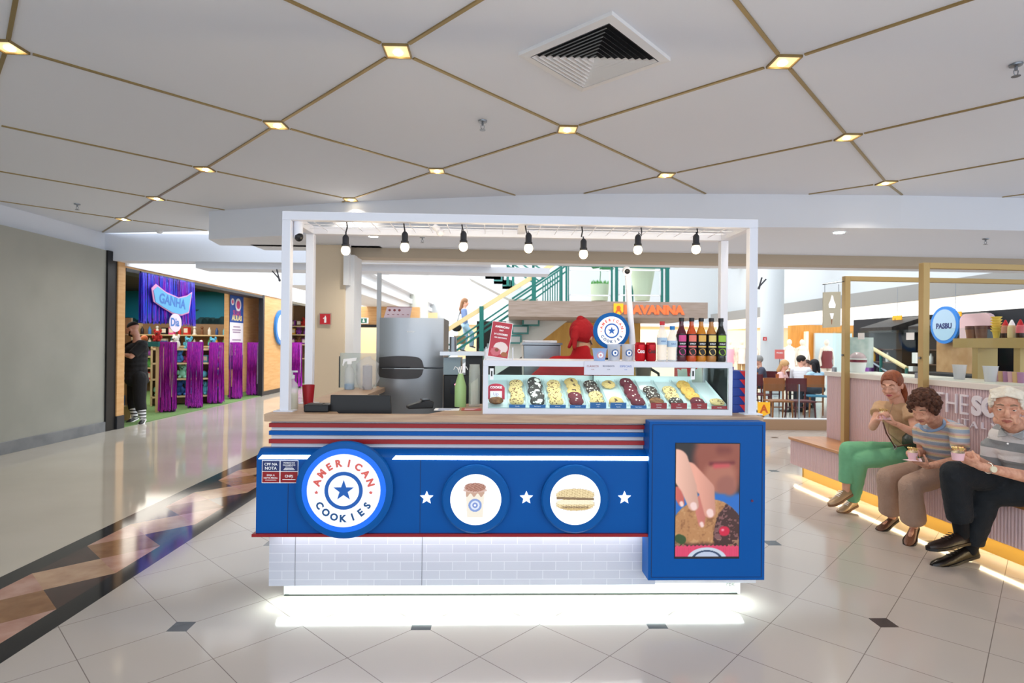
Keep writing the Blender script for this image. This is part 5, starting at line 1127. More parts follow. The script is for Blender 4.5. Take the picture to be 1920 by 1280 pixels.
for i, (px, liq, lab, nm) in enumerate(((1277, '#5a1226', '#d9488c', 'dark red syrup bottle with a pink label, leftmost'), (1296, '#d9541e', '#ee7a6a', 'orange red syrup bottle with a coral label, second'), (1314, '#d88a1a', '#e8b557', 'amber syrup bottle with a yellow label, middle'), (1333, '#c98a44', '#ecd07c', 'light amber syrup bottle with a cream label, fourth'), (1351, '#151a14', '#9cc83c', 'black syrup bottle with a green label, rightmost'))):
    t, pr = bottle(px, .2, .27, .031, BLACK, mat('syrup '+liq, liq, .08, coat=.5, trans=.25), nm, 'syrup'); r = .0318; h = .27
    lm, l2 = mat('label '+lab, lab, .4), mat('syrup label black', '#1a1516', .4)
    def arcband(z0, z1, m_, name, w_=.9, r_=r): b = M(); k = 8; b.add([V((r_*math.sin(a_), -r_*math.cos(a_), z)) for z in (z0, z1) for a_ in [(-w_+2*w_*j/k) for j in range(k+1)]], [(j, j+1, k+2+j, k+1+j) for j in range(k)]); return b.build(name, m_, t)
    lb = arcband(.035, .165, l2, 'label', 1.35, r+.0006)
    arcband(.12, .158, lm, 'upper_print', .75, r+.0015); arcband(.085, .095, lm, 'middle_print', .8, r+.0015)
    b = M(); 
    vs = [V(((r+.0018)*math.sin(.022*math.cos(a_)/r), -(r+.0018)*math.cos(.022*math.cos(a_)/r), .058+.020*math.sin(a_))) for a_ in [2*math.pi*k/16 for k in range(16)]]; b.add(vs, [tuple(range(16))]); b.build('fruit_print', lm, t)
    b = M(); vs, fs, (tw, _) = text_data('SYRUP', .02); k_ = .034/tw; b.add([V(((r+.002)*math.sin(v.x*k_/r), -(r+.002)*math.cos(v.x*k_/r), .106+v.y*k_)) for v in vs], fs); b.build('lettering', WPR, t)
# cookie boxes stacked
BXR = mat('box red', '#e2333a', .45); BXB = mat('box blue', '#1f3f96', .45); BXP = mat('box purple', '#40308c', .45)
q = kp(1389, 775, .2); hb_ = .0500
for k in range(5):
    t = KT('cookie_box', 'blue and red cookie box, %s from the bottom of the stack by the post' % ORD[k], 'box', q.x, .2, ZT+k*(hb_+.001), 0, 'stacked cookie boxes')
    b = M(); b.box(-.05, .05, 0, .2, 0, hb_); b.build('carton', BXB, t, bevel=.0015)
    b = M(); b.prism([(-.01+.0*k, hb_-.001), (.05, hb_-.001), (.05, .001), (.03, .001)], 0, .0012, XF); b.build('red_triangle', BXR, t)
for k in range(2):
    t = KT('cookie_box', 'purple cookie box behind the glass, %s one of two' % ['lower', 'upper'][k], 'box', kp(1355, 700, .68).x, .66, ZT+.16+k*.052); b = M(); b.box(-.07, .07, 0, .16, 0, .05); b.build('carton', BXP, t, bevel=.002); b = M(); put_text(b, 'COOKIES', facing((-.01, -.001, .03)), w=.06, off=.01); b.build('lettering', WPR, t)
t = KT('storage_box', 'red storage carton behind the purple cookie boxes', 'box', kp(1340, 700, .68).x-.06, .84, ZT); b = M(); b.box(-.12, .12, 0, .16, 0, .27); b.build('carton', BXR, t); b = M(); put_text(b, 'COOKIES', facing((0, -.001, .2)), w=.12, off=.01); b.build('lettering', WPR, t)
t = KT('storage_box', 'plain carton carrying the purple cookie boxes', 'box', kp(1355, 700, .68).x, .66, ZT); b = M(); b.box(-.07, .07, 0, .16, 0, .159); b.build('carton', BXB, t)
# paper bags standing behind the case
t = KT('paper_bags', 'bundle of upright white paper bags seen through the display case glass', 'bags', kp(1290, 700, .62).x, .56, ZT); rr = random.Random(4)
for k in range(9):
    b = M(); x = -.08+.02*k; a_ = rr.uniform(-.12, .12); b.add([V((x, .0+.003*k, 0)), V((x+.035, .0+.003*k, 0)), V((x+.035+a_*.2, .0+.003*k, .26+rr.uniform(-.03, .02))), V((x+a_*.2, .0+.003*k, .25))], [(0, 1, 2, 3)]); b.build('bag', mat('paper bag', '#e6e8dd', .7), t)
# --- left side of the counter
q = kp(547, 768, .2); t = KT('sanitizer_bottle', 'clear pump bottle of pale liquid beside the left front post', 'bottle', q.x, .2, ZT)
b = M(); b.lathe([(.03, 0), (.036, .008), (.036, .13), (.03, .155), (.014, .172), (.013, .185)], n=24); b.build('bottle_body', mat('clear bottle', '#e4e8e8', .08, alpha=.4), t, smooth=True)
b = M(); b.lathe([(.03, .002), (.0345, .008), (.0345, .1), (0, .1)], n=24); b.build('liquid', mat('gel yellow', '#d8cda0', .2, alpha=.75), t, smooth=True)
b = M(); b.lathe([(.015, .185), (.015, .205), (.005, .208), (.005, .225), (.0, .225)], n=16); b.box(-.008, .03, -.008, .008, .222, .232); b.build('pump', mat('clear pump', '#dfe3e6', .3), t)
q = kp(578, 757, .32); t = KT('red_tumbler', 'tall dark red plastic tumbler on the worktop near the left posts', 'tumbler', q.x, .32, ZT); b = M(); b.lathe([(.027, 0), (.037, .14), (.034, .14), (.025, .01), (0, .01)], n=24); b.build('tumbler_wall', mat('tumbler red', '#a01824', .35), t, smooth=True)
q = kp(596, 775, .12); t = KT('receipt_printer', 'small black receipt printer in front of the red tumbler', 'printer', q.x, .11, ZT); b = M(); b.box(-.07, .07, -.03, .09, 0, .045); b.build('housing', BLACK, t, bevel=.008); b = M(); b.box(-.055, .03, -.01, .04, .045, .048); b.build('paper_slot', mat('dark grey', '#2c2c30', .4), t)
q0, q1 = kp(618, 776, .13), kp(735, 741, .13); t = KT('pos_monitor', 'black screen seen from behind, standing in the open service well', 'monitor', (q0.x+q1.x)/2, .13, .93)
w2 = (q1.x-q0.x)/2; b = M(); X = facing((0, 0, 0)); b.prism([(-w2, .12), (w2, .12), (w2-.01, q1.z-.93), (-w2+.004, q1.z-.93)], -.02, 0, X); b.build('screen_back', BLACK, t, bevel=.004)
b = M(); b.box(-.03, .03, .02, .06, 0, .16); b.build('stand', BLACK, t); b = M(); b.box(-.1, .1, -.04, .12, 0, .01); b.build('base', BLACK, t)
# card reader
q = kz(786, 765, ZT); t = KT('card_reader', 'black card payment terminal lying on the worktop', 'card reader', q.x, q.y, ZT, R(20)); b = M(); b.prism([(-.075, 0), (.08, 0), (.085, .04), (.05, .055), (0, .04), (-.075, .018)], -.035, .035, XF); b.build('body', BLACK, t, bevel=.006); b = M(); b.box(.01, .06, -.03, .03, .05, .056); b.build('screen', mat('dark glass', '#0a0b10', .1), t)
# menus
for px, py, c_, l, w_ in ((838, 768, WPR, 'white printed menu sheet lying on the worktop', .15), (884, 768, mat('menu red', '#c4474a', .5), 'red printed menu sheet lying beside the display case', .12)):
    q = kz(px, py, ZT); t = KT('menu_sheet', l, 'menu', q.x, q.y, ZT+.001, 0); b = M(); b.add([V((-w_/2-.0, -.05, 0)), V((w_/2, -.05, 0)), V((w_/2, .06, 0)), V((-w_/2, .06, 0)), V((-w_/2, -.05, .002)), V((w_/2, -.05, .002)), V((w_/2, .06, .002)), V((-w_/2, .06, .002))], [(0, 1, 2, 3), (4, 5, 6, 7), (0, 1, 5, 4), (1, 2, 6, 5), (2, 3, 7, 6), (3, 0, 4, 7)]); b.build('sheet', c_, t)
    b = M()
    for k in range(4): b.box(-w_*.35, w_*(.1+.08*k), -.035+k*.022, -.029+k*.022, .0022, .0026)
    b.build('print', BLUE if c_ is WPR else WPR, t)
# green straw bottle and jar
q = kz(863, 762, ZT); t = KT('straw_bottle', 'pale green bottle shaped holder with straws on the worktop', 'straw holder', q.x, q.y, ZT); b = M(); b.lathe([(.036, 0), (.037, .005), (.037, .13), (.018, .2), (.017, .21)], n=24); b.build('bottle_body', mat('pale green plastic', '#a8cf8c', .35), t, smooth=True)
for k in range(4): b = M(); a_ = k*1.5; b.tube([(0, 0, .19), (.02*math.cos(a_), .02*math.sin(a_), .245), (.035*math.cos(a_), .03*math.sin(a_), .255), (.045*math.cos(a_), .03*math.sin(a_), .235)], .0025, 6); b.build('straw', WPR, t)
q = kz(889, 762, ZT); t = KT('glass_jar', 'tall clear glass jar with wooden spoons next to the green straw bottle', 'jar', q.x, q.y, ZT); b = M(); b.lathe([(.035, 0), (.036, .01), (.036, .23), (.032, .26), (.034, .27), (.031, .27), (.033, .23), (.033, .012), (0, .012)], n=24); b.build('jar_wall', mat('jar glass', '#dfe9e4', .05, alpha=.28), t, smooth=True)
for k in range(6): b = M(); b.bar((-.018+.007*k, -.01+.005*k, .015), (-.02+.008*k, 0, .15+.006*k), .008, .003); b.build('spoon', mat('pale stick', '#dfe0c8', .6), t)
# glass partition on the left return with bottle and wrapped cups
yp = 1.9; a_, c_ = kp(637, 725, yp), kp(706, 662, yp)
t = KT('glass_partition', 'frosted glass partition on the left return of the counter', 'partition', a_.x, yp, ZT); L = c_.x-a_.x; b = M(); b.box(0, L, 0, .012, 0, c_.z-ZT); b.build('glass_pane', mat('smoky acrylic', '#c2cdc6', .12, alpha=.45), t); b = M(); b.box(-.008, 0, -.004, .016, 0, c_.z-ZT-.03); b.build('edge_strip', BLACK, t)
q = kp(655, 728, 1.7); t = KT('spray_bottle', 'clear spray bottle with a white trigger and blue liquid by the glass partition', 'bottle', q.x, 1.7, ZT)
b = M(); b.lathe([(.04, 0), (.043, .01), (.043, .14), (.03, .18), (.015, .2), (.015, .215)], n=20); b.build('bottle_body', mat('clear bottle', '#e4e8e8', .08, alpha=.4), t, smooth=True); b = M(); b.lathe([(.038, .003), (.041, .01), (.041, .05), (0, .05)], n=20); b.build('liquid', mat('blue liquid', '#5fa8dc', .2), t, smooth=True)
b = M(); b.prism([(-.05, .26), (.06, .27), (.055, .245), (.02, .24), (.018, .215), (-.018, .215), (-.018, .24), (-.04, .235), (-.05, .2), (-.058, .205)], -.012, .012, XF); b.build('trigger', WPR, t, bevel=.003)
q = kp(691, 722, 1.72); t = KT('bagged_cups', 'stacks of white cups wrapped in clear plastic by the glass partition', 'cups', q.x-.01, 1.72, ZT+.0)
for i in range(2):
    x = -.03+i*.065; b = M(); b.lathe([(.034, 0), (.042, .02)]+[(.042 if k % 2 else .039, .02+.014*k) for k in range(1, 14)]+[(0, .215)], n=18); b.build('cup_stack', mat('cup white', '#eceaf0', .5), t, smooth=True)
b = M(); b.ell((.0, 0, .13), (.10, .065, .15), jit=.35); b.build('plastic_bag', mat('plastic film', '#e8ecf2', .1, alpha=.28), t, smooth=True)
# grey pole at the left return
q, qt = kp(709, 720, 2.15), kp(707, 512, 2.15); t = KT('grey_pole', 'slim grey metal pole rising beside the fridge', 'pole', q.x, 2.15, ZT); b = M(); b.box(-.018, .018, -.018, .018, 0, qt.z-ZT); b.build('shaft', mat('pole grey', '#a9abae', .4, .3), t); b = M(); b.box(-.04, .04, -.04, .04, 0, .008); b.build('foot_plate', STEEL, t)
# fridge
yf = 2.0; f0, f1 = kp(711, 700, yf), kp(831, 700, yf); ft = kp(770, 596, yf).z
t = KT('fridge', 'stainless steel fridge with curved doors and a grey wraparound handle', 'refrigerator', (f0.x+f1.x)/2, yf, 0); W = (f1.x-f0.x)/2
FS = mat('fridge steel', '#a4a8ae', .3, .75)
def curved(z0, z1, w_=W, dy=0.05, off=0, x0=-1, x1=1):
    b = M(); n = 14; rings = []
    for z in (z0, z1): rings.append([V((w_*(x0+(x1-x0)*k/n), -dy*(1-(x0+(x1-x0)*k/n)**2)-off, z)) for k in range(n+1)]+[V((w_*x1, .06, z)), V((w_*x0, .06, z))])
    return b.loft(rings)
zg = kp(770, 689, yf).z
b = M(); b.box(-W, W, .06, .62, .03, ft); b.build('cabinet', mat('fridge side', '#6d7076', .4, .5), t); curved(zg+.006, ft).build('upper_door', FS, t, smooth=True); curved(.08, zg-.006).build('lower_door', FS, t, smooth=True)
# wraparound handle plate
b = M(); nn = 24; zt_, zb_ = kp(770, 667, yf).z, kp(770, 710, yf).z; zc = (zt_+zb_)/2; hh = (zt_-zb_)/2; xe = .42
vs = []
for side in (0, 1):
    for k in range(nn+1):
        u = k/nn; x = -1+(xe+1)*u; e = max(0, (u-.82)/.18); hz = hh*math.sqrt(max(0, 1-e**2.4)) if e > 0 else hh*(1+.0*u); hz *= (.85+.15*math.sin(math.pi*min(u, 1)))
        yy = -.05*(1-x*x)-.016; vs.append(V((W*x, yy, zc+(hz if side == 0 else -hz))))
b.add(vs, [(k, k+1, nn+1+k+1, nn+1+k) for k in range(nn)]); b.build('handle_plate', mat('handle dark grey', '#4c4a4c', .4, .4), t, smooth=True)
b = M(); b.box(-W*.95, W*.0, -.0715, -.06, zg-.004, zg+.010); b.build('grip', BLACK, t)
b = M(); b.add([V((W*x, -.05*(1-x*x)-.019, z)) for z in (zg-.010, zg-.004) for x in (-.9, -.5, -.1, .2, .42)], [(i, i+1, 6+i, 5+i) for i in range(4)]); b.build('bright_line', mat('bright trim', '#d2d6da', .3, .7), t)
b = M(); put_text(b, 'BRASTEMP', facing((0, -.052, kp(770, 622, yf).z)), w=.07, off=.02); b.build('lettering', WPR, t)
q = kp(746, 594, yf+.1); t = KT('menu_board', 'small pinkish menu board with pictures standing on the fridge', 'menu', q.x, yf+.12, ft)
b = M(); X = facing((0, 0, .055), 0, R(15)); b.prism([(-.13, -.055), (.11, -.055), (.125, .055), (-.105, .055)], 0, .004, X); b.build('board', mat('board lilac', '#d8c6d2', .5), t); b = M(); b.prism([(-.105, .05), (.125, .05), (.125, .055), (-.105, .055)], .004, .006, X)
for k in range(3): b.prism(circ(.012, 12, -.08+.045*k, .02), .004, .0055, X)
for k in range(5): b.prism([(-.1+.045*k, -.025), (-.08+.045*k, -.025), (-.08+.045*k, -.02), (-.1+.045*k, -.02)], .004, .0055, X)
b.build('print', mat('print brown', '#8d4a50', .5), t)
# equipment behind
t = KT('coffee_machine', 'black and silver coffee machine behind the straw holders', 'coffee machine', kp(868, 700, 1.5).x, 1.5, .9)
b = M(); b.box(-.16, .16, 0, .35, 0, .34); b.build('housing', mat('machine dark', '#1c1e22', .35), t, bevel=.01); b = M(); b.box(-.18, .18, -.12, .3, .5, .53); b.build('tray', mat('silver', '#c8ccd2', .3, .5), t); b = M(); b.box(.02, .16, .0, .3, .34, .5); b.build('column', BLACK, t); b = M(); b.box(-.16, -.02, -.01, .3, .34, .48); b.build('side_tank', mat('tank blue grey', '#8fa2ac', .2), t)
b = M(); b.box(-.1, -.02, -.006, 0, .18, .3); b.build('display', mat('display', '#252a35', .2), t); b = M(); b.prism(circ(.008, 12), 0, .003, facing((-.06, -.006, .26))); b.build('indicator', mat('pink led', '#ff7aa0', .4, emit=3), t); b = M(); b.lathe([(.03, 0), (.03, .12), (0, .12)], c=(-.08, -.05, .53), n=16); b.build('jug', STEEL, t)
t = KT('back_counter', 'low steel back counter inside the kiosk', 'counter', 0, 1.35, 0); b = M(); b.box(-.45, .95, .1, .65, 0, .88); b.build('base', STEEL, t); b = M(); b.box(-.47, .97, .08, .67, .88, .9); b.build('worktop', STEEL, t)
q0, q1 = kp(981, 672, 1.5), kp(1052, 640, 1.5); t = KT('ice_cream_freezer', 'stainless steel topping bin with a white hinged lid behind the case', 'steel bin', (q0.x+q1.x)/2, 1.5, .9)
w3 = (q1.x-q0.x)/2; hz = q1.z-.9; b = M(); b.loft([[V((-w3*.9, 0, 0)), V((w3*.9, 0, 0)), V((w3*.9, .3, 0)), V((-w3*.9, .3, 0))], [V((-w3, 0, hz-.03)), V((w3, 0, hz-.03)), V((w3, .32, hz-.03)), V((-w3, .32, hz-.03))]]); b.build('bin_body', STEEL, t, bevel=.006); b = M(); b.box(-w3-.01, w3+.01, -.02, .33, hz-.03, hz-.012); b.build('rim', STEEL, t); b = M(); b.box(-w3*.95, w3*.8, .02, .3, hz-.012, hz+.008); b.build('lid', CW, t, bevel=.004)
t = KT('blender', 'dark appliance with a curved handle seen through the case glass', 'appliance', kp(1215, 700, 1.45).x, 1.5, .9); b = M(); b.box(-.1, .1, 0, .2, 0, .2); b.build('base', mat('machine dark', '#1c1e22', .35), t, bevel=.02); b = M(); b.lathe([(.05, .2), (.07, .42), (.06, .42), (.045, .21), (0, .21)], n=18, c=(0, .1, 0)); b.build('jar', mat('smoked jar', '#6f675d', .15, alpha=.7), t, smooth=True); b = M(); b.tube([(.06, .1, .4), (.13, .1, .36), (.14, .1, .28), (.07, .1, .24)], .012); b.build('handle', BLACK, t, smooth=True)
t = KT('kraft_canister', 'row of jars on the steel back counter', 'canister', kp(1040, 700, 1.45).x+.18, 1.5, .9)
for k in range(3): b = M(); b.lathe([(.05, 0), (.05, .2), (.035, .22), (0, .22)], n=16, c=(.0+.12*k, .1, 0)); b.build('jar', mat('canister %d' % k, ['#b49a70', '#8a7a60', '#c9b98c'][k], .4), t, smooth=True)

o = area('case_fill', K((cx0+cx1)/2, yc0+.06, ctop-.04), cx1-cx0-.1, 2.2, (.95, 1, 1), (R(25), 0, KA), .03)  # lamp added under the top board to brighten the case interior
# ================================================================== GELATO KIOSK AND BENCH ON THE RIGHT
g0, g1 = fl(1478, 818, .45), fl(1920, 948, .45); gd = (g1-g0).normalized(); GA = math.atan2(gd.y, gd.x)
GM = Matrix.Translation((g0.x, g0.y, 0)) @ Matrix.Rotation(GA, 4, 'Z'); GI = GM.inverted()
def gp(px, py, y):
    """bench-frame point seen at a pixel on the plane y"""
    a, bb = ray(px, py); n = GM.to_3x3() @ V((0, 1, 0)); d = V((a, 1, bb)); o = V((0, 0, CH)); t = ((GM @ V((0, y, 0)))-o).dot(n)/d.dot(n)
    return GI @ (o+d*t)
def GT(name, label, cat, x, y, z, rz=0, group=None): return thing(name, label, cat, GM @ V((x, y, z)), GA+rz, group)
PINK = mat('ribbed dusty pink', '#dcc2c6', .55); CREAM = mat('cream solid top', '#e6e0da', .4)
LEN = 5.2
def ribs(x0, x1, y, z0, z1, p=.026):
    b = M(); n = int((x1-x0)/p); pr = []
    for i in range(n):
        xx = x0+i*p
        pr += [(xx, y), (xx+p*.12, y-.009), (xx+p*.3, y-.013), (xx+p*.5, y-.0135), (xx+p*.7, y-.013), (xx+p*.88, y-.009)]
    pr += [(x0+n*p, y), (x0+n*p, y+.02), (x0, y+.02)]
    vs = [V((x, yy, z)) for z in (z0, z1) for x, yy in pr]; m_ = len(pr)
    b.add(vs, [(i, (i+1) % m_, m_+(i+1) % m_, m_+i) for i in range(m_)]); return b
bench = GT('bench', 'long pink ribbed bench with a wooden seat and glowing gold plinth along the gelato kiosk', 'bench', 0, 0, 0)
b = M(); b.box(0, LEN, 0, .44, .42, .45); b.build('seat', mat('bench wood', '#c08a5c', .35, var=('#b07848', 3, 5, (1, 10, 1))), bench, bevel=.003)
ribs(0.0, LEN, .035, .14, .42).build('ribbed_front', PINK, bench)
b = M(); b.box(0, .02, .035, .44, .14, .42); b.box(.02, LEN, .05, .44, .13, .15); b.build('carcass', PINK, bench)
b = M(); b.box(.09, LEN, .12, .16, 0, .135); b.box(.09, .12, .12, .44, 0, .135); b.build('plinth', mat('gold plinth', '#c9a24e', .4, .5), bench)
b = M(); b.box(.1, LEN, .07, .08, .131, .137); b.build('led_strip', mat('warm led', '#ffffff', .5, emit=9, ehex='#ffd890'), bench)
o = area('bench_led', GM @ V((LEN/2, .08, .125)), LEN, 9, (1, .82, .5), (R(-20), 0, GA), .03)
ct = GT('gelato_counter', 'dusty pink ribbed gelato counter with a cream top behind the bench', 'counter', 0, 0, 0)
YG = .45; ZC = gp(1700, 700, YG).z; ZC = 1.215
ribs(0.02, LEN, YG+.012, 0, ZC-.05).build('ribbed_front', PINK, ct)
b = M(); b.box(0.02, LEN, YG+.03, YG+.6, 0, ZC-.05); b.build('carcass', PINK, ct); b = M(); b.box(0, LEN, YG-.02, YG+.62, ZC-.05, ZC); b.build('worktop', CREAM, ct, bevel=.003)
# raised lettering: stems standing off the ribs
LW_ = mat('white acrylic letters', '#efe9f2', .4)
def gtext(tx, px0, px1, py0, py1, off, sc=None):
    p0 = gp(px0, (py0+py1)/2, YG-.02); p1 = gp(px1, (py0+py1)/2, YG-.02); zt_ = gp((px0+px1)/2, py0, YG-.02).z; zb_ = gp((px0+px1)/2, py1, YG-.02).z
    X = Matrix.Translation(((p0.x+p1.x)/2, YG-.012, (zt_+zb_)/2)) @ Matrix.Rotation(math.pi/2, 4, 'X')
    b = M(); put_text(b, tx, X, w=abs(p1.x-p0.x), h=zt_-zb_, off=off, th=.015); return b
b = gtext('THE', 1751, 1815, 737, 773, -.012); b.build('thin_lettering', LW_, ct)
gtext('SO', 1822, 1876, 743, 782, .05).build('bold_lettering', LW_, ct)
for k, (c_, xa, xb, ya, yb) in enumerate((('I', 1797, 1799, 785, 797), ('T', 1803, 1816, 785, 798), ('A', 1820, 1832, 790, 802), ('L', 1841, 1849, 792, 804), ('Y', 1858, 1870, 794, 807))): gtext(c_, xa, xb, ya, yb, -.01).build('small_letter', LW_, ct)
# gold portal frames
for i, (px, top, nm) in enumerate(((1590, 518, 'far gold square tube portal with the hanging sign'), (1737, 493, 'gold square tube portal between the two women'))):
    q = gp(px, top, YG-.03); t = GT('gold_portal', nm, 'frame', q.x, YG-.05, 0, 0, None); H = q.z
    b = M(); b.box(-.03, .03, -.03, .03, .45, H); b.build('post', GOLD, t, bevel=.002); b = M(); b.box(-.03, .03, .03, 2.9, H-.05, H); b.build('beam', GOLD, t, bevel=.002)
    b = M(); b.box(-.03, .03, 2.9, 2.96, 0, H); b.build('post', GOLD, t); 
    b = M(); b.tube([(.0, -.028, H*.62), (0, -.045, H*.62)], .012, 10); b.build('clamp', STEEL, t)
    if i == 0: G0 = (q.x, H)
# glass screen above counter
t = GT('glass_screen', 'clear glass screen standing on the gelato counter', 'glass', 0, YG+.05, ZC)
for k in range(4): b = M(); b.box(.05+k*1.28, 1.30+k*1.28, 0, .008, 0, .46); b.build('glass_pane', GLASS, t)
for x in (.05, 1.31, 2.6): b = M(); b.box(x, x+.05, -.01, .02, .0, .05); b.build('glass_clamp', STEEL, t)
for i, px in enumerate((1615, 1707)):
    q = gp(px, 630, YG+.04); t = GT('price_card', 'small white card taped to the glass, %s one' % ['left', 'right'][i], 'card', q.x, YG+.04, q.z); b = M(); b.prism([(-.05, -.035), (.05, -.035), (.05, .035), (-.05, .035)], 0, .003, XF); b.build('sheet', WPR, t)
# hanging sign
p = GM @ V((G0[0], YG-.05, G0[1]-.05)); t = thing('hanging_sign', 'small beige hanging sign with an ice cream cone cut-out', 'sign', p, R(4))
b = M(); b.tube([(-.27, 0, -.045), (0, 0, 0)], .006, 8); b.build('bracket', STEEL, t)
for x in (-.245, -.085): b = M(); b.tube([(x, 0, -.04), (x, 0, -.13)], .0035, 6); b.build('chain', STEEL, t)
X = facing((-.165, 0, -.32)); b = M(); b.prism([(-.1, -.2), (.1, -.185), (.1, .2), (-.1, .19)], -.006, .006, X); pl_ = b.build('plate', mat('sign champagne', '#c9c3ae', .45), t)
b = M(); b.prism([(-.035, .02), (.035, .02), (.04, .06), (.02, .1), (.01, .15), (-.005, .16), (-.02, .1), (-.04, .06)], .006, .009, X); b.prism([(-.025, -.04), (.022, -.04), (.006, -.1), (-.008, -.1)], .006, .009, X); b.build('ice_cream_symbol', mat('white symbol', '#fbfbff', .5, emit=.3), pl_)
b = M(); b.prism([(-.008, -.105), (.006, -.105), (0, -.16), (-.003, -.16)], .006, .009, X); b.build('cone_tip', mat('cone tip', '#a06a48', .5), pl_)
# shelf with condiments
YS_ = 1.15
q0, q1 = gp(1808, 634, YS_), gp(1990, 634, YS_); zS = gp(1860, 634, YS_).z
t = GT('condiment_shelf', 'gold shelf on the gelato counter holding tubs and squeeze bottles', 'shelf', q0.x, YS_, 0)
b = M(); b.box(0, .95, -.12, .12, zS-.09, zS); b.build('shelf_board', GOLD, t); 
for x in (.2, .62): b = M(); b.box(x, x+.06, -.1, .1, 0, zS-.09); b.build('upright', GOLD, t)
b = M(); b.box(-.3, .95, -.12, .12, .9, .93); b.build('lower_board', GOLD, t)
def onshelf(px, name, label, fn, mats_, cat, g=None, dy=0): q = gp(px, 630, YS_+dy); tt = GT(name, label, cat, q.x, YS_+dy, zS, 0, g); fn(tt, mats_); return tt
def tub(t, c):
    b = M(); b.lathe([(.045, 0), (.055, .085), (.053, .085)], n=20); b.build('tub_body', c[0], t, smooth=True); b = M(); b.lathe([(.057, .085), (.057, .12), (0, .122)], n=20); b.build('lid', c[1], t, smooth=True)
def squeeze(t, c):
    b = M(); b.lathe([(.03, 0), (.032, .01), (.032, .045)], n=18); b.build('sauce', c[2], t, smooth=True); b = M(); b.lathe([(.032, .045), (.031, .1), (.024, .115)], n=18); b.build('bottle_body', c[0], t, smooth=True); b = M(); b.lathe([(.025, .115), (.02, .13), (.006, .165), (0, .168)], n=16); b.build('nozzle', c[1], t, smooth=True)
def cones(t, c):
    for k in range(6): b = M(); b.lathe([(.022, .025*k), (.03, .055+.025*k), (.044, .07+.025*k), (.044, .075+.025*k), (.0, .076+.025*k)], n=12); b.build('wafer_cup', c[0], t, smooth=True)
BRT = mat('tub brown', '#9a6a50', .4)
onshelf(1823, 'sauce_tub', 'brown sauce tub at the left end of the gold shelf', tub, (BRT, mat('tub lid', '#6d4a44', .4)), 'tub', 'brown sauce tubs'); onshelf(1841, 'sauce_tub', 'darker brown sauce tub, second on the gold shelf', tub, (mat('tub brown 2', '#7d5748', .4), mat('tub lid', '#6d4a44', .4)), 'tub', 'brown sauce tubs')
onshelf(1854, 'jam_jar', 'purple jar with a grey label between tubs and wafer cups', tub, (mat('jar label', '#6f7f96', .4), mat('jar lid plum', '#5a2632', .4)), 'jar', None, .05)
onshelf(1868, 'wafer_cups', 'stack of yellow wafer cups on the gold shelf', cones, (mat('wafer yellow', '#edd263', .6),), 'wafer cups')
CLB = mat('translucent bottle', '#e2cfa0', .3); onshelf(1885, 'squeeze_bottle', 'squeeze bottle with a red nozzle and dark sauce beside the wafer cups', squeeze, (mat('bottle red clear', '#c88a70', .3), mat('nozzle red', '#c8242c', .4), mat('sauce dark', '#3a2018', .3)), 'bottle', 'squeeze bottles')
onshelf(1897, 'squeeze_bottle', 'cream squeeze bottle with a white nozzle', squeeze, (CLB, WPR, CLB), 'bottle', 'squeeze bottles'); onshelf(1913, 'squeeze_bottle', 'pink squeeze bottle with a red nozzle at the right edge', squeeze, (mat('bottle pink', '#e06a74', .3), mat('nozzle red', '#c8242c', .4), mat('sauce dark', '#3a2018', .3)), 'bottle', 'squeeze bottles')
q = gp(1832, 618, YS_+.45); t = GT('pink_tray', 'large translucent pink rounded tray standing behind the shelf', 'tray', q.x, YS_+.45, q.z); b = M(); rp = []
for cx_, cz_, a0 in ((.12, .1, 0), (-.12, .1, 90), (-.12, -.12, 180), (.12, -.12, 270)):
    for k in range(6): a_ = R(a0+18*k); rp.append((cx_+.07*math.cos(a_), cz_+.07*math.sin(a_)))
b.prism(rp, -.03, .03, XF); b.build('tray_body', mat('pink plastic', '#dcc0cc', .35), t, bevel=.01); b = M(); b.tube([(0, 0, -.15), (0, 0, -q.z)], .02); b.build('support', STEEL, t)
q = gp(1566, 690, YG+.35); t = GT('gelato_dome', 'white gelato tub under a clear dome at the far end of the counter', 'gelato tub', max(q.x, .2), YG+.25, ZC); t.scale = (.72,)*3; b = M(); b.lathe([(.1, 0), (.13, .2), (.13, .22), (0, .22)], n=24); b.build('tub', WPR, t, smooth=True); b = M(); b.ell((0, 0, .22), (.12, .12, .1)); b.build('dome', mat('pink dome', '#e2c6cf', .2, alpha=.7), t, smooth=True); b = M(); b.lathe([(.131, .16), (.131, .2)], n=24); b.build('red_band', mat('wine band', '#8a3348', .4), t)
q = gp(1560, 670, YG+.9); t = GT('wafer_poster', 'pale teal printed panel behind the gelato dome', 'panel', .08, YG+.12, ZC); b = M(); b.box(0, .01, .02, .4, .05, .40); b.build('panel', mat('teal print', '#a8c0be', .4, var=('#d8dfdc', 6, 4)), t); b = M(); b.box(-.01, .02, .1, .14, 0, .05); b.build('foot', STEEL, t)
for px, nm in ((1795, 'clear plastic cup upside down on the cream counter'), (1853, 'clear plastic container by the purple jar rack')):
    q = gp(px, 700, YG+.3); t = GT('plastic_container', nm, 'container', q.x, YG+.32, ZC); b = M(); b.lathe([(.04, 0), (.055, .13), (.06, .135), (.05, .135), (.035, .01), (0, .01)], n=16); b.build('shell', mat('clear container', '#ece9f2', .2, alpha=.5), t, smooth=True)
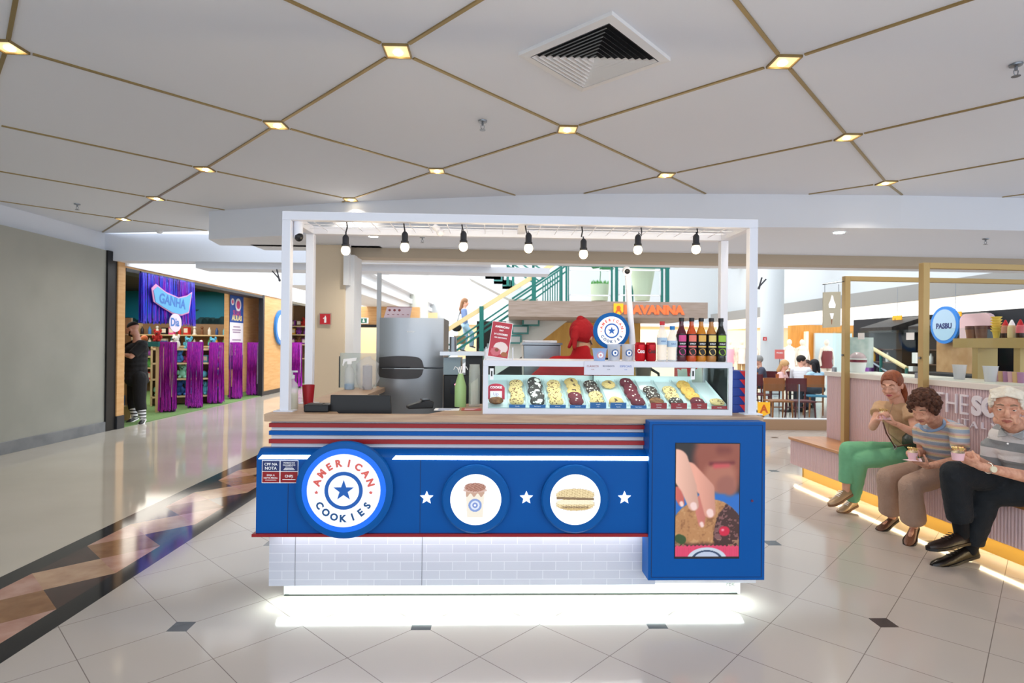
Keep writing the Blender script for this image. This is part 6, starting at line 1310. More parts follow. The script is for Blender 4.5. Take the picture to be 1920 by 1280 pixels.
for k in range(6):
    q = gp(1870+k*9, 700, YG+.45); t = GT('topping_jar', 'small topping jar on the counter behind the old man, %s from the left' % ORD[k], 'jar', q.x, YG+.45, ZC, 0, 'topping jars'); b = M(); b.lathe([(.025, 0), (.03, .09), (0, .09)], n=12); b.build('jar_body', mat('topping %d' % (k % 3), ['#d9a9b4', '#d8b184', '#b784a8'][k % 3], .4), t, smooth=True)
# dark shop across the atrium
def wp(px, py, X_): a, bb = ray(px, py); Y = X_/a; return V((X_, Y, CH+bb*Y))
DK = mat('shop black', '#15161c', .6); XW = 9.38
b = M(); y0_, y1_ = wp(1920, 640, XW).y-1.5, wp(1600, 640, XW).y; b.box(XW, XW+.15, y0_, y1_, 0, 2.25); o = b.build('wall_right', DK); o['kind'] = 'structure'
b = M(); y2_, y3_ = wp(1835, 640, XW-.95).y, wp(1756, 640, XW-.95).y; b.box(XW-.95, XW-.88, y2_, y3_, 0, 1.95); o = b.build('wall_right', mat('pale brick wood', '#b98f64', .6, var=('#a87c50', 5, 4))); o['kind'] = 'structure'
for (px0, px1, pyt, pyb, nm) in ((1612, 1672, 598, 615, 'left'), (1703, 1778, 592, 612, 'right')):
    a_, c_ = wp(px0, pyb, XW-.9), wp(px1, pyb, XW-.9); zt_ = wp((px0+px1)/2, pyt, XW-.1).z; zb_ = a_.z; t = thing('black_kiosk_hood', 'black sloping hood over dark shelves across the atrium, %s one' % nm, 'hood', (XW-.9, a_.y, 0), 0, 'black hoods across the atrium'); dyy = c_.y-a_.y
    b = M(); b.add([V((0, 0, zb_)), V((0, dyy, zb_)), V((.8, dyy, zt_)), V((.8, 0, zt_)), V((0, 0, zb_-.12)), V((0, dyy, zb_-.12)), V((.8, dyy, zb_-.12)), V((.8, 0, zb_-.12))], [(0, 1, 2, 3), (4, 5, 6, 7), (0, 1, 5, 4), (1, 2, 6, 5), (2, 3, 7, 6), (3, 0, 4, 7)]); b.build('hood', mat('hood black', '#151312', .5, var=('#2c2723', 12, 5)), t)
    b = M(); b.box(.3, .8, min(0, dyy)+.1, max(0, dyy)-.1, 0, zb_-.12); b.build('dark_cabinet', DK, t)
    for k in range(4): b = M(); b.box(.12, .3, min(0, dyy)+.12, max(0, dyy)-.12, .55+.3*k, .57+.3*k); b.build('shelf_edge', mat('shelf brown', '#5a4034', .5), t)
rr = random.Random(8)
for k in range(14):
    px = 1622+ (k % 7)*8.5+(90 if k >= 7 else 0); p = wp(px, 640, XW-.66); z = [.57, .87, 1.17][k % 3]
    toy(rr.choice(['bottle', 'box', 'fig']), rr.choice(['#e8b23a', '#8a3fa0', '#c8352f', '#e8e6e0', '#7a5236']), (p.x, p.y, z), R(90), 1.2, 'coloured goods under the %s black hood, %s from the left' % ('left' if k < 7 else 'right', ORD[k % 7]), 'goods under the black hoods')
for i, (px, py) in enumerate(((1683, 601), (1792, 595))):
    p = wp(px, py, XW-.3); t = thing('yellow_sign', 'small yellow price sign hanging in front of the dark shop, %s one' % ['left', 'right'][i], 'sign', p, -math.pi/2, 'yellow signs'); b = M(); b.prism([(-.16, -.12), (.16, -.12), (.16, .12), (-.16, .12)], 0, .02, XF); b.build('plate', mat('sign amber', '#f0a81c', .5, emit=.2), t); b = M(); put_text(b, '1', XF @ Matrix.Translation((-.06, 0, .021)), h=.12, off=.04); b.build('digit', mat('brown print', '#7a4a10', .5), t); b = M(); b.tube([(0, -.01, .12), (0, -.01, 2.9-p.z)], .006); b.build('hanger', STEEL, t)
p = wp(1775, 609, XW-1.02); t = thing('round_shop_sign', 'round blue and white shop sign on the brick coloured wall, seen through the glass', 'sign', p, -math.pi/2); b = M(); b.lathe([(.36, 0), (.36, .05), (.3, .05)], n=32, X=XF.to_3x3()); b.build('blue_rim', mat('sign ring blue', '#2f7fd0', .4), t); b = M(); b.prism(circ(.3, 32), .04, .055, XF); fc = b.build('face', mat('sign pale blue', '#a9c4d8', .5), t); b = M(); put_text(b, 'PASBU', XF @ Matrix.Translation((0, -.02, .056)), w=.4, off=.05); b.build('lettering', NAVY, fc); b = M(); b.bar((0, .0, 0), (0, .25, 0), .04); b.build('wall_bracket', STEEL, t)
t = thing('stair_handrail', 'tan handrail sloping down in front of the dark shop', 'handrail', (0, 0, 0)); a_, c_ = wp(1610, 638, 7.6), wp(1700, 690, 7.6); b = M(); b.tube([a_, c_], .04, 8); b.build('handrail', TAN, t); b = M(); b.tube([a_+V((0, 0, -.3)), c_+V((0, 0, -.3))], .02, 8); b.build('lower_rail', STEEL, t)
for p in (a_, a_.lerp(c_, .5), c_): b = M(); b.tube([p, V((p.x, p.y, 0))], .03, 8); b.build('post', GREEN, t)
t = thing('side_table', 'dark side table with goods in front of the brick coloured wall', 'table', wp(1800, 690, 7.9)*1); t.location.z = 0; b = M(); b.box(-.3, .3, -.9, .9, 1.0, 1.05); b.build('tabletop', DK, t)
for y in (-.8, .8): b = M(); b.box(-.03, .03, y-.03, y+.03, 0, 1.0); b.build('leg', DK, t)
# ================================================================== PEOPLE
def rotm(fwd, up=V((0, 0, 1)), roll=0):
    """columns: x = person's right... , y = forward, z = up"""
    f = V(fwd).normalized(); r = f.cross(up).normalized(); u = r.cross(f).normalized(); Mx = Matrix((r, f, u)).transposed()
    return Mx @ Matrix.Rotation(roll, 3, 'Y')
def add_head(b, c, H, s=1.0, old=0, nose=1.0, neck=None, wide=1.0):
    P = lambda x, y, z: c+H @ V((x*s*wide, y*s, z*s))
    E = lambda x, y, z, r, m=0: b.ell(P(x, y, z), tuple(q*s for q in (r if hasattr(r, '__len__') else (r, r, r))), m, X=H, n=18, k=12)
    E(0, -.018, .035, (.074, .094, .083)); E(0, .012, -.01, (.064, .078, .078)); E(0, .030, -.058, (.050, .052, .050)); E(0, .062, -.092, (.022, .018, .017))
    for q in (-1, 1):
        E(q*.033, .062, -.032, (.024, .022, .024)); E(q*.045, .008, -.07, (.020, .035, .025)); E(q*.076*1.0, -.008, -.006, (.010, .019, .031)); E(q*.015, .092, -.034, (.0085, .010, .008))
        b.limb(P(q*.008, .087, .022), .010*s, P(q*.048, .070, .024), .009*s, 8)
        b.limb(P(q*.020, .0835, -.002), .0075*s, P(q*.042, .074, -.004), .006*s, 8)
        if old: b.limb(P(q*.026, .088, -.035), .007*s, P(q*.040, .066, -.075), .009*s, 8); b.limb(P(q*.02, .082, -.016), .006*s, P(q*.044, .07, -.018), .006*s, 8)
    b.limb(P(0, .086, .016), .008*s, P(0, .101+.008*nose, -.028), .0115*s*nose, 10); E(0, .1+.006*nose, -.034, (.011, .011, .009))
    E(0, .077, -.062, (.024, .012, .016))
    if neck is not None: b.limb(P(0, -.018, -.06), .052*s, neck, .056*s, 14)
def face_parts(root, c, H, s=1.0, brow='#6a4a38', lip='#b86a62', look=(0, 1, 0), lid=.3, iris='#4a5a58', skin=None, wide=1.0):
    P = lambda x, y, z: c+H @ V((x*s*wide, y*s, z*s))
    for q in (-1, 1):
        e = P(q*.031, .0755, .006); b = M(); b.ell(e, .0125*s, n=14, k=10); d = (H @ V(look)).normalized(); B_ = basis(d)
        ey = b.build('eye', mat('eye white', '#e9e2dc', .2), root, smooth=True)
        b = M(); b.ell(e+d*.0066*s, (.0078*s, .0078*s, .0078*s), n=12, k=8); b.build('iris', mat('iris '+iris, iris, .2), ey, smooth=True)
        b = M(); n = 12
        rings = []
        for i in range(6):                         # upper lid: part of a slightly larger shell
            a_ = R(95)-i/5*(R(95)-R(-35 if lid > .8 else 30-60*lid))
            rings.append([e+H @ (V((math.cos(t)*math.cos(a_) if 0 else math.sin(t)*math.cos(a_)*1.0, math.cos(t)*math.cos(a_), math.sin(a_)))*.0142*s) for t in [R(-85+170*k/n) for k in range(n+1)]])
        b.loft(rings, cap=False); b.build('eyelid', skin or SKIN, root, smooth=True)
        b = M(); b.tube([P(q*.014, .0915, .030), P(q*.031, .090, .036), P(q*.05, .074, .029)], [.0036*s, .0046*s, .0026*s], 8); b.build('eyebrow', mat('brow '+brow, brow, .8), root, smooth=True)
    b = M(); b.tube([P(-.025, .0795, -.063), P(-.01, .0885, -.0595), P(0, .0895, -.061), P(.01, .0885, -.0595), P(.025, .0795, -.063)], [.0015*s, .0045*s, .0042*s, .0045*s, .0015*s], 8)
    b.tube([P(-.022, .080, -.066), P(0, .0895, -.069), P(.022, .080, -.066)], [.0015*s, .0055*s, .0015*s], 8); b.build('lips', mat('lips '+lip, lip, .5), root, smooth=True)
def add_hand(b, w, d, nrm, s=1.0, curl=(30, 35, 40, 45), side=1, spread=.3, thumb=(.6, .5), tc=30):
    """w wrist, d direction of the palm, nrm palm normal (the way fingers curl), side=+1: thumb on d x nrm side"""
    d = V(d).normalized(); nrm = V(nrm); nrm = (nrm-d*nrm.dot(d)).normalized(); sd = d.cross(nrm).normalized()*side
    B_ = Matrix((sd, d, nrm)).transposed()
    b.ell(w+d*.045*s, (.036*s, .052*s, .0145*s), X=B_, n=14, k=10); b.ell(w+d*.028*s+sd*.02*s+nrm*.006*s, (.016*s, .028*s, .014*s), X=B_); b.limb(w, .024*s, w+d*.03*s, .022*s)
    L = ((.042, .026, .020), (.045, .029, .021), (.042, .027, .020), (.033, .020, .018)); tips = []
    for i in range(4):
        off = (.0285-.019*i)*s; p = w+d*(.085-.004*abs(i-1.2))*s+sd*off; ang = 0; a0 = R(curl[i])
        fd = (d+sd*(.12-.09*i)*spread*2).normalized(); ax = fd.cross(nrm)
        rads = (.0092, .0085, .0078, .0066); ang = 0
        for j in range(3):
            ang += a0*(.75, 1.15, .8)[j]; dd = (fd*math.cos(ang)+nrm*math.sin(ang)); q = p+dd*L[i][j]*s; b.limb(p, rads[j]*s, q, rads[j+1]*s, 8); p = q
        tips.append(p)
    p = w+d*.022*s+sd*.028*s; td = (d*.75+sd*thumb[0]+nrm*thumb[1]).normalized()
    q = p+td*.036*s; b.limb(p, .013*s, q, .0105*s, 8); td2 = (td*math.cos(R(tc))+(nrm*.6-sd*.7).normalized()*math.sin(R(tc))).normalized(); r_ = q+td2*.028*s; b.limb(q, .0105*s, r_, .009*s, 8); b.limb(r_, .009*s, r_+(td2+(-sd)*.2).normalized()*.022*s, .0075*s, 8)
    return tips
def hair_shell(c, H, s, grow=.010, front=.055, side=-.02, back=-.06, extra=None, curl=0, seed=1, wide=1.0, top=1.0, part=None):
    """cap of hair over the skull; front/side/back = height of the hairline on the head"""
    P = lambda x, y, z: c+H @ V((x*s*wide, y*s, z*s)); b = M(); n, k = 40, 26; rr = random.Random(seed)
    rx, ry, rz_ = .074+grow, .096+grow, .084+grow*1.3*top; vs = {}; out = []; inn = []
    def hl(t):                                       # hairline by heading t (0 = face)
        a_ = abs(t); 
        return front+(side-front)*min(1, max(0, (a_-R(32))/R(28))) if a_ < R(75) else side+(back-side)*min(1, (a_-R(75))/R(45))
    pts_o, pts_i, ok = [], [], []
    for i in range(k+1):
        ph = math.pi*.80*i/k
        for j in range(n):
            t = 2*math.pi*j/n; t = t if t <= math.pi else t-2*math.pi; x, y, z = math.sin(ph)*math.sin(t), math.sin(ph)*math.cos(t), math.cos(ph)
            w_ = 1+.02*noise.noise(V((x*5+seed, y*5, z*5)))
            po = V((x*rx*w_, y*ry*w_-.018, z*rz_*w_+.035)); pi_ = V((x*(rx-grow-.004), y*(ry-grow-.004)-.018, z*(rz_-grow-.004)+.035)); pts_o.append(P(*po)); pts_i.append(P(*pi_)); ok.append(po.z >= hl(t))
    fs = []; m_ = len(pts_o)
    for i in range(k):
        for j in range(n):
            q = (i*n+j, i*n+(j+1) % n, (i+1)*n+(j+1) % n, (i+1)*n+j)
            if sum(ok[a_] for a_ in q) >= 3: fs.append(q)
    ed = {}
    for f in fs:
        for a_ in range(4):
            e = (f[a_], f[(a_+1) % 4]); ed[tuple(sorted(e))] = ed.get(tuple(sorted(e)), 0)+1
    allf = fs+[tuple(x+m_ for x in f[::-1]) for f in fs]+[(a_, c_, c_+m_, a_+m_) for (a_, c_), v in ed.items() if v == 1]
    b.add(pts_o+pts_i, allf)
    if curl:
        for f in fs:
            if rr.random() < curl[0]:
                p = pts_o[f[0]]+V((rr.uniform(-1, 1), rr.uniform(-1, 1), rr.uniform(-1, 1)))*.008*s; b.ell(p, rr.uniform(.6, 1.3)*curl[1]*s, n=8, k=6)
    if extra: extra(b, P)
    return b
def tor(b, pelvis, chest, H, wp_=.16, wc=.18, dp=.11, dc=.115, top=None, belly=0, sh=None, shr=.06):
    """torso volume from pelvis to chest in the chest frame H (x right, y forward)"""
    ax = (chest-pelvis); L = ax.length; u = ax/L; r = H.col[0]; r = (r-u*r.dot(u)).normalized(); f = u.cross(r); Bm = Matrix((r, f, u)).transposed()
    for i in range(7):
        t = i/6; w_ = wp_*(1-t)+wc*t-.022*math.sin(math.pi*min(1, t*1.25)); d_ = dp*(1-t)+dc*t; b.ell(pelvis+ax*t+f*belly*math.sin(math.pi*t), (w_, d_+belly*.5*math.sin(math.pi*t), L/4.2), X=Bm, n=18, k=10)
    if sh: b.limb(sh[0], shr, sh[1], shr)
def person(label, J, skin, group=None, name='person', hs=1.0, voxel=.0065, old=0, nose=1.0, scale=1.0, wide=1.0, hands=True, pelv=True, handspec=None, limb_s=1.0, face=True):
    root = thing(name, label, 'person', (J['pel'].x, J['pel'].y, 0), 0, group); root.rotation_euler = (0, 0, 0); O = root.matrix_basis.inverted() if 0 else Matrix.Translation((-J['pel'].x, -J['pel'].y, 0))
    J = {k: (O @ v if isinstance(v, V) and k not in ('fwd', 'hf') else v) for k, v in J.items()}
    T = rotm(J['fwd']); H = rotm(J['hf'], roll=J.get('hroll', 0)); L = limb_s; b = M()
    add_head(b, J['head'], H, hs, old, nose, J['neck'], wide)
    b.limb(J['neck'], .055*L, J['chest']+V((0, 0, .03)), .075*L); b.limb(J['sR'], .048*L, J['sL'], .048*L); tor(b, J['pel'], J['chest'], T, .14*L, .15*L, .09*L, .095*L)
    for q in 'RL':
        b.limb(J['s'+q], .047*L, J['e'+q], .037*L); m_ = J['e'+q].lerp(J['w'+q], .35); b.limb(J['e'+q], .037*L, m_, .036*L); b.limb(m_, .036*L, J['w'+q], .024*L)
        if 'k'+q in J:
            b.limb(J['h'+q], .075*L, J['k'+q], .052*L); m_ = J['k'+q].lerp(J['a'+q], .3); b.limb(J['k'+q], .05*L, m_, .052*L); b.limb(m_, .052*L, J['a'+q], .034*L)
            d = (J['t'+q]-J['a'+q]); b.limb(J['a'+q]-V((0, 0, .025)), .024*L, J['a'+q]+d*.55-V((0, 0, .03)), .015*L)
        if hands and handspec and q in handspec: hsq = dict(handspec[q]); hd, hn = hsq.pop('d'), hsq.pop('n'); J['tips'+q] = add_hand(b, J['w'+q], hd, hn, **hsq)
    o = b.build('body', skin, root, smooth=True, remesh=voxel, smo=2); return root, J, T, H
def leg_cloth(b, hip, knee, ank, r0, r1, r2, flat=True):
    b.limb(hip, r0, knee, r1, 16); b.frus(knee, r1, ank, r2, 20)
def shoe(root, ank, toe, m_, m2, low=False, name='shoe', s=1.0, up=None, lace=False, skinopen=False):
    d = (toe-ank); d2 = V((d.x, d.y, d.z)); L = d2.length; f = d2.normalized(); up = up or V((0, 0, 1)); B_ = basis(f, up); u = B_.col[2]; r = B_.col[0]; b = M(); rings = []
    heel = ank-f*.055*s; tot = L+.055*s
    for t, w_, h_ in ((0, .022, .05), (.06, .032, .058), (.25, .034, .06), (.42, .037, .05), (.6, .044, .036), (.78, .045, .03), (.92, .034, .024), (1.0, .012, .014)):
        c = heel+f*tot*t; hh = h_*(.62 if low else 1)*s; w2 = w_*s; ring = []
        for k in range(12):
            a_ = 2*math.pi*k/12; z = math.sin(a_); ring.append(c+r*w2*math.cos(a_)*(1 if z < 0 else .85)+u*((hh*z if z > 0 else z*.012)-.055*s+.02))
        rings.append(ring)
    b.loft(rings); sh = b.build(name, m_, root, smooth=True); b = M(); out = []
    for t, w_ in ((-.01, .02), (.06, .034), (.25, .035), (.42, .037), (.6, .047), (.78, .048), (.93, .037), (1.02, .012)): out.append((tot*t, w_*s))
    poly = [(y, w_) for y, w_ in out]+[(y, -w_) for y, w_ in out[::-1]]
    vs = [heel+f*y+r*x+u*(z-.055*s+.02) for z in (-.022, -.004) for y, x in poly]; n = len(poly); b.add(vs, [tuple(range(n))[::-1], tuple(range(n, 2*n))]+[(i, (i+1) % n, n+(i+1) % n, n+i) for i in range(n)]); b.build('sole', m2, sh)
    if lace:
        for k in range(4): b = M(); c = heel+f*tot*(.42+.06*k)+u*((.058-.008*k)*s-.055*s+.02); b.tube([c-r*.022, c+u*.005, c+r*.022], .003, 6); b.build('lace', lace, sh, smooth=True)
    return sh
G = lambda px, py, Y: at(px, py, Y)

# ---------- young woman with red hair
J = dict(pel=G(1712, 846, 5.15), chest=G(1686, 776, 5.08), neck=G(1682, 752, 5.06), head=G(1672, 722, 5.02), sR=G(1653, 763, 5.2), sL=G(1708, 769, 4.93), eR=G(1636, 800, 5.06), wR=G(1647, 785, 4.93),
         eL=G(1719, 814, 4.80), wL=G(1682, 795, 4.82), hR=G(1698, 848, 5.25), hL=G(1712, 854, 5.05), kR=G(1590, 842, 5.15), aR=G(1586, 918, 5.2), tR=G(1553, 938, 5.12), kL=G(1612, 862, 5.1), aL=G(1597, 940, 5.3), tL=G(1572, 957, 5.22), fwd=V((-.9, -.42, 0)), hf=V((-.80, -.62, -.30)))
tgt = G(1654, 779, 4.85)
hsp = {'R': dict(d=(tgt-J['wR'])+V((0, 0, .05)), n=V((.3, -.9, .0)), side=-1, s=.95, curl=(45, 50, 50, 50), thumb=(.8, .5)), 'L': dict(d=(G(1652, 787, 4.87)-J['wL']), n=V((.1, .1, 1)), side=-1, s=.95, curl=(28, 30, 32, 36), thumb=(.3, .8))}
root, j, T, H = person('young red-haired woman in tan top and green trousers, legs crossed, eating ice cream', J, SKIN, voxel=.006, handspec=hsp, limb_s=.92)
face_parts(root, j['head'], H, 1.0, brow='#7a4c34', lip='#b04a58', look=(0, .8, -.55), lid=.9, skin=SKIN)
RH = mat('copper red hair', '#9a5230', .5, bump=(60, .5), var=('#7a3c20', 30, 4, (1, 1, .2)))
def pony(b, P):
    b.limb(P(0, -.12, .02), .022, P(.01, -.125, -.06), .028); b.limb(P(.01, -.125, -.06), .028, P(.02, -.12, -.15), .026); b.limb(P(.02, -.12, -.15), .026, P(.02, -.09, -.22), .012); b.limb(P(-.065, -.06, -.02), .022, P(-.06, -.09, -.10), .026); b.limb(P(-.06, -.09, -.10), .026, P(-.055, -.09, -.22), .015)
hair_shell(j['head'], H, 1.0, .009, .072, -.0, -.055, extra=pony).build('hair', RH, root, smooth=True, remesh=.005, smo=4)
TANC = mat('tan linen', '#c9a784', .85, bump=(25, .4)); b = M()
tor(b, j['pel']+V((0, 0, -.0)), j['chest'], T, .165, .165, .115, .11, sh=(j['sR'].lerp(j['sL'], -.02), j['sR'].lerp(j['sL'], 1.02)), shr=.058)
for q in 'RL': b.frus(j['s'+q]+V((0, 0, .02)), .064, j['s'+q].lerp(j['e'+q], .38), .072)
b.limb(j['chest'], .10, j['chest']+T.col[1]*.045+V((0, 0, -.05)), .085); b.build('blouse', TANC, root, smooth=True, remesh=.009, smo=3, disp=(.014, .06))
b = M(); b.tube([j['neck']+T @ V((0, .05, .0)), j['chest']+T @ V((0, .145, -.02)), j['chest']+T @ V((0, .15, -.16)), j['pel']+T @ V((0, .14, .06))], .0035, 6); b.build('blouse_seam', mat('seam tan', '#b4957a', .9), root, smooth=True)
GRN = mat('green cotton', '#76ba90', .85, bump=(30, .2)); b = M(); b.ell(j['pel'], (.165, .15, .11), X=T); leg_cloth(b, j['hR'], j['kR'], j['kR'].lerp(j['aR'], .80), .095, .072, .062); leg_cloth(b, j['hL'], j['kL'], j['kL'].lerp(j['aL'], .93), .095, .072, .062); b.build('trousers', GRN, root, smooth=True, remesh=.008, smo=3, disp=(.010, .07))
SNK = mat('gold sneaker', '#b59a7c', .35, .3); SOL = mat('gum sole', '#7d5a40', .6)
shoe(root, j['aR']+V((0, 0, -.01)), j['tR'], SNK, SOL, name='sneaker', lace=WPR); shoe(root, j['aL'], V((j['tL'].x, j['tL'].y, .045)), SNK, SOL, name='sneaker', lace=WPR)
OR = root.location
def holdcup(c, name, label, h=.055, r0=.024, r1=.034, col='#f0c3cc', tilt=(0, 0, 1), fill='#7a4a34', spoon=None, napkin=False):
    t = thing(name, label, 'ice cream cup', c); B_ = basis(V(tilt)); X = Matrix((B_.col[0], -B_.col[2], B_.col[1])).transposed()
    b = M(); b.lathe([(r0, 0), (r1, h), (r1-.002, h), (r0-.002, .003), (0, .003)], n=24, X=X); b.build('paper_cup', mat('cup pink', col, .6), t, smooth=True)
    b = M(); b.ell(X @ V((0, 0, h)), (r1*.9, r1*.9, .016), X=X, jit=.3); b.build('ice_cream', mat('ice cream '+fill, fill, .5, var=('#f0ddb8', 30)), t, smooth=True)
    if spoon is not None: b = M(); s0 = X @ V((0, 0, h)); b.bar(s0, spoon-V(c), .007, .0025); b.build('spoon', mat('gold spoon', '#c98a4a', .3, .4), t)
    b = M(); rr = random.Random(2)
    for k in range(9): a_ = k*.7; p = X @ V((r1*.7*math.cos(a_), r1*.7*math.sin(a_), h+.01)); b.add([p, p+V((.012, rr.uniform(-.01, .01), .02)), p+V((-.006, .01, .026))], [(0, 1, 2)])
    b.build('foil_wrapper', mat('gold foil', '#d8b070', .2, .8), t)
    if napkin: b = M(); b.add([X @ V(q) for q in ((-.05, -.04, .0), (.045, -.045, -.004), (.055, .04, .006), (-.045, .04, .0), (-.06, 0, .018))], [(0, 1, 2, 3, 4)]); b.build('napkin', mat('napkin pink', '#f4d6dc', .8), t)
    return t
holdcup(G(1656, 786, 4.86), 'ice_cream_cup', 'pink paper ice cream cup held by the red-haired woman', spoon=G(1655, 770, 4.9), napkin=True)
# bag
BAG = mat('dark olive leather', '#2b3528', .4, bump=(60, .1)); c = G(1722, 826, 4.95); t = thing('handbag', 'dark olive leather handbag beside the red-haired woman', 'bag', c, GA)
b = M(); b.ell((0, 0, -.01), (.17, .09, .115), jit=.1); b.ell((0, 0, .03), (.15, .08, .1)); b.build('bag_body', BAG, t, smooth=True, remesh=.01, smo=3); b = M(); a1_, a2_, a3_ = [p-c for p in (G(1678, 838, 4.95), G(1662, 812, 4.86), G(1656, 792, 4.95))]
Rm = Matrix.Rotation(-GA, 3, 'Z'); b.tube([Rm @ p for p in (V((-.0, -.05, .0)), a1_, a2_, a3_)], .006, 8); b.build('strap', mat('brown strap', '#5a3a30', .5), t, smooth=True)
b = M(); p = Rm @ a1_; b.tube([p+V((.015*math.cos(k*.7), .0, .02*math.sin(k*.7))) for k in range(10)], .003, 6); b.build('buckle', mat('steel ring', '#c8c8cc', .2, .9), t, smooth=True)

# ---------- elderly woman in striped top
J = dict(pel=G(1778, 868, 4.68), chest=G(1762, 805, 4.58), neck=G(1752, 788, 4.52), head=G(1733, 766, 4.43), sR=G(1728, 806, 4.72), sL=G(1797, 808, 4.42), eR=G(1729, 848, 4.72), wR=G(1712, 845, 4.5), eL=G(1803, 862, 4.27), wL=G(1738, 874, 4.25),
         hR=G(1762, 874, 4.8), hL=G(1790, 880, 4.55), kR=G(1664, 893, 4.68), aR=G(1672, 968, 4.80), tR=G(1645, 984, 4.72), kL=G(1706, 910, 4.38), aL=G(1713, 985, 4.50), tL=G(1701, 1006, 4.36), fwd=V((-.86, -.5, 0)), hf=V((-.85, -.48, -.42)))
hsp = {'R': dict(d=G(1697, 844, 4.35)-J['wR'], n=V((.1, -.5, -.9)), side=1, s=.92, curl=(40, 45, 48, 50), thumb=(.5, .8)), 'L': dict(d=G(1712, 864, 4.24)-J['wL'], n=V((0, .2, 1)), side=-1, s=.95, curl=(25, 26, 28, 32), thumb=(.4, .8))}
root, j, T, H = person('elderly woman with curly brown hair in a pastel striped jumper holding ice cream', J, SKIN2, voxel=.006, old=1, nose=1.15, handspec=hsp, limb_s=.95)
face_parts(root, j['head'], H, 1.0, brow='#6a5040', lip='#a8665c', look=(0, .75, -.6), lid=.9, skin=SKIN2)
CH_ = mat('curly dark brown hair', '#4a2c20', .7, bump=(120, .9), var=('#6a4230', 40))
hair_shell(j['head'], H, 1.0, .016, .058, -.03, -.075, curl=(.55, .016), seed=3).build('hair', CH_, root, smooth=True)
STRP = stripes('pastel striped knit', [(0, '#a3b4c8'), (.28, '#ddd5c8'), (.42, '#dfcda4'), (.58, '#dbb3a6'), (.74, '#cdbfc0'), (.88, '#a3b4c8')], .062, 'Z', .9, 0, (150, .3))
b = M(); tor(b, j['pel']+V((0, 0, .03)), j['chest'], T, .17, .165, .125, .115, belly=.02, sh=(j['sR'], j['sL']), shr=.062)
for q in 'RL': b.frus(j['s'+q]+V((0, 0, .02)), .068, j['s'+q].lerp(j['e'+q], .62), .060, 20)
b.build('jumper', STRP, root, smooth=True, remesh=.008, smo=3, disp=(.006, .06))
b = M(); nk = j['neck']+V((0, 0, -.02)); pts = [nk+T @ V((.075*math.sin(a_), .075*math.cos(a_)+.03, -.045*math.cos(a_)-.01)) for a_ in [2*math.pi*k/20 for k in range(21)]]; b.tube(pts, .011, 8); b.build('neckband', mat('blue knit band', '#8aa3c4', .9), root, smooth=True)
TPE = mat('taupe trousers', '#ab9080', .85, bump=(80, .3)); b = M(); b.ell(j['pel'], (.175, .165, .12), X=T); leg_cloth(b, j['hR'], j['kR'], j['kR'].lerp(j['aR'], .86)+V((0, 0, 0)), .10, .078, .090); leg_cloth(b, j['hL'], j['kL'], j['kL'].lerp(j['aL'], .86), .10, .078, .088); b.build('trousers', TPE, root, smooth=True, remesh=.008, smo=3, disp=(.012, .08))
FLT = mat('brown ballet flat', '#5c3a2c', .4, bump=(120, .3)); shoe(root, j['aR'], V((j['tR'].x, j['tR'].y, .035)), FLT, BLACK, low=True, name='ballet_flat', s=.95); shoe(root, j['aL'], V((j['tL'].x, j['tL'].y, .035)), mat('tan ballet flat', '#7a4e38', .4, bump=(120, .3)), BLACK, low=True, name='ballet_flat', s=.95)
holdcup(G(1711, 863, 4.24), 'ice_cream_cup', 'pink paper ice cream cup on a napkin held by the elderly woman', h=.06, spoon=G(1704, 846, 4.32), napkin=True)

# ---------- elderly man
J = dict(pel=G(1962, 895, 3.80), chest=G(1915, 812, 3.78), neck=G(1905, 800, 3.76), head=G(1887, 766, 3.70), sR=G(1866, 836, 3.92), sL=G(1955, 838, 3.62), eR=G(1862, 882, 3.96), wR=G(1826, 858, 3.72), eL=G(1962, 902, 3.55), wL=G(1838, 874, 3.55),
         hR=G(1935, 902, 3.95), hL=G(1955, 915, 3.75), kR=G(1790, 888, 3.90), aR=G(1803, 1000, 4.02), tR=G(1741, 1014, 3.9), kL=G(1850, 925, 3.95), aL=G(1818, 1030, 4.08), tL=G(1745, 1046, 3.98), fwd=V((-.85, -.5, 0)), hf=V((-.62, -.78, -.05)))
hsp = {'R': dict(d=G(1803, 840, 3.66)-J['wR'], n=V((-.1, -.5, -.85)), side=1, s=1.0, curl=(42, 45, 48, 52), thumb=(.4, .9)), 'L': dict(d=G(1800, 858, 3.62)-J['wL'], n=V((.0, .7, .7)), side=-1, s=1.0, curl=(22, 24, 26, 30), thumb=(.2, .9))}
root, j, T, H = person('elderly white-haired man in a grey and white polo and black trousers facing the camera', J, SKIN2, voxel=.0058, old=1, nose=1.35, handspec=hsp, limb_s=1.05, hs=1.06)
face_parts(root, j['head'], H, 1.06, brow='#8f7561', lip='#a85f54', look=(0, 1, .02), lid=.48, iris='#3c3a3a', skin=SKIN2)
WH = mat('white hair', '#ded3c2', .6, bump=(50, .8), var=('#efe8da', 30, 4, (1, .3, 1)))
def swoop(b, P):
    rr = random.Random(9)
    for k in range(26): x = -.07+.14*k/25; b.tube([P(x, .065+.01*math.cos(x*20), .085-abs(x)*.3), P(x*1.02, .03, .128-abs(x)*.35), P(x*1.05, -.05, .130-abs(x)*.4)], [.006, .011, .008], 6)
hair_shell(j['head'], H, 1.06, .013, .093, .0, -.06, extra=swoop, seed=5).build('hair', WH, root, smooth=True, remesh=.0045, smo=3)
POLO = stripes('grey and white striped pique', [(0, '#8b8f93'), (.46, '#d8d5d6')], .125, 'Z', .85, .32, (140, .2))
b = M(); tor(b, j['pel']+V((0, 0, .02)), j['chest'], T, .20, .19, .15, .13, belly=.035, sh=(j['sR'], j['sL']), shr=.072)
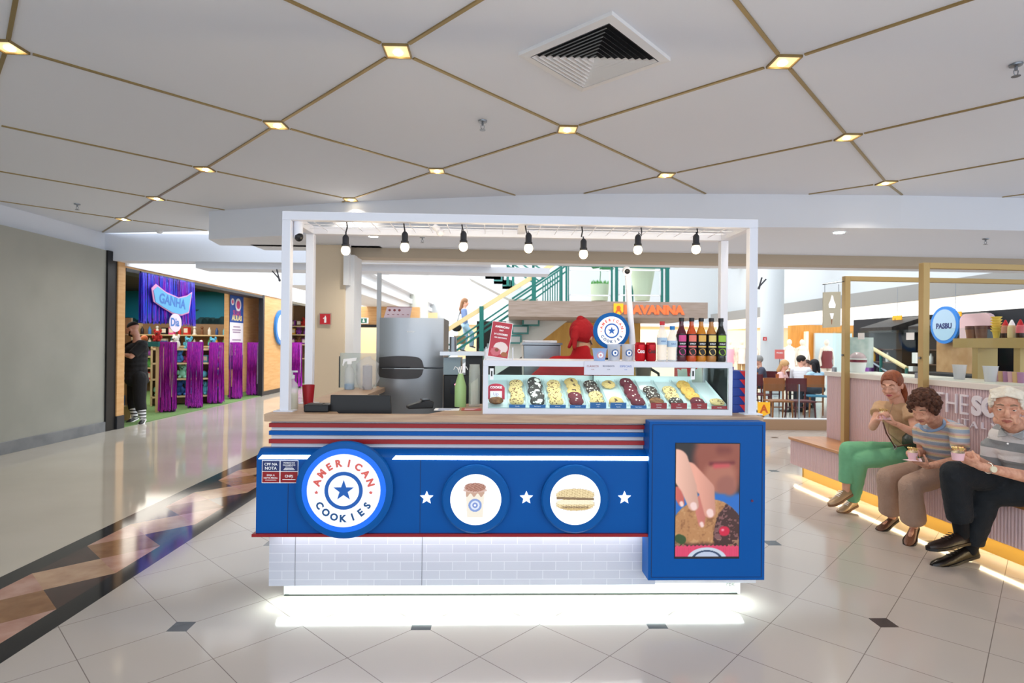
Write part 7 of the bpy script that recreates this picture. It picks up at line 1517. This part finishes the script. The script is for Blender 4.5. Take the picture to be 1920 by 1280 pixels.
for q in 'RL': b.frus(j['s'+q]+V((0, 0, .02)), .078, j['s'+q].lerp(j['e'+q], .7), .074, 20)
b.build('polo_shirt', POLO, root, smooth=True, remesh=.008, smo=3, disp=(.010, .07))
nk = j['neck']+V((0, 0, -.0))
for sg_ in (-1, 1):
    b = M(); p = [nk+T @ V(q) for q in ((sg_*.008, .085, -.055), (sg_*.058, .055, -.015), (sg_*.075, .0, .012), (sg_*.085, .01, -.035), (sg_*.062, .095, -.07))]; u_ = V((0, 0, .006)); b.add(p+[x+T @ V((0, .008, .004)) for x in p], [(0, 1, 2, 3, 4), (9, 8, 7, 6, 5)]+[(i, (i+1) % 5, 5+(i+1) % 5, 5+i) for i in range(5)]); b.build('collar', mat('grey collar', '#a4a7aa', .85), root)
b = M(); b.ell(nk+T @ V((0, .125, -.10)), .006); b.build('button', WPR, root, smooth=True)
NVY = mat('black navy trousers', '#161d24', .8, bump=(100, .2)); b = M(); b.ell(j['pel'], (.19, .18, .13), X=T); leg_cloth(b, j['hR'], j['kR'], j['kR'].lerp(j['aR'], .74), .115, .088, .080); leg_cloth(b, j['hL'], j['kL'], j['kL'].lerp(j['aL'], .86), .115, .088, .070); b.build('trousers', NVY, root, smooth=True, remesh=.009, smo=3, disp=(.012, .08))
SOCK = mat('black sock', '#0d0f14', .9)
for q in 'RL': b = M(); b.limb(j['k'+q].lerp(j['a'+q], .5), .058, j['a'+q], .046); b.build('sock', SOCK, root, smooth=True)
DS = mat('black leather shoe', '#15110f', .3, bump=(60, .1)); shoe(root, j['aR']+V((0, 0, -.01)), j['tR'], mat('dark brown leather shoe', '#251b17', .3, bump=(60, .1)), BLACK, name='leather_shoe', s=1.12, lace=BLACK); shoe(root, V((j['aL'].x, j['aL'].y, .085)), V((j['tL'].x, j['tL'].y, .04)), DS, BLACK, name='leather_shoe', s=1.12, lace=BLACK)
w_ = j['wL'].lerp(j['eL'], .13); d = (j['eL']-j['wL']).normalized(); b = M(); Bq = basis(d); b.tube([w_+(Bq.col[0]*math.cos(a_)+Bq.col[2]*math.sin(a_))*.031 for a_ in [2*math.pi*k/18 for k in range(19)]], .0045, 6); ws = b.build('wristwatch', mat('watch steel', '#c9c4ba', .25, .8), root, smooth=True)
vd = (V((0, 0, CH))-OR*0-(w_+root.location)); vd = (vd-d*vd.dot(d)).normalized(); b = M(); b.tube([w_+vd*.028, w_+vd*.04], .019, 20); b.build('watch_dial', mat('dial cream', '#e6dfc4', .3), ws)
holdcup(G(1796, 862, 3.60), 'ice_cream_cup', 'pink cup of chocolate ice cream held by the elderly man', h=.045, r0=.03, r1=.036, fill='#4a2a1c', spoon=G(1806, 838, 3.62))

# ---------- shop assistant in red, back to us
J = dict(pel=K(.33, 1.05, .95), chest=G(1092, 632, 4.28)+V((-.03, -.03, -.27)), neck=G(1092, 632, 4.28)+V((-.01, -.03, -.13)), head=G(1092, 632, 4.28), sR=G(1092, 632, 4.28)+V((.15, -.05, -.21)), sL=G(1092, 632, 4.28)+V((-.19, -.0, -.21)), eR=K(.60, 1.1, 1.12), wR=K(.52, 1.3, 1.02), eL=K(.08, 1.15, 1.12), wL=K(.16, 1.33, 1.02), hR=K(.42, 1.05, .93), hL=K(.24, 1.05, .93), kR=K(.42, 1.03, .5), kL=K(.24, 1.03, .5), aR=K(.42, 1.05, .1), aL=K(.24, 1.05, .1), tR=K(.43, 1.2, .05), tL=K(.23, 1.2, .05), fwd=V((.25, .96, 0)), hf=V((.55, .8, -.2)))
hsp = {q: dict(d=V((0, 1, -.1)), n=V((0, 0, -1)), side=1 if q == 'L' else -1) for q in 'RL'}
root, j, T, H = person('shop assistant in a red headscarf and red uniform turned away behind the display case', J, SKIN3, voxel=.008, handspec=hsp)
face_parts(root, j['head'], H, 1.0, skin=SKIN3)
REDC = mat('red uniform cloth', '#b80f1c', .85, bump=(40, .2)); b = M(); tor(b, j['pel'], j['chest'], T, .17, .19, .12, .125, sh=(j['sR'], j['sL']), shr=.072)
for q in 'RL': b.frus(j['s'+q], .075, j['s'+q].lerp(j['e'+q], .7), .07)
b.limb(j['neck']+V((0, -.0, .02)), .068, j['chest'], .12); b.build('uniform_shirt', REDC, root, smooth=True, remesh=.01, smo=3, disp=(.01, .08))
def knot(b, P): b.limb(P(0, -.11, .03), .035, P(0, -.12, -.03), .03); b.limb(P(0, -.12, -.02), .022, P(.02, -.14, -.11), .014); b.limb(P(0, -.12, -.02), .02, P(-.03, -.13, -.1), .012); b.limb(P(0, .02, .12), .028, P(0, -.06, .12), .03)
hair_shell(j['head'], H, 1.0, .014, .03, -.04, -.075, extra=knot, seed=7).build('headscarf', mat('red headscarf', '#a80e1a', .8, bump=(25, .5)), root, smooth=True)
b = M(); b.ell(j['pel'], (.17, .13, .12), X=T); 
for q in 'RL': leg_cloth(b, j['h'+q], j['k'+q], j['a'+q], .09, .07, .06)
b.build('trousers', mat('dark trousers', '#1c1a1e', .8), root, smooth=True, remesh=.012, smo=2)
b = M(); b.tube([j['head']+H @ V(q) for q in ((-.078, -.02, -.03), (-.05, .07, -.04), (0, .11, -.045), (.05, .07, -.04), (.078, -.02, -.03))], .004, 6); b.build('mask_strap', BLACK, root)

# ---------- man in black in the toy shop
Y = 10.5; J = dict(pel=G(257, 706, Y), chest=G(257, 655, Y), neck=G(257, 634, Y), head=G(249, 617, Y), sR=G(268, 646, Y-.12), sL=G(250, 645, Y+.2), eR=G(246, 668, Y-.25), wR=G(230, 663, Y-.1), eL=G(236, 650, Y+.2), wL=G(226, 640, Y+.2), hR=G(262, 708, Y-.09), hL=G(252, 708, Y+.09), kR=G(262, 752, Y-.12), kL=G(250, 750, Y+.12), aR=G(268, 790, Y-.15), aL=G(252, 790, Y+.02), tR=G(262, 796, Y-.3), tL=G(236, 797, Y-.15), fwd=V((-.85, .3, 0)), hf=V((-.9, .1, -.4)))
J['aR'].z = J['aL'].z = .09; J['tR'].z = J['tL'].z = .04
root, j, T, H = person('man in black with a beard browsing beside the wooden portal, seen from behind', J, SKIN, voxel=.010, handspec={'R': dict(d=V((-1, 0, .1)), n=V((0, 0, -1)), side=1), 'L': dict(d=V((-1, 0, .3)), n=V((0, 0, -1)), side=-1)}, limb_s=1.15, hs=1.08)
face_parts(root, j['head'], H, 1.08)
hair_shell(j['head'], H, 1.08, .004, .07, .03, .03).build('hair', mat('black hair', '#1a1514', .8), root, smooth=True)
b = M(); Pq = lambda x, y, z: j['head']+H @ V((x*1.08, y*1.08, z*1.08)); b.ell(Pq(0, .045, -.085), (.048, .045, .04), X=H)
for q in (-1, 1): b.limb(Pq(q*.06, .02, -.04), .014, Pq(q*.04, .06, -.08), .02)
b.build('beard', mat('dark beard', '#2a1c16', .9), root, smooth=True)
BLK = mat('black jersey', '#16161a', .85, bump=(30, .2)); b = M(); tor(b, j['pel']+V((0, 0, -.06)), j['chest'], T, .21, .21, .17, .15, belly=.03, sh=(j['sR'], j['sL']), shr=.085)
for q in 'RL': b.frus(j['s'+q], .09, j['s'+q].lerp(j['e'+q], .85), .085)
b.build('t_shirt', BLK, root, smooth=True, remesh=.012, smo=3, disp=(.012, .1))
b = M(); b.ell(j['pel'], (.19, .17, .13), X=T)
for q in 'RL': leg_cloth(b, j['h'+q], j['k'+q], j['k'+q].lerp(j['a'+q], .55), .12, .10, .085)
b.build('trousers', BLK, root, smooth=True, remesh=.012, smo=3)
SKS = stripes('striped football socks', [(0, '#e8e8ec'), (.6, '#141418')], .055, 'Z', .8)
for q in 'RL': b = M(); b.limb(j['k'+q].lerp(j['a'+q], .42), .078, j['a'+q], .05); b.build('sock', SKS, root, smooth=True); shoe(root, j['a'+q], j['t'+q], BLACK, WPR, s=1.1, lace=WPR)

# ---------- woman on the escalator
Y = 18.0; J = dict(pel=G(872, 609, Y), chest=G(870, 583, Y), neck=G(871, 575, Y), head=G(872, 567, Y), sR=G(868, 582, Y-.15), sL=G(872, 582, Y+.15), eR=G(872, 596, Y-.2), wR=G(878, 590, Y-.15), eL=G(874, 596, Y+.2), wL=G(880, 592, Y+.1), hR=G(872, 612, Y-.08), hL=G(872, 612, Y+.08), kR=G(885, 625, Y-.08), kL=G(874, 632, Y+.08), aR=G(884, 648, Y-.08), aL=G(866, 655, Y+.08), tR=G(892, 650, Y-.08), tL=G(874, 657, Y+.08), fwd=V((1, 0, 0)), hf=V((1, .1, -.1)))
root, j, T, H = person('long-haired woman in a blue shirt and light jeans riding up the escalator', J, SKIN, voxel=.014, handspec={'R': dict(d=V((1, 0, .2)), n=V((0, 0, 1)))}, hs=1.1)
face_parts(root, j['head'], H, 1.1)
def longh(b, P): b.limb(P(0, -.07, 0), .07, P(.0, -.1, -.2), .06); b.limb(P(.0, -.1, -.2), .06, P(.0, -.08, -.32), .03)
hair_shell(j['head'], H, 1.1, .012, .06, -.04, -.08, extra=longh).build('hair', mat('brown blonde hair', '#8a6242', .6), root, smooth=True)
b = M(); tor(b, j['pel']+V((0, 0, .03)), j['chest'], T, .15, .16, .1, .1, sh=(j['sR'], j['sL']), shr=.06); b.frus(j['sR'], .06, j['eR'], .055); b.frus(j['sL'], .06, j['eL'], .055); b.build('shirt', mat('denim blue shirt', '#6f86b4', .8), root, smooth=True, remesh=.016, smo=2)
b = M(); b.ell(j['pel'], (.15, .13, .11), X=T); leg_cloth(b, j['hR'], j['kR'], j['aR'], .095, .075, .08); leg_cloth(b, j['hL'], j['kL'], j['aL'], .095, .075, .08); b.build('jeans', mat('light jeans', '#a9c6de', .85), root, smooth=True, remesh=.016, smo=2)
for q in 'RL': shoe(root, j['a'+q], j['t'+q], BLACK, WPR)
t = thing('handbag', 'black shoulder bag carried by the woman on the escalator', 'bag', G(856, 614, Y-.25)); b = M(); b.ell((0, 0, 0), (.16, .07, .13)); b.build('bag_body', BLACK, t, smooth=True); b = M(); b.tube([(0, 0, .1), (.1, .05, .5)], .012); b.build('strap', BLACK, t)
t = thing('shopping_bag', 'brown paper bag carried by the woman on the escalator', 'bag', G(862, 645, Y-.3)); b = M(); b.box(-.18, .18, -.06, .06, 0, .26); b.build('bag_body', mat('kraft paper', '#b59a78', .8), t); b = M(); b.tube([(-.08, 0, .26), (0, 0, .4), (.08, 0, .26)], .008); b.build('handle', WPR, t)

# ---------- café guests
def guest(px, py, Y, label, shirt, hair, fwd, hf, long=False, skin=None, hcol='#c9a070'):
    s = G(px, py, Y); X0 = s.x; f = V(fwd).normalized(); r = f.cross(V((0, 0, 1))); zz = V((0, 0, 1)); head = V((X0, Y, s.z)); nk = head-zz*.14-f*.03; ch = nk-zz*.12-f*.03; pe = V((ch.x-f.x*.06, ch.y-f.y*.06, .55))
    J = dict(pel=pe, chest=ch, neck=nk, head=head, sR=ch+r*.17+zz*.05, sL=ch-r*.17+zz*.05, eR=ch+r*.22+f*.1-zz*.2, eL=ch-r*.22+f*.1-zz*.2, wR=ch+r*.1+f*.33-zz*.18, wL=ch-r*.1+f*.33-zz*.18, hR=pe+r*.09, hL=pe-r*.09, kR=pe+r*.12+f*.42, kL=pe-r*.12+f*.42, fwd=V(fwd), hf=V(hf))
    for q, sg_ in (('R', 1), ('L', -1)): J['a'+q] = V((J['k'+q].x, J['k'+q].y, .1)); J['t'+q] = J['a'+q]+f*.15-zz*.05
    root, j, T, H = person(label, J, skin or SKIN, voxel=.014, handspec={'R': dict(d=f, n=-zz, side=1), 'L': dict(d=f, n=-zz, side=-1)})
    face_parts(root, j['head'], H, 1.0)
    ex = (lambda b, P: (b.limb(P(-.04, -.05, 0), .055, P(-.05, -.06, -.16), .045), b.limb(P(.04, -.05, 0), .055, P(.05, -.06, -.16), .045))) if long else None
    hair_shell(j['head'], H, 1.0, .014, .06, -.01, -.06, extra=ex).build('hair', mat('hair '+hair, hair, .7), root, smooth=True)
    b = M(); tor(b, j['pel'], j['chest'], T, .17, .18, .12, .12, sh=(j['sR'], j['sL']), shr=.065)
    for q in 'RL': b.frus(j['s'+q], .07, j['e'+q], .06)
    b.build('shirt', mat('shirt '+shirt, shirt, .85), root, smooth=True, remesh=.016, smo=2)
    b = M(); b.ell(j['pel'], (.16, .14, .11), X=T)
    for q in 'RL': leg_cloth(b, j['h'+q], j['k'+q], j['a'+q], .09, .07, .06); shoe(root, j['a'+q], j['t'+q], BLACK, BLACK)
    b.build('trousers', mat('guest trousers', '#3a3f4c', .85), root, smooth=True, remesh=.016, smo=2)
guest(1471, 685, 13.7, 'blonde woman in a pale pink jacket sitting at the café table', '#e0b8b8', '#c09868', (.7, -.6, 0), (.6, -.6, -.4), True)
guest(1503, 676, 14.0, 'dark-haired man in a white shirt at the café table', '#e8edf4', '#231a18', (.4, .5, 0), (.8, -.3, -.2))
guest(1513, 684, 14.6, 'dark-haired guest facing the man in white at the café table', '#2a2c34', '#3a2620', (-.4, -.9, 0), (-.6, -.8, -.2))
guest(1526, 684, 13.0, 'person in a light blue shirt with long black hair, back turned, at the café table', '#a9cde2', '#17141a', (-.3, .95, 0), (-.3, .95, -.1), True)
guest(1422, 676, 14.4, 'grey-haired man in a dark shirt right beside the kiosk post', '#454b5c', '#8a8a88', (-1, .2, 0), (-1, 0, -.3))
